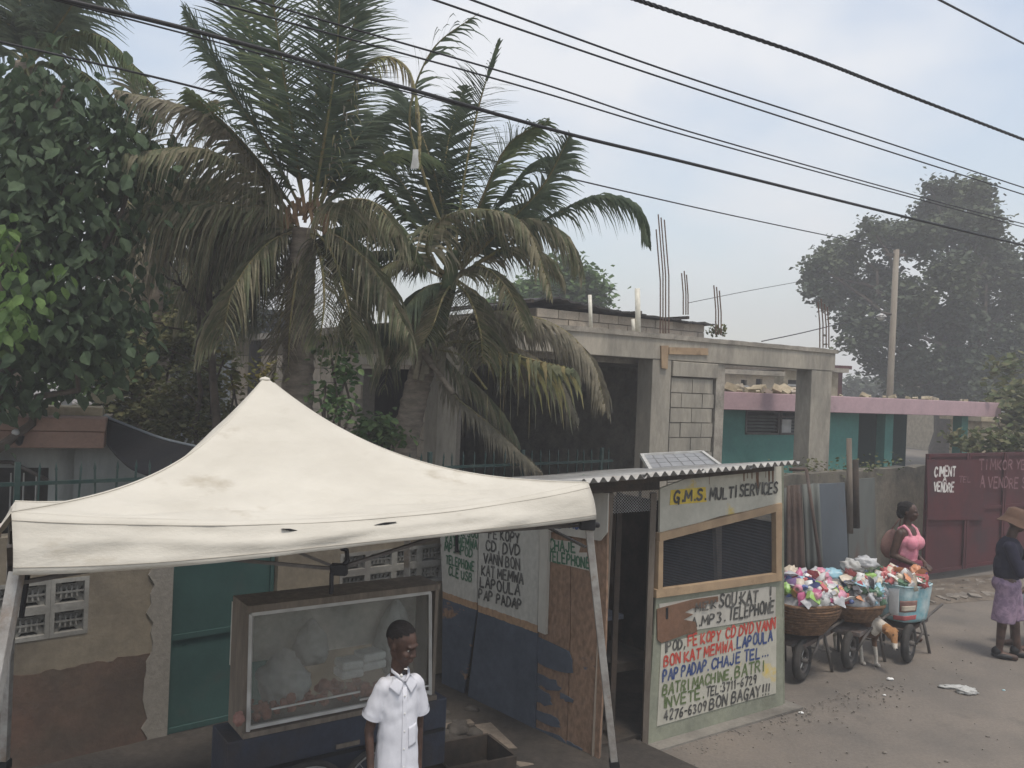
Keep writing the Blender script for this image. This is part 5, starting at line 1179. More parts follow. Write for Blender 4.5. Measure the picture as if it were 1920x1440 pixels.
# ================================================================ VEGETATION
# ---- coconut palm with the tall upright fronds (centre left)
def palm(name_label, base, cat='palm tree'): return thing('coconut_palm', name_label, cat, tuple(base))
p1 = palm('tall coconut palm left of centre with upright dark fronds and a skirt of dead ones', at(552, 980, 8.6).xy.to_3d())
trunk(p1, [(556, 1000), (557, 800), (560, 640), (565, 520), (572, 430)], [8.6]*5, (.17, .12))
ft = [
 ([(575,400),(530,230),(470,70),(410,-110)], .9, 'fdark', 105, .25), ([(580,400),(590,230),(598,60),(590,-130)], .3, 'fdark', 85, .18),
 ([(588,400),(625,230),(660,60),(700,-110)], -.6, 'fdark', 95, .22), ([(570,400),(500,270),(420,150),(345,20)], -.5, 'fdark', 105, .3),
 ([(572,395),(545,220),(520,60),(500,-100)], -.9, 'fgreen', 100, .25), ([(585,395),(610,250),(632,90),(640,-90)], -1.0, 'fdark', 95, .2),
 ([(560,405),(500,320),(430,240),(350,170)], -.7, 'fgreen', 90, .4),
 ([(553,415),(480,310),(380,215),(215,168)], -.8, 'ftan', 95, 1.0), ([(550,415),(470,325),(370,278),(235,290)], -1.0, 'folive', 115, 1.1),
 ([(548,425),(440,385),(330,378),(215,400)], -.6, 'folive', 130, 1.2), ([(550,430),(450,400),(350,420),(290,520)], .4, 'fbrown', 110, 1.1),
 ([(590,425),(650,455),(710,520),(765,625)], -.5, 'folive', 110, 1.0), ([(585,430),(620,470),(650,560),(665,640)], -.9, 'folive', 90, .8),
 ([(560,430),(500,460),(440,540),(415,640)], -.8, 'folive', 95, .9), ([(575,435),(560,500),(545,600),(540,700)], -.4, 'fbrown', 60, .5),
 ([(570,435),(540,520),(523,620),(515,715)], -.2, 'fbrown', 45, .25), ([(590,420),(660,400),(730,420),(790,500)], .5, 'fgreen', 100, .8),
 ([(592,410),(660,330),(740,290),(820,300)], .7, 'fgreen', 95, .6), ([(590,405),(650,290),(710,220),(780,200)], .9, 'fdark', 90, .5),
 ([(560,425),(500,430),(440,460),(390,560)], 1.0, 'folive', 105, 1.0), ([(580,430),(600,480),(608,560),(600,640)], -1.1, 'folive', 80, .7),
 ([(550,425),(500,390),(430,395),(360,470)], -.2, 'folive', 115, 1.2), ([(555,430),(510,440),(470,500),(450,590)], .2, 'folive', 100, 1.0),
 ([(548,420),(470,355),(380,335),(280,350)], .3, 'folive', 120, 1.2), ([(590,425),(640,440),(690,490),(722,575)], .7, 'fgreen', 100, .9), ([(575,435),(562,520),(566,600),(572,680)], .5, 'fbrown', 60, .5),
 ([(553,425),(520,470),(500,540),(490,620)], .6, 'folive', 90, .7), ([(592,420),(640,380),(700,380),(750,440)], -.8, 'folive', 90, .9),
 ([(555,420),(490,380),(410,350),(330,350)], 1.2, 'fbrown', 110, 1.1), ([(553,430),(470,450),(400,500),(350,600)], 1.3, 'folive', 100, 1.0),
]
for i, (px, dd_, m, lf, hg) in enumerate(ft): frond(p1, px, dd_, m, lf*(1.35 if m in ('folive', 'ftan', 'fbrown') and lf > 85 else 1.1), hg*(1.25 if m in ('folive', 'ftan', 'fbrown') else 1), n=100 if lf > 80 else 80, D0=8.6, seed=i, w=5.6, tipm={'folive': 'ftan', 'ftan': 'fbrown', 'fbrown': 'ftan'}.get(m))
frond(p1, [(600,385),(630,270),(668,150),(715,108),(765,130),(785,215),(787,318)], -1.2, 'fyellow', 46, 1.6, n=60, fold=.75, D0=8.6, w=5, start=.06, tipm='fbrown')
mb = MB()
for i in range(26):
    x = 535+i*3.3; y = 372+rng.uniform(-12, 18)+abs(i-13)*1.5; p = at(x, y, 8.3+rng.uniform(-.1, .1)); mb.bar(p, p+V(rng.uniform(-.08, .08), 0, -rng.uniform(.1, .25)), .03, .006)
mb.build('sheath_fibre', M['fibre'], p1)
# ---- leaning palm in front of the building corner
p2 = palm('leaning coconut palm at the corner of the concrete building with drooping brown fronds', at(740, 1050, 9.1).xy.to_3d())
trunk(p2, [(735, 1050), (748, 900), (768, 790), (790, 700), (815, 640)], [9.1]*5, (.155, .12))
mb = MB(); pth = bez([at(812, 665, 9.05), at(822, 600, 9.05), at(840, 540, 9.05), at(850, 470, 9.05)], 12); mb.tube(pth, [.12-.004*i for i in range(13)], 10); mb.build('crown_shaft', M['fgreen'], p2)
ft = [
 ([(850,500),(868,350),(895,210),(935,75)], .2, 'fdark', 70, .15), ([(858,500),(905,370),(955,270),(1030,225)], -.5, 'fgreen', 80, .3),
 ([(862,500),(930,390),(1000,310),(1075,300)], .4, 'fdark', 85, .45), ([(865,505),(950,420),(1020,345),(1070,250)], -.7, 'fdark', 80, .35),
 ([(870,510),(960,455),(1045,400),(1120,368),(1190,385),(1217,460)], -.4, 'fdark', 85, .75), ([(845,495),(820,350),(785,240),(740,160)], .6, 'fdark', 80, .3),
 ([(838,500),(760,400),(690,330),(620,300)], -.3, 'fgreen', 85, .55), ([(832,510),(740,450),(660,430),(590,470)], .3, 'fdark', 90, .6),
 ([(832,520),(750,490),(690,540),(650,640)], -.7, 'folive', 85, .8), ([(836,520),(780,480),(710,480),(640,560)], .9, 'fdark', 85, .7),
 ([(845,525),(800,470),(830,410),(905,393),(985,425),(1035,560)], -.8, 'ftan', 100, 1.2),
 ([(858,520),(910,440),(985,410),(1060,440),(1085,500)], -.2, 'folive', 105, 1.0), ([(852,525),(900,500),(950,540),(985,620)], -.9, 'folive', 80, .9),
 ([(848,530),(830,560),(812,610),(790,650)], -.8, 'folive', 90, .6), ([(856,530),(880,560),(900,620),(905,680)], -1.0, 'folive', 80, .6),
 ([(840,530),(800,540),(760,580),(730,640)], -.4, 'fdark', 80, .7), ([(860,505),(900,440),(960,390),(1030,370)], .9, 'fdark', 90, .6),
 ([(850,500),(830,380),(840,270),(870,160)], .9, 'fdark', 75, .25), ([(845,505),(790,400),(720,290),(690,210)], 1.0, 'fdark', 80, .35),
 ([(870,515),(930,470),(1000,470),(1050,520)], .6, 'folive', 90, .9),
 ([(815,640),(870,600),(950,585),(1050,615),(1110,680),(1135,770)], -.6, 'fbrown', 105, 1.1),
 ([(815,650),(860,620),(950,600),(1060,640),(1100,700)], .2, 'fbrown', 95, 1.1),
 ([(812,680),(850,740),(910,790),(960,835),(1015,885)], -.5, 'fbrown', 70, .9), ([(812,660),(775,620),(700,610),(640,650)], -.3, 'fdark', 60, .8),
 ([(820,655),(880,640),(960,650),(1040,700),(1085,790)], -.3, 'fbrown', 95, 1.2), ([(818,650),(850,690),(900,730),(950,790),(975,860)], .2, 'folive', 80, 1.0),
 ([(850,520),(900,560),(950,640),(960,720)], -.5, 'fbrown', 85, 1.0), ([(840,525),(790,560),(740,640),(720,730)], .3, 'folive', 85, .9),
]
for i, (px, dd_, m, lf, hg) in enumerate(ft): frond(p2, px, dd_, m, lf, hg, n=92, D0=9.05, seed=40+i, w=5.4, tipm={'folive': 'ftan', 'ftan': 'folive', 'fbrown': 'ftan' if i == 0 else None}.get(m))
frond(p2, [(822,650),(862,640),(930,655),(1000,675),(1076,694)], -.9, 'folive', 128, 1.15, n=26, D0=9.0, w=9, start=.3, tipm='fyellow', rag=.05)
frond(p2, [(846,470),(795,330),(768,215),(810,95),(898,24)], -.5, 'fdark', 95, .5, n=30, D0=9.0, w=4, start=.45, rag=.55, fold=.2)
mb = MB(); mb.tube(bez([at(818, 655, 8.95), at(860, 665, 8.6), at(890, 700, 8.4), at(912, 730, 8.3)], 10), .012, 6); mb.build('bare_rachis', M['fstem'], p2)
mb = MB(); mb.tube(bez([at(790, 655, 8.95), at(815, 690, 8.8), at(850, 738, 8.7)], 10), [.04]*5+[.025]*6, 8); mb.build('leaf_base', M['palmbark'], p2)
for i in range(9):
    mb = MB(); x = 792+i*6; mb.bar(at(x, 648+rng.uniform(-8, 8), 8.92), at(x+rng.uniform(-14, 22), 680+rng.uniform(-10, 40), 8.85), .05, .02); mb.build('old_leaf_stub', M['fbrown'], p2)
# hanging white plastic strip in palm
mb = MB(); mb.smooth = True; mb.sheet([[at(x+4*math.sin(y*.05), y, 8.1) for x in (770, 778, 785)] for y in range(280, 318, 6)]); tag(mb.build('plastic_strip', M['bagwhite']), 'pale plastic strip caught on the bent frond between the palms', 'plastic scrap')
# ---- far left palm and a shaded palm between
p3 = palm('coconut palm at the far left edge mostly hidden behind the broad leaved tree', at(30, 1000, 9.5).xy.to_3d())
trunk(p3, [(20, 1000), (22, 600), (35, 300), (50, 120)], [9.5]*4, (.16, .12))
for i, (px, dd_, m, lf, hg) in enumerate([
 ([(55,120),(110,75),(190,70),(290,165)], -.4, 'fgreen', 90, .9), ([(55,110),(100,30),(150,-10),(230,-20)], .3, 'fdark', 90, .5), ([(50,115),(70,40),(95,-50)], -.3, 'fdark', 90, .3),
 ([(50,115),(20,50),(-40,0)], -.5, 'fdark', 90, .4), ([(55,125),(120,120),(180,160),(215,230)], -.6, 'fgreen', 90, .9), ([(50,130),(10,160),(-40,230)], -.4, 'fbrown', 90, 1), ([(52,130),(60,180),(50,260)], -.7, 'fbrown', 80, .8),
 ([(50,115),(40,30),(30,-70)], .3, 'fdark', 95, .3), ([(52,120),(0,90),(-60,120)], .2, 'fdark', 95, .6), ([(55,118),(100,60),(140,0),(170,-60)], -.6, 'fdark', 90, .4), ([(50,125),(90,150),(120,210)], .4, 'folive', 90, .9)]):
    frond(p3, px, dd_, m, lf, hg, n=80, D0=9.4, seed=80+i, w=5.5)
p4 = palm('slim coconut palm with brown hanging fronds between the broad leaved tree and the tall palm', at(270, 900, 11).xy.to_3d())
trunk(p4, [(262, 980), (268, 760), (282, 600), (288, 440)], [11]*4, (.16, .13))
for i, (px, dd_, m, lf, hg) in enumerate([
 ([(288,440),(270,330),(262,200),(250,130)], .3, 'folive', 70, .4), ([(288,440),(330,330),(380,240),(400,190)], .3, 'fyellow', 70, .5), ([(285,445),(230,400),(190,430),(170,520)], -.4, 'fbrown', 90, 1.1),
 ([(290,445),(340,400),(400,420),(440,520)], .3, 'folive', 90, 1), ([(288,450),(260,470),(235,540),(225,600)], -.5, 'fbrown', 80, .8), ([(292,450),(330,460),(360,520),(370,600)], -.4, 'folive', 80, .9), ([(288,440),(220,360),(160,340),(110,380)], .5, 'fbrown', 90, 1)]):
    frond(p4, px, dd_, m, lf, hg, n=76, D0=11, seed=120+i, w=5, tipm='ftan')
p5 = palm('second slim palm trunk close behind the first, in the shade', at(300, 900, 12).xy.to_3d())
trunk(p5, [(300, 980), (300, 780), (298, 600), (305, 470)], [12]*4, (.15, .12))
for i, (px, dd_, m, lf, hg) in enumerate([([(305,470),(350,430),(410,470),(430,560)], -.3, 'folive', 90, 1), ([(305,470),(250,440),(215,500)], .3, 'fbrown', 90, 1), ([(305,470),(320,380),(350,300)], .3, 'fdark', 80, .6)]):
    frond(p5, px, dd_, m, lf, hg, n=70, D0=12, seed=140+i, w=5)
# ---- broad leaved tree at the left: big leaves are separate pieces
r2 = random.Random(21)
bl = thing('broad_leaved_tree', 'dense dark tree with large drooping leaves at the left edge of the photo', 'tree', tuple(at(90, 1000, 8).xy)+(0,))
mb = MB(); q = limb(mb, at(-120, 1250, 8.2), at(70, 480, 8.0), .13, .07, r2, .03)
for e_ in ((40, 260), (180, 260), (250, 330), (60, 420), (170, 560), (230, 640), (30, 600), (120, 160)): limb(mb, q[r2.choice((3, 4, 5))], at(*e_, 7.9), .05, .015, r2, .08)
mb.build('trunk', M['bark'], bl)
cl = [((60,270),95,7.9),((170,250),85,8),((250,320),72,7.9),((60,390),95,7.7),((160,370),90,7.8),((240,260),55,8.1),((60,520),85,7.6),((150,500),80,7.8),((70,620),80,7.8),((185,590),70,7.9),((225,660),45,8),((40,700),70,8),((100,190),70,8.1),((200,440),50,7.9),((130,650),60,7.9),((10,330),80,7.8),((20,470),80,7.8),((20,210),70,8.0),((10,640),80,7.8)]
clumps = [(at(x, y, d), r_*d/FPX) for (x, y), r_, d in cl]
mb = MB(); scatter(mb, clumps, 4800, .125, r2, .75, shell=.35, szv=.5); mb.build('foliage', M['ldark'], bl, kind='stuff')
lm_ = [leaf_mesh('leaf', M['ldark'], s) for s in (.085, .11, .13, .15, .17)]
for i in range(285):
    c, r_ = r2.choice(clumps); d = V(r2.gauss(0, 1), -abs(r2.gauss(0, 1))-.2, r2.gauss(0, 1)).normalized(); piece('leaf', r2.choice(lm_), bl, c+d*r_*r2.uniform(.85, 1.15), rot_leaf(r2, .8))
bs = thing('bright_leaved_branch', 'bright green leafy branch poking in at the left edge in front of the dark tree', 'branch', tuple(at(0, 620, 6.9)))
mb = MB(); limb(mb, at(-60, 640, 6.9), at(40, 450, 6.9), .02, .006, r2); mb.build('twig', M['bark'], bs)
lb2 = leaf_mesh('leaf', M['lbright'], .13)
for i in range(110):
    x, y = r2.choice(((15, 440), (30, 500), (20, 560), (45, 590), (0, 480), (10, 610)) if i < 96 else ((110, 540), (90, 560))); piece('leaf', lb2, bs, at(x+r2.gauss(0, 14), y+r2.gauss(0, 26), 7.1+r2.uniform(-.3, .3)), rot_leaf(r2, .9))
# ---- undergrowth between house and building
def bush(name, label, cl, n, size, m, cat='bush', hang=.2, stem=None, simple=True, seed=0, flat=1, spread=1.0):
    r_ = random.Random(seed); t = thing(name, label, cat, tuple(at(*cl[0][0], cl[0][2]).xy)+(0,)); cs = [(at(x, y, d), rr*d/FPX) for (x, y), rr, d in cl]
    mb = MB(); scatter(mb, cs, n, size, r_, hang, shell=.4, simple=simple, flat=flat, spread=spread); mb.build('crown', M[m], t, kind='stuff')
    mb = MB()
    for c, rr in cs[:8]: limb(mb, V(cs[0][0].x, cs[0][0].y, 0), c, .05 if stem is None else stem, .012, r_, .05)
    mb.build('stem', M['bark'], t); return t
bush('creeper_bush', 'tangled olive green creeper bush behind the black awning', [((250,700),60,10),((330,640),60,10.5),((330,760),65,9.8),((390,720),40,10),((400,800),45,9.5),((300,820),50,9.5),((240,780),50,9.8),((370,580),50,11),((430,780),28,9.5)], 9000, .075, 'lolive', seed=1)
bush('creeper_bush', 'darker green bush low behind the fence left of the tent slope', [((180,720),55,9.8),((200,640),55,10.5),((150,690),50,10.2),((280,560),50,12),((240,600),50,12)], 4200, .09, 'lmid', seed=2)
bush('shade_tree', 'dark trees filling the gap behind the palm trunks', [((230,560),60,17),((330,540),60,18),((430,560),60,18),((460,600),40,18),((150,600),60,17),((380,620),60,16),((300,650),60,16),((470,520),45,18)], 6500, .17, 'lfar', 'tree', seed=3)
bush('leafy_shrub', 'young shrub with broad glossy leaves right of the tent peak', [((622,672),26,7.9),((640,690),24,7.9),((610,720),24,7.9),((645,740),24,7.9),((615,770),26,7.8),((650,700),18,7.9),((600,745),16,7.9)], 420, .075, 'lmid', seed=4, simple=False, stem=.012)
bush('leafy_shrub', 'small dark shrub under the side window of the concrete building', [((710,800),28,8.6),((735,812),18,8.6),((690,806),16,8.5)], 420, .08, 'lmid', seed=5, simple=False, stem=.01)
bush('croton', 'yellow leaved croton just left of the tent peak', [((487,712),12,8.0),((492,690),8,8.0)], 80, .07, 'lyellow', 'plant', seed=6, simple=False, stem=.008, hang=-.3)
bush('croton', 'yellow green croton between the bare stems and the side wall', [((425,660),16,9.5),((432,700),16,9.4),((440,730),14,9.4)], 200, .07, 'lyellow', 'plant', seed=7, simple=False, stem=.01, hang=0)
bush('tree', 'light green round tree behind the roof of the concrete building', [((1000,560),48,27),((1050,540),48,27),((1090,530),40,27),((1110,565),34,27),((1060,500),24,27),((960,570),36,27),((1120,545),20,27)], 5200, .22, 'lfar2', 'tree', seed=8)
bush('garden_plant', 'bushy grey green plants on top of the ground behind the red gate', [((1800,828),14,17),((1835,838),16,15),((1870,832),20,15),((1905,838),22,15)], 800, .12, 'grass', 'plant', seed=9, hang=-.4, stem=.01)
bush('ornamental_palm_shrub', 'bright green spiky shrub at the right edge below the big tree', [((1895,745),26,19),((1915,780),30,18),((1880,700),14,20),((1905,690),14,20)], 700, .20, 'grass', 'shrub', seed=10, hang=-.2, stem=.02)
# bare-stemmed thin trees
bare = thing('bare_tree', 'thin dark bare branched tree rising before the olive bushes', 'tree', tuple(at(398, 900, 9).xy)+(0,))
mb = MB(); r3 = random.Random(8)
pts = limb(mb, at(402, 950, 9), at(398, 470, 9), .055, .028, r3, .015)
for a, b, w in (((400,620),(345,540),.03),((345,540),(305,515),.02),((370,575),(360,500),.018),((400,640),(455,590),.016),((398,560),(450,520),.015),((345,620),(280,600),.012),((400,700),(330,660),.014),((400,680),(450,700),.012),((380,760),(330,720),.01)): limb(mb, at(*a, 9), at(*b, 9), w, w*.4, r3, .08)
branch_tree(mb, at(345, 545, 9), (-.4, 0, .8), .25, .014, 2, r3); branch_tree(mb, at(450, 595, 9), (.5, 0, .5), .2, .01, 2, r3); branch_tree(mb, at(330, 662, 9), (-.6, 0, .3), .25, .01, 2, r3)
mb.build('trunk', M['bark'], bare)
b2 = thing('bare_tree', 'second thinner dark stem left of the bare branched tree', 'tree', tuple(at(372, 900, 9.4).xy)+(0,)); mb = MB(); limb(mb, at(372, 930, 9.4), at(370, 540, 9.4), .035, .018, r3, .02); mb.build('trunk', M['bark'], b2)
# banana and dry leaf
def bigleaf(label, pts, wd, m, D):
    P_ = bez([at(x, y, d) for x, y, d in pts], 16); mb = MB(); mb.smooth = True; g = []
    for i, p in enumerate(P_):
        t = i/16; w = wd*math.sin(math.pi*min(1, t*.9+.08))**.6*(1+.15*math.sin(i*2.1)); d = (P_[min(i+1, 16)]-P_[max(i-1, 0)]).normalized(); s_ = d.cross(V(0, -1, .3)).normalized()
        g.append([p+s_*w+V(0, 0, -.02), p, p-s_*w+V(0, 0, -.02)])
    mb.sheet(g); return tag(mb.build('banana_leaf', M[m]), label, 'leaf')
bigleaf('bright green banana leaf standing behind the cream roof rim', [(95, 785, 9.3), (98, 760, 9.3), (102, 733, 9.4)], .07, 'lbright', 9)
bigleaf('dry orange brown banana leaf hanging above the black awning', [(240, 705, 9), (215, 722, 8.9), (195, 755, 8.8)], .09, 'ftan', 9)
bigleaf('dry curled leaf beside the roof sheet', [(172, 735, 9), (185, 748, 9), (200, 742, 9)], .03, 'ftan', 9)
# ---- the big tree at the right, far behind
bt_ = thing('big_tree', 'big dark spreading tree behind the turquoise house at right', 'tree', tuple(at(1790, 900, 36).xy)+(0,))
r4 = random.Random(33); mb = MB(); D = 36
tr = limb(mb, V(*at(1775, 900, D).xy, 0), at(1785, 690, D), .75, .5, r4, .02, sides=10)
for a, b, w in (((1785,700),(1700,650),.28),((1785,700),(1740,560),.30),((1785,690),(1800,520),.32),((1790,700),(1870,600),.28),((1740,600),(1640,540),.16),((1700,650),(1610,600),.14),((1800,560),(1790,400),.18),((1790,650),(1850,480),.2),((1700,655),(1650,690),.1),((1860,610),(1920,560),.16),((1640,540),(1570,520),.09)): limb(mb, at(*a, D), at(*b, D), w, w*.4, r4, .06)
cl = [(1535,500,26),(1560,480,30),(1530,525,24),(1590,520,34),(1560,560,26),(1525,545,16),(1600,470,28),(1650,440,26),(1635,430,18),(1680,450,34),(1620,560,36),(1660,520,40),(1600,600,26),(1640,620,34),(1700,560,44),(1650,680,30),(1690,700,30),(1730,450,40),(1750,400,40),(1765,360,24),(1745,350,12),(1800,370,34),(1830,360,28),(1838,390,24),(1790,430,44),(1830,440,40),(1850,420,22),(1870,480,40),(1840,520,46),(1780,520,46),(1740,600,40),(1730,680,34),(1760,720,34),(1800,600,44),(1850,600,46),(1900,540,30),(1895,500,22),(1930,580,40),(1900,640,44),(1850,680,40),(1800,680,30),(1830,740,34),(1880,720,44),(1930,700,40),(1940,640,40),(1700,620,30),(1780,650,30),(1590,640,16),(1620,650,14),(1950,500,30),(1680,740,20),(1710,735,18)]
cs = [(at(x, y, D+r4.uniform(-2.5, 2.5)), r_*D/FPX) for x, y, r_ in cl]
for c_, r_ in cs[::2]:
    j_ = r4.choice(tr[3:]); limb(mb, j_, c_, .16, .04, r4, .08, sides=5)
mb.build('trunk', M['bark'], bt_)
mb = MB(); scatter(mb, cs, 52000, .20, r4, .3, shell=.35, simple=True, wid=1.35, spread=1.1); mb.build('crown', M['lfar'], bt_, kind='stuff')
bush('distant_tree_line', 'low far tree line behind the turquoise house', [((1590,735),16,60),((1620,730),18,60),((1660,728),18,60),((1700,730),20,60),((1740,728),24,60),((1850,735),26,60),((1900,730),26,60),((1950,725),30,60),((1800,735),20,60)], 5000, .5, 'lfar', 'trees', seed=12, stem=.2)

# ================================================================ RUBBLE, LITTER
rub = thing('rubble_strip', 'strip of broken concrete and dirt along the foot of the red gate', 'rubble', tuple(gnd(1790, 1120)))
for i in range(60):
    x = rng.uniform(1735, 1868); y = rng.uniform(1096, 1132)-.08*(x-1740); p = gnd(x, y); s = rng.uniform(.03, .10)
    mb = MB(); mb.box(p+V(0, 0, s*.25), (s*2, s, s*.6), Euler((rng.uniform(-.3, .3), rng.uniform(-.3, .3), rng.uniform(0, 3))).to_matrix()); mb.build('broken_concrete', M['asphaltrock'], rub)
mb = MB(); g = [[gnd(1725+i*7.5, 1088+j*12-.08*(i*7.5), 0)+V(0, 0, .06*math.sin(math.pi*j/4)*(1+.6*noise.noise(V(i*.6, j, 0)))) for i in range(24)] for j in range(5)]
mb.smooth = True; mb.sheet(g); mb.build('dirt_bank', M['dirt'], kind='structure')
def crumple(p, r_, m, label, nm='plastic_bag', cat='litter', seed=0):
    mb = MB(); mb.smooth = True; mb.ell((0, 0, 0), (1, 1, 1), 22, 14)
    for v in mb.v:
        d = v.normalized(); k = 1+.5*noise.noise(d*2.5+V(seed, 0, 0))+.25*abs(noise.noise(d*7+V(seed, 0, 0))); v.x, v.y, v.z = p.x+d.x*k*r_[0], p.y+d.y*k*r_[1], p.z+r_[2]*.8+d.z*k*r_[2]
    return tag(mb.build(nm, M[m]), label, cat)
crumple(gnd(1788, 1290), (.13, .04, .015), 'bagwhite', 'flattened white plastic bag lying on the road', seed=1)
crumple(gnd(1812, 1300), (.09, .06, .03), 'bagwhite', 'crumpled lump of the white bag on the road, right end', seed=2)
crumple(gnd(1669, 1275), (.03, .02, .012), 'foam', 'small white paper scrap on the road below the dog', 'paper_scrap', seed=3)
crumple(gnd(1658, 1304), (.015, .012, .006), 'foam', 'tiny pale scrap on the road near the paper scrap', 'paper_scrap', seed=4)
crumple(gnd(1882, 1295), (.014, .012, .006), 'bluesack', 'tiny blue scrap on the road right of the white bag', 'plastic_scrap', seed=5)
crumple(gnd(1502, 1337), (.02, .015, .006), 'foam', 'tiny pale scrap on the road beside the booth corner', 'paper_scrap', seed=6)
for i in range(14):
    x, y = rng.uniform(1180, 1900), rng.uniform(1260, 1438)
    if y < 1402-(x-1213)*.295+18 and x < 1480: y += 60
    p = gnd(x, y); s = rng.uniform(.006, .018); stone((p.x, p.y, s*.4), (s, s*.8, s*.6), 'small pebble on the dusty road', 'pebbles on the road')

mb = MB()
for i in range(620):
    if i < 380: p = BF.pt(rng.uniform(-.7, 3.2), 0, .08+abs(rng.gauss(0, .16)))
    elif i < 440: p = gnd(rng.uniform(1480, 1900), rng.uniform(1180, 1440))
    else: p = WP.pt(rng.uniform(6, 12), 0, .1+abs(rng.gauss(0, .5)))
    s = rng.uniform(.003, .011); mb.box(p+V(0, 0, s*.3+.004), (s*1.6, s*1.2, s), Matrix.Rotation(rng.uniform(0, 3), 3, 'Z'))
mb.build('gravel', M['asphaltrock'], kind='stuff')
# ================================================================ BARROWS WITH BASKETS
r5 = random.Random(77)
CLR = {'red': (.5, .03, .03), 'white': (.7, .7, .68), 'blue': (.05, .12, .42), 'lime green': (.3, .6, .06), 'pink': (.65, .2, .32), 'yellow': (.65, .4, .05), 'black': (.03, .03, .04), 'sky blue': (.2, .48, .6), 'silver': (.4, .41, .43), 'purple': (.2, .08, .3), 'cream': (.6, .5, .36), 'dark green': (.03, .16, .06), 'magenta': (.55, .03, .2), 'orange': (.62, .2, .04)}
for k, v in CLR.items():
    M['pk '+k] = mat('packet_'+k.replace(' ', '_'), tuple(a*.72+.28*(.25+.35*(sum(v)/3)) for a in v), .4, tuple(min(.8, a*.6+.22) for a in v), 22, .56, .62, .25, 30, .08, spec=.5)
def goods_mesh(kind, m, seed):
    mb = MB(); rr = random.Random(seed)
    if kind == 'pouch':
        mb.smooth = True; g = []
        for i in range(7):
            row = []
            for j in range(9):
                u, v = i/6-.5, j/8-.5; row.append(V(u*.13*(1+.1*math.sin(v*9)), v*.17, .028*math.cos(u*math.pi)*math.cos(v*math.pi)**.7+.0035*rr.uniform(-1, 1)))
            g.append(row)
        mb.sheet(g); g2 = [[V(p.x, p.y, -p.z) for p in row] for row in g][::-1]; mb.sheet(g2)
    elif kind == 'box': mb.box((0, 0, 0), (.12, .07, .045)); mb.box((0, 0, .0232), (.08, .05, .001))
    elif kind == 'bottle': mb.smooth = True; mb.lathe((0, 0, -.08), [(.001, 0), (.032, 0), (.035, .02), (.035, .10), (.02, .13), (.013, .135), (.013, .155), (.001, .157)], 12)
    elif kind == 'roll': mb.smooth = True; mb.lathe((0, 0, -.06), [(.02, 0), (.045, 0), (.047, .06), (.045, .12), (.02, .12)], 14)
    elif kind == 'bag':
        mb.smooth = True; mb.ell((0, 0, 0), (.07, .06, .05), 16, 10)
        for v in mb.v: d = v.normalized(); k = 1+.7*noise.noise(d*2.6+V(seed, 0, 0))+.3*noise.noise(d*6+V(seed, 0, 0)); v *= k
    return mb.mesh(kind, m)
KN = {'pouch': 'snack_pouch', 'box': 'small_carton', 'bottle': 'plastic_bottle', 'roll': 'paper_roll', 'bag': 'plastic_bag'}
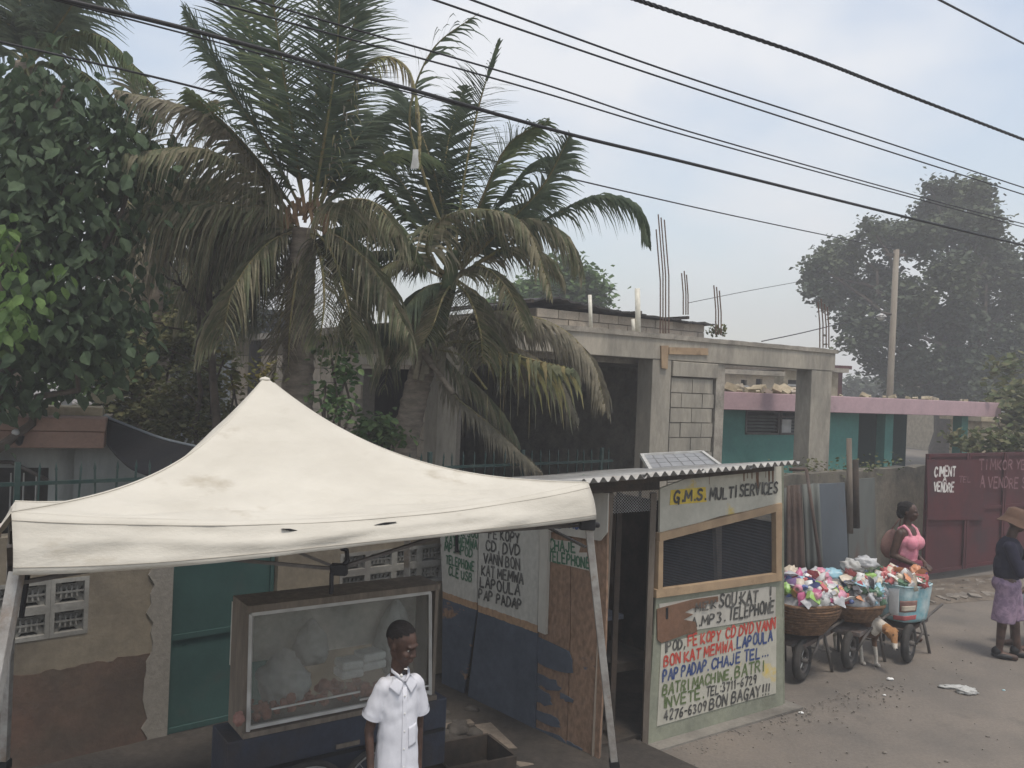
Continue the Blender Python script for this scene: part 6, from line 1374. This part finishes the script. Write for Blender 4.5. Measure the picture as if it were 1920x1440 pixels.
def barrow(label, px, D, rim_y, bot_y, rpx, wheel_px, ngoods, blabel, mat_b, cols, pile, where, sack=False):
    c = at(px, rim_y, D); zb_ = at(px, bot_y, D).z; R_ = rpx*D/FPX; w = gnd(*wheel_px); hd = V(-.62, -.78, 0).normalized(); ax = V(-hd.y, hd.x, 0)
    t = thing('wheelbarrow', label, 'wheelbarrow', (w.x, w.y, 0))
    wheel_geo(t, V(w.x, w.y, .2), ax, .20, .045, spokes=6, rimm='barsteel')
    cx = V(c.x, c.y, 0); tz = zb_-.03
    for s in (-1, 1):
        mb = MB(); mb.tube([V(w.x, w.y, .2)+ax*s*.07, V(w.x, w.y, .33)+ax*s*.12-hd*.05, cx+ax*s*.2+V(0, 0, tz), cx-hd*.75+ax*s*.26+V(0, 0, tz+.08)], .014, 7); mb.build('shaft', M['barsteel'], t)
        mb = MB(); mb.tube([cx-hd*.15+ax*s*.2+V(0, 0, tz), cx-hd*.32+ax*s*.24], .016, 7); mb.build('leg', M['barsteel'], t)
    mb = MB(); mb.tube([cx-hd*.30+ax*.235+V(0, 0, .2), cx-hd*.30-ax*.235+V(0, 0, .2)], .010, 6); mb.build('brace', M['barsteel'], t)
    mb = MB(); q = [cx+hd*.26+ax*.14+V(0, 0, tz-.08), cx+hd*.26-ax*.14+V(0, 0, tz-.08), cx-hd*.28-ax*.22+V(0, 0, tz-.03), cx-hd*.28+ax*.22+V(0, 0, tz-.03)]; mb.prism(q, (0, 0, .04)); mb.build('tray', M['rust'], t)
    # basket: coiled bowl with real coils
    hB = c.z-zb_; prof = []
    if not sack:
        b = thing('basket', blabel, 'basket', (c.x, c.y, zb_)); nco = 11
        mb = MB(); mb.smooth = True; mb.lathe((c.x, c.y, zb_), [(.01, 0)]+[(R_*(.55+.45*math.sin(k/10*math.pi/2)), hB*k/10) for k in range(11)], 40); mb.build('bowl', M['wicker'], b, solid=.012)
        for k in range(nco):
            f = (k+.5)/nco; rr = R_*(.55+.45*math.sin(f*math.pi/2))+.006; z = zb_+hB*f; mb = MB()
            mb.tube([V(c.x+rr*math.cos(a)*(1+.01*math.sin(9*a+k)), c.y+rr*math.sin(a), z+.006*math.sin(3*a+k)) for a in [2*math.pi*i/48 for i in range(49)]], hB/nco*.52, 6, False); mb.build('coil', M['wicker'], b)
        mb = MB(); mb.tube([V(c.x+(R_+.008)*math.cos(a), c.y+(R_+.008)*math.sin(a), c.z+.008*math.sin(4*a)) for a in [2*math.pi*i/48 for i in range(49)]], .018, 8, False); mb.build('rim', M['wicker'], b)
    else:
        b = thing('wrapped_basket', blabel, 'basket', (c.x, c.y, zb_)); mb = MB(); mb.smooth = True; g = []
        for k in range(13):
            f = k/12; row = []
            for i in range(49):
                a = 2*math.pi*i/48; rr = R_*(.86+.16*f**.7)*(1+.025*noise.noise(V(math.cos(a)*3, math.sin(a)*3, f*4))); sq = 1/max(abs(math.cos(a)), abs(math.sin(a)))**.45; row.append(V(c.x+rr*sq*math.cos(a+.5), c.y+rr*sq*math.sin(a+.5), zb_+hB*f+.012*noise.noise(V(a*2, f, 7))*f))
            g.append(row)
        mb.sheet(g); mb.build('sack_wrap', M['bluesack'], b, solid=.006)
        def skin_patch(a0, a1, f0, f1, m, off):
            g = []
            for k in range(7):
                f = f0+(f1-f0)*k/6; row = []
                for i in range(15):
                    a = a0+(a1-a0)*i/14; rr = R_*(.86+.16*f**.7)*(1+.025*noise.noise(V(math.cos(a)*3, math.sin(a)*3, f*4)))+off; sq = 1/max(abs(math.cos(a)), abs(math.sin(a)))**.45
                    row.append(V(c.x+rr*sq*math.cos(a+.5), c.y+rr*sq*math.sin(a+.5), zb_+hB*f+.012*noise.noise(V(a*2, f, 7))*f+.06*hB*(a-a0)))
                g.append(row)
            mb = MB(); mb.smooth = True; mb.sheet(g); mb.build('printed_label', m, b, solid=.002)
        skin_patch(3.75, 4.45, .28, .60, M['salmon'], .006); skin_patch(3.82, 4.38, .32, .46, M['pk cream'], .010); skin_patch(3.5, 4.5, .03, .16, M['pk red'], .006); skin_patch(3.3, 3.72, .1, .9, M['pk white'], .006)
        mb = MB(); mb.tube([V(c.x+(R_*1.02+.004)*math.cos(a)/max(abs(math.cos(a-.5)), abs(math.sin(a-.5)))**.45, c.y+(R_*1.02+.004)*math.sin(a)/max(abs(math.cos(a-.5)), abs(math.sin(a-.5)))**.45, c.z) for a in [2*math.pi*i/48 for i in range(49)]], .010, 6, False); mb.build('rim', M['bluesack'], b)
    # a dome of crumpled plastic under the goods
    mb = MB(); mb.smooth = True; mb.lathe((0, 0, 0), [(R_*.97*math.cos(a), pile*.72*math.sin(a)) for a in [k/9*math.pi/2 for k in range(10)]], 36)
    for v in mb.v: v += V(noise.noise(v*9), noise.noise(v*9+V(3, 0, 0)), noise.noise(v*9+V(0, 7, 0))*.8)*.035; v += V(c.x, c.y, c.z-.03)
    tag(mb.build('crumpled_plastic', M['clear']), 'crumpled clear plastic filling '+where, 'plastic wrap', kind='stuff')
    for i in range(ngoods):
        kind = r5.choice(('pouch', 'pouch', 'box', 'bottle', 'bag', 'pouch', 'roll', 'box', 'pouch')); col = r5.choice(cols)
        if kind == 'roll': col = r5.choice(('white', 'pink', 'cream'))
        a = r5.uniform(0, 2*math.pi) if r5.random() < .35 else r5.uniform(3.3, 6.1); rr = r5.random()**.38*1.0; p = V(c.x+R_*rr*math.cos(a), c.y+R_*rr*math.sin(a), c.z-.01+pile*.75*math.sqrt(max(0, 1-rr*rr))+r5.uniform(.0, .035))
        me_k = (kind, col, r5.randrange(2))
        if me_k not in _bm: _bm[me_k] = goods_mesh(kind, M['pk '+col], i)
        o = bpy.data.objects.new(KN[kind], _bm[me_k]); COL.objects.link(o); o.location = p; nv = V(math.cos(a)*rr, math.sin(a)*rr, .75).normalized()
        q = nv.to_track_quat('Z', 'Y').to_euler(); o.rotation_euler = q; o.rotation_euler.rotate(Euler((r5.uniform(-.7, .7), r5.uniform(-.7, .7), r5.uniform(0, 6)))); s = r5.uniform(.6, 1.15); o.scale = (s, s*r5.uniform(.8, 1.1), s)
        nm_ = {'pouch': 'pouch', 'box': 'small carton', 'bottle': 'plastic bottle', 'roll': 'paper roll', 'bag': 'crumpled bag'}[kind]
        sec = ('right', 'back right', 'back', 'back left', 'left', 'front left', 'front', 'front right')[int(((a+math.pi/8) % (2*math.pi))/(math.pi/4))]; lab = f'{col} {nm_} ' + ('on top of the heap' if rr < .45 else f'low at the {sec}' if rr > .86 else f'high at the {sec}') + f' in {where}'; plur = nm_.replace('pouch', 'pouche')+'s'; tag(o, lab, {'pouch': 'packet', 'box': 'carton', 'bottle': 'bottle', 'roll': 'paper roll', 'bag': 'bag'}[kind], f'{col} {plur} in {where}')
allc = list(CLR)
barrow('wheelbarrow under the big brown basket nearest the booth', 1500, 8.45, 1122, 1180, 72, (1502, 1276), 120, 'big brown wicker basket nearest the booth, piled with packets', None, ['silver', 'silver', 'white', 'silver', 'cream', 'pink', 'white', 'sky blue', 'lime green', 'black', 'purple', 'yellow', 'magenta', 'red', 'blue', 'white'], .32, 'the big basket beside the booth')
barrow('wheelbarrow under the shallow middle basket', 1602, 8.85, 1128, 1160, 50, (1592, 1254), 95, 'shallow brown basket in the middle, piled with packets', None, ['white', 'white', 'silver', 'cream', 'red', 'lime green', 'dark green', 'cream', 'black', 'orange', 'blue', 'silver', 'sky blue'], .38, 'the shallow middle basket')
barrow('wheelbarrow under the light blue wrapped basket', 1690, 9.2, 1090, 1156, 44, (1702, 1241), 40, 'basket wrapped in a printed light blue sack in front of the seated vendor', None, ['white', 'white', 'magenta', 'red', 'blue', 'orange', 'cream', 'dark green'], .15, 'the light blue wrapped basket', sack=True)
for i, (x, y, m, lb) in enumerate(((1622, 1050, 'clear', 'grey clear plastic bundle on top behind the middle basket'), (1600, 1056, 'bagwhite', 'white plastic bag on top of the middle basket heap'), (1560, 1072, 'pk sky blue', 'sky blue bag between the first and middle basket'), (1542, 1072, 'pk pink', 'pink bag on the right shoulder of the first heap'))):
    crumple(at(x, y+14, 8.85), (.11, .09, .06), m, lb, cat='bag', seed=20+i)

# ================================================================ PEOPLE
def place(x, y, rz, s=1): return Matrix.Translation((x, y, 0)) @ Matrix.Rotation(rz, 4, 'Z') @ Matrix.Scale(s, 4)
# ---- boy in white shirt. Local units: metres for a 1.5 m child, facing -Y
BX, BY = at(748, 1300, 4.25).x, 4.25
X = place(BX, BY, R(30), 1.0) @ Matrix.Diagonal((.85, .9, 1, 1))
boy = thing('person', 'boy in a white short sleeved school shirt standing before the glass food case', 'person', (BX, BY, 0))
Z0 = EYE-(1165-712)/FPX*4.25      # crown height
hs = .222; hc = V(.0, -.01, Z0-hs*.50-.0); sh = Z0-.285
HR = (Matrix.Rotation(R(30), 3, 'Z') @ Matrix.Rotation(R(13), 3, 'X'))
mb = MB(); head(mb, hc, hs, HR, .9)
cap_(mb, V(0, .02, sh+.02), hc+V(0, .015, -.06), .050, .046)
mb.ell((0, .0, sh-.10), (.095, .065, .16)); mb.ell((0, 0, sh-.32), (.085, .06, .14)); mb.ell((0, 0, sh-.48), (.095, .07, .10))
aL = [V(.112, 0, sh-.035), V(.150, .03, sh-.26), V(.140, -.01, sh-.47)]; aR = [V(-.112, 0, sh-.035), V(-.160, .04, sh-.25), V(-.165, -.03, sh-.45)]
for A in (aL, aR): cap_(mb, A[0], A[1], .036, .029); cap_(mb, A[1], A[2], .028, .020)
hand(mb, aL[2], V(-.05, -.1, -1), -1, V(-1, 0, 0), .82, .35); hand(mb, aR[2], V(.15, -.45, -.8), 1, V(1, -.2, 0), .82, .5)
for q in (-1, 1):
    cap_(mb, V(q*.065, 0, sh-.50), V(q*.072, -.01, .42), .068, .048); cap_(mb, V(q*.072, -.01, .42), V(q*.07, .01, .08), .045, .028); cap_(mb, V(q*.07, .02, .045), V(q*.08, -.12, .03), .035, .028)
me = remeshed(mb, .0055, 4); figure('body', me, [M['skin']], boy, X)
# cropped hair: cap over the skull
mb = MB(); mb.ell(hc+HR @ V(0, .045*hs, .150*hs), (.352*hs, .435*hs, .375*hs), 24, 18, HR)
fr = [f for f in mb.f]; keep = []
hv = [HR.transposed() @ (v-hc)/hs for v in mb.v]
mb2 = MB(); mb2.v = mb.v
for f in mb.f:
    c = sum((hv[i] for i in f), V(0, 0, 0))/len(f)
    if c.z > .20+.42*max(0, -c.y)**.8*1.15-.36*max(0, c.y): mb2.f.append(f); mb2.m.append(0); mb2.sm.append(True)
figure('hair', mb2.mesh('hair', M['hair']), [], boy, X)
for q in (-1, 1):
    for nm, r_, off, m in (('eye', .040, .004, 'eye'), ('pupil', .024, -.026, 'black')):
        mb = MB(); mb.ell(hc+HR @ (V(q*.125, -.325+off, .005)*hs), (r_*hs, r_*hs*.8, r_*hs*.55), 12, 8, HR); figure(nm, mb.mesh(nm, M[m]), [], boy, X)
# shirt
mb = MB(); mb.smooth = True
prof = [(.43, .150, .105), (.55, .150, .105), (.68, .146, .10), (.82, .143, .098), (.93, .142, .094), (1.0, .145, .090)]
pz = lambda f: (sh-.62)+(f-.43)/(1.0-.43)*.62
rings = [(sh-.66, .138, .120), (sh-.50, .134, .112), (sh-.34, .122, .098), (sh-.20, .114, .090), (sh-.10, .112, .085), (sh-.03, .104, .074), (sh+.008, .080, .062), (sh+.028, .055, .050)]
vs = []; n_ = 28
for z, a, b in rings:
    for j in range(n_): t = 2*math.pi*j/n_; vs.append(V(a*math.copysign(abs(math.cos(t))**.85, math.cos(t)), b*math.copysign(abs(math.sin(t))**.85, math.sin(t)), z))
fs = [(i*n_+j, i*n_+(j+1) % n_, (i+1)*n_+(j+1) % n_, (i+1)*n_+j) for i in range(len(rings)-1) for j in range(n_)]+[tuple(range(n_))[::-1], tuple((len(rings)-1)*n_+j for j in range(n_))]
mb.add(vs, fs)
def sleeve(a, b, r0, r1): mb.tube([a.lerp(b, t) for t in (0, .3, .6, .85, 1)], [r0, r0*1.02, (r0+r1)/2, r1, r1*1.04], 16)
for A, q in ((aL, 1), (aR, -1)):
    d = (A[1]-A[0]); mb.ell(A[0]+V(-q*.02, 0, .0), (.057, .054, .052)); sleeve(A[0]+V(-q*.008, 0, .005), A[0]+d*.66+V(q*.008, 0, 0), .048, .058)
def wr(p): return .006*noise.noise(V(p.x*9, p.y*9, p.z*3.2))+.0035*noise.noise(V(p.x*26+p.z*7, p.y*26, p.z*11))+.0016*math.sin(p.z*40+noise.noise(p*7)*6)
me = remeshed(mb, .0075, 3, wr)
from mathutils.bvhtree import BVHTree
BV = BVHTree.FromPolygons([v.co.copy() for v in me.vertices], [tuple(p.vertices) for p in me.polygons])
figure('shirt', me, [M['shirt']], boy, X)
# collar flaps, placket, pocket: laid on the shirt's own surface
def onshirt(x, z, off):
    h = BV.ray_cast(V(x, -1, z), V(0, 1, 0)); p = h[0] if h[0] is not None else V(x, -.05, z); return p+V(0, -off, 0)
def laid(nm, quad, off, n=8, dish=.0):
    g = []
    for a in range(n+1):
        row = []
        for b in range(n+1):
            u, w = a/n, b/n; p = (V(*quad[0])*(1-u)+V(*quad[1])*u)*(1-w)+(V(*quad[3])*(1-u)+V(*quad[2])*u)*w
            row.append(onshirt(p.x, p.y, off*(1+dish*w)))
        g.append(row)
    m_ = MB(); m_.smooth = True; m_.sheet(g); o = figure(nm, m_.mesh(nm, M['shirt']), [], boy, X); k = o.modifiers.new('t', 'SOLIDIFY'); k.thickness = .0035; k.offset = 0
zc = sh+.03
laid('collar', [(.004, zc-.030, 0), (.050, zc-.004, 0), (.090, zc-.045, 0), (.040, zc-.085, 0)], .005, dish=1.2)
laid('collar', [(-.004, zc-.030, 0), (-.050, zc-.004, 0), (-.090, zc-.045, 0), (-.040, zc-.085, 0)], .005, dish=1.2)
laid('pocket', [(.026, sh-.215, 0), (.084, sh-.205, 0), (.082, sh-.305, 0), (.028, sh-.315, 0)], .0035)
laid('placket', [(-.013, zc-.05, 0), (.013, zc-.05, 0), (.010, zc-.60, 0), (-.016, zc-.60, 0)], .003)
mb = MB()
for q in (-1, 1): mb.tube([V(q*.003, -.074, zc-.024), V(q*.034, -.052, zc+.004), V(q*.050, -.005, zc+.014), V(q*.034, .040, zc+.022), V(0, .052, zc+.024)], .008, 8)
figure('collar_band', mb.mesh('collar_band', M['shirt']), [], boy, X)
for k in range(5):
    p = onshirt(-.002, zc-.09-k*.085, .007); mb = MB(); mb.ell(p, (.0055, .002, .0055), 8, 6); figure('button', mb.mesh('button', M['foam']), [], boy, X)
for A in (aL, aR):
    d = (A[1]-A[0]).normalized(); c = A[0]+(A[1]-A[0])*.61+V(.008 if A is aL else -.008, 0, 0); mb = MB(); mb.tube([c-d*.010, c+d*.012], .0605, 20, False); figure('sleeve_cuff', mb.mesh('sleeve_cuff', M['shirt']), [], boy, X)
mb = MB()
for q in (-1, 1): mb.tube([V(q*.06, 0, sh-.55), V(q*.072, 0, .6), V(q*.075, 0, .44)], [.085, .08, .075], 14)
figure('shorts', mb.mesh('shorts', M['khaki']), [], boy, X)
p = at(757, 1261, 4.12); o = thing('small_toy', 'small black and white toy held against the boy\'s chin', 'toy', tuple(p)); mb = MB(); mb.ell(p, (.009, .007, .013), 10, 8); mb.build('toy_body', M['black'], o); mb = MB(); mb.ell(p+V(-.010, -.004, -.014), (.008, .007, .009), 10, 8); mb.ell(p+V(.010, -.002, .018), (.010, .006, .004), 10, 8); mb.build('toy_trim', M['foam'], o)

# ---- woman in pink top behind the barrows
WXp = at(1702, 1000, 9.75); X = place(WXp.x, 9.75, R(38))
wm = thing('person', 'woman in a pink tank top standing behind the light blue wrapped basket', 'person', (WXp.x, 9.75, 0)); H1 = 1.57
mb = MB(); hc = V(0, -.01, H1-.10); HRw = Matrix.Rotation(R(8), 3, 'Z'); head(mb, hc, .215, HRw, 1.1)
cap_(mb, V(0, .02, 1.28), hc+V(0, .01, -.06), .05, .046)
mb.ell((0, .01, 1.18), (.165, .10, .15)); mb.ell((0, 0, 1.0), (.14, .10, .16)); mb.ell((0, .01, .84), (.175, .125, .15))
for q in (-1, 1):
    mb.ell((q*.075, -.085, 1.13), (.07, .065, .07)); cap_(mb, V(q*.175, 0, 1.24), V(q*.215, .05, .99), .052, .042); cap_(mb, V(q*.215, .05, .99), V(q*.10, -.16, .90), .040, .026)
    hand(mb, V(q*.10, -.16, .90), V(-q*.5, -.8, -.25), -q, V(0, 0, -1), .95, .5)
    cap_(mb, V(q*.085, 0, .80), V(q*.085, -.01, .45), .09, .062); cap_(mb, V(q*.085, -.01, .45), V(q*.085, .02, .08), .056, .034); cap_(mb, V(q*.085, .03, .05), V(q*.10, -.14, .035), .042, .03)
me = remeshed(mb, .009, 3)
figure('body', me, [M['skin']], wm, X)
mb = MB(); mb.ell((0, .01, 1.15), (.175, .112, .13)); mb.ell((0, .0, 1.0), (.152, .112, .17)); mb.ell((0, .01, .90), (.17, .125, .09))
for q in (-1, 1): mb.ell((q*.075, -.088, 1.13), (.078, .072, .078)); mb.tube([V(q*.085, -.095, 1.19), V(q*.09, -.055, 1.275), V(q*.09, .0, 1.315), V(q*.085, .06, 1.28), V(q*.08, .09, 1.2)], .018, 8)
me = remeshed(mb, .010, 2, lambda p: .005*noise.noise(p*11)); figure('tank_top', me, [M['pinktop']], wm, X)
mb = MB(); mb.tube([V(0, 0, z) for z in (.42, .6, .75, .88, .93)], [.22, .215, .205, .178, .165], 20); me = remeshed(mb, .012, 2, lambda p: .01*noise.noise(V(p.x*14, p.y*14, p.z*3))); figure('skirt', me, [M['maroonskirt']], wm, X)
mb = MB(); mb.ell(hc+V(0, .03, .035), (.083, .10, .088)); mb.ell(hc+V(0, .10, -.02), (.05, .05, .07)); mb.ell(hc+V(0, .09, .06), (.06, .05, .05))
for k in range(7): mb.tube([hc+V(-.07+.023*k, .0, .085-abs(k-3)*.006), hc+V(-.07+.023*k, .07, .085-abs(k-3)*.006), hc+V((-.07+.023*k)*.6, .12, .03)], .012, 6)
me = remeshed(mb, .008, 1); figure('hair', me, [M['hair']], wm, X)
bagp = at(1672, 1020, 9.95); bg_ = thing('cloth_bag', 'salmon cloth bag hanging at the back of the woman in pink', 'bag', tuple(bagp-V(0, 0, .2)))
mb = MB(); mb.smooth = True; mb.ell((0, 0, 0), (1, 1, 1), 20, 14)
for v in mb.v: d = v.normalized(); k = 1+.15*noise.noise(d*3); w_ = 1.15-.3*d.z; v.x, v.y, v.z = bagp.x+d.x*.105*k*w_, bagp.y+d.y*.08*k, bagp.z+d.z*.17*k
mb.build('bag_body', M['salmon'], bg_)
mb = MB(); mb.tube([at(1672, 992, 9.95), at(1690, 968, 9.9), at(1686, 990, 9.95)], .008, 6); mb.build('strap', M['salmon'], bg_)
# ---- person with the bucket hat at the right edge, side-on facing right
HP = gnd(1884, 1232); X = place(HP.x, HP.y, R(62))
hp = thing('person', 'person in a brown bucket hat, dark jumper and lilac shorts at the right edge', 'person', (HP.x, HP.y, 0)); H2 = 1.62
HRh = Matrix.Rotation(R(6), 3, 'X'); hc = V(0, -.06, 1.47)
mb = MB(); head(mb, hc, .215, HRh, 1.1); cap_(mb, V(0, .0, 1.26), hc+V(0, .02, -.07), .055, .05); mb.ell((0, 0, 1.15), (.16, .11, .16)); mb.ell((0, .02, .92), (.15, .12, .18))
arms = {1: (V(.175, 0, 1.22), V(.20, -.12, .98), V(.06, -.24, 1.30)), -1: (V(-.175, 0, 1.22), V(-.21, -.10, .96), V(-.08, -.26, 1.22))}
for q in (-1, 1):
    a, b, c = arms[q]; cap_(mb, a, b, .05, .042); cap_(mb, b, c, .04, .027); hand(mb, c, (V(0, -.22, 1.42)-c), q, V(-q, .4, 0), .95, .7)
    f = -.12 if q > 0 else .06
    cap_(mb, V(q*.08, 0, .82), V(q*.09, f*.6, .46), .09, .062); cap_(mb, V(q*.09, f*.6, .46), V(q*.09, f, .08), .055, .036); cap_(mb, V(q*.09, f+.02, .045), V(q*.10, f-.15, .035), .04, .034)
me = remeshed(mb, .009, 3); figure('body', me, [M['skin']], hp, X)
mb = MB(); mb.ell((0, 0, 1.15), (.185, .135, .17)); mb.ell((0, .01, .98), (.175, .14, .22)); mb.ell((0, 0, 1.25), (.12, .09, .07))
for q in (-1, 1): a, b, c = arms[q]; cap_(mb, a, b, .066, .056); cap_(mb, b, b.lerp(c, .85), .055, .042)
me = remeshed(mb, .010, 2, lambda p: .007*noise.noise(p*10)); figure('jumper', me, [M['navytop']], hp, X)
mb = MB(); mb.ell((0, .01, .80), (.185, .15, .12))
for q in (-1, 1): f = -.12 if q > 0 else .06; mb.tube([V(q*.085, 0, .82), V(q*.09, f*.3, .62), V(q*.095, f*.6, .40)], [.115, .115, .118], 16)
me = remeshed(mb, .011, 2, lambda p: .009*noise.noise(V(p.x*12, p.y*12, p.z*5))); figure('shorts', me, [M['lilac']], hp, X)
mb = MB(); mb.smooth = True; mb.lathe((0, 0, 0), [(.001, .115), (.06, .112), (.10, .09), (.112, .02), (.118, 0), (.165, -.055), (.17, -.062), (.16, -.058), (.112, -.005), (.10, .02)], 26)
for v in mb.v: v.z += .012*math.sin(math.atan2(v.y, v.x)*3)*(1 if v.z < 0 else .2)
figure('bucket_hat', mb.mesh('bucket_hat', M['hat']), [], hp, X @ Matrix.Translation(hc+V(0, .01, .045)) @ Matrix.Rotation(R(14), 4, 'X'))
for q in (-1, 1):
    f = -.12 if q > 0 else .06; mb = MB(); mb.ell((q*.095, f-.05, .035), (.05, .13, .035)); mb.ell((q*.09, f+.02, .07), (.046, .055, .06)); figure('shoe', mb.mesh('shoe', M['black']), [], hp, X)
# ---- seated person partly out of frame at the right edge
sp2 = gnd(1925, 1215); X = place(sp2.x+.28, sp2.y+.05, R(-80))
st = thing('person', 'seated person in grey clothes mostly cut off by the right edge', 'person', (sp2.x+.28, sp2.y, 0))
mb = MB(); hc2 = V(0, -.02, 1.13); head(mb, hc2, .215, Matrix.Identity(3)); cap_(mb, V(0, .04, .94), hc2+V(0, .02, -.06), .05, .05); mb.ell((0, .05, .80), (.16, .1, .17)); mb.ell((0, .06, .58), (.16, .12, .16))
for q in (-1, 1):
    cap_(mb, V(q*.09, .03, .50), V(q*.11, -.38, .50), .085, .06); cap_(mb, V(q*.11, -.38, .49), V(q*.11, -.36, .08), .055, .035); cap_(mb, V(q*.11, -.33, .04), V(q*.12, -.50, .03), .04, .03)
    cap_(mb, V(q*.18, .04, .9), V(q*.21, -.06, .68), .048, .04); cap_(mb, V(q*.21, -.06, .68), V(q*.12, -.28, .60), .038, .026); hand(mb, V(q*.12, -.28, .60), V(0, -1, -.2), q, V(0, 0, -1), .95, .3)
me = remeshed(mb, .010, 3); figure('body', me, [M['skin']], st, X)
mb = MB(); mb.ell((0, .05, .80), (.185, .125, .18)); mb.ell((0, .06, .60), (.18, .14, .18))
for q in (-1, 1): cap_(mb, V(q*.18, .04, .9), V(q*.21, -.06, .68), .062, .055); cap_(mb, V(q*.09, .03, .50), V(q*.11, -.38, .50), .105, .085)
me = remeshed(mb, .011, 2, lambda p: .007*noise.noise(p*10)); figure('grey_clothes', me, [M['greycloth']], st, X)
mb = MB(); mb.ell(hc2+V(0, .02, .03), (.08, .1, .09)); figure('hair', mb.mesh('hair', M['hair']), [], st, X)
sto = thing('stool', 'small wooden stool under the seated person at the right edge', 'stool', (sp2.x+.28, sp2.y, 0))
Xm = X; mb = MB(); mb.box((0, 0, .40), (.34, .34, .04)); figure('seat', mb.mesh('seat', M['oldwood']), [], sto, Xm)
for a in (-1, 1):
    for b in (-1, 1): mb = MB(); mb.bar((a*.13, b*.13, .38), (a*.15, b*.15, 0), .035); figure('leg', mb.mesh('leg', M['oldwood']), [], sto, Xm)

# ---- dog stepping out between the barrows, head down
dp = gnd(1652, 1256); X = place(dp.x, dp.y+.02, R(16), 1.12)
dog = thing('dog', 'thin tan and white dog standing between the middle and the blue wrapped baskets', 'dog', (dp.x, dp.y, 0))
mb = MB(); by = .12
mb.ell((-.03, by+.03, .36), (.085, .14, .115)); mb.ell((-.06, by+.22, .37), (.075, .16, .095)); mb.ell((-.09, by+.42, .39), (.075, .12, .09))
cap_(mb, V(-.02, by-.03, .41), V(.025, by-.17, .37), .062, .048)        # neck, lowered
hd_ = V(.035, by-.21, .345); mb.ell(hd_, (.052, .058, .05)); cap_(mb, hd_+V(-.005, -.03, -.02), hd_+V(-.022, -.07, -.095), .034, .022); mb.ell(hd_+V(-.024, -.082, -.107), (.019, .018, .016))
for q in (-1, 1): cap_(mb, hd_+V(q*.040, .015, .035), hd_+V(q*.066, .0, .022), .020, .009, 8)
for q, f in ((1, -.02), (-1, .05)):
    s0 = V(q*.052-.02, by+f, .33); el_ = V(q*.055-.02, by+f+.04, .22); wr_ = V(q*.052-.02, by+f-.0, .10); cap_(mb, s0, el_, .040, .026); cap_(mb, el_, wr_, .024, .017); cap_(mb, wr_, V(q*.05-.02, by+f-.01, .025), .017, .016); cap_(mb, V(q*.05-.02, by+f-.005, .016), V(q*.05-.02, by+f-.045, .014), .020, .016)
    h0_ = V(q*.055-.09, by+.46, .36); kn = V(q*.06-.085, by+.36, .24); hk = V(q*.058-.09, by+.50, .13); cap_(mb, h0_, kn, .055, .034); cap_(mb, kn, hk, .030, .018); cap_(mb, hk, V(q*.058-.09, by+.475, .025), .017, .016); cap_(mb, V(q*.058-.09, by+.47, .016), V(q*.058-.09, by+.43, .014), .02, .016)
tl = [V(-.10, by+.52, .42), V(-.12, by+.60, .40), V(-.15, by+.66, .34), V(-.17, by+.68, .28)]
for a, b in zip(tl, tl[1:]): cap_(mb, a, b, .020, .016, 8)
me = remeshed(mb, .007, 3)
def dogm(p):
    if p.z < .17 or (p.y < by-.075 and p.y > by-.155): return 1
    if p.y <= by-.155: return 1 if p.z < .285 else 0
    return 2
figure('body', me, [M['dogtan'], M['dogwhite'], M['dogbrown']], dog, X, dogm)
for q in (-1, 1): mb = MB(); mb.ell(hd_+V(q*.026, -.048, .008), (.007, .006, .006), 8, 6); figure('eye', mb.mesh('eye', M['black']), [], dog, X)
mb = MB(); mb.ell(hd_+V(-.026, -.099, -.106), (.010, .008, .008), 8, 6); figure('nose', mb.mesh('nose', M['black']), [], dog, X)

# ================================================================ AIR
HAZE = .0065
hzm = bpy.data.materials.new('haze_air'); hzm.use_nodes = True; t = hzm.node_tree; t.nodes.clear()
o_ = N(t, 'ShaderNodeOutputMaterial'); pv = N(t, 'ShaderNodeVolumePrincipled'); pv.inputs['Color'].default_value = (.92, .92, .94, 1); pv.inputs['Density'].default_value = HAZE; L(t, pv.outputs[0], o_.inputs['Volume'])
if HAZE > 0:
    mb = MB(); mb.box((0, 80, 9.5), (304, 204, 21)); mb.build('haze', hzm, kind='stuff')
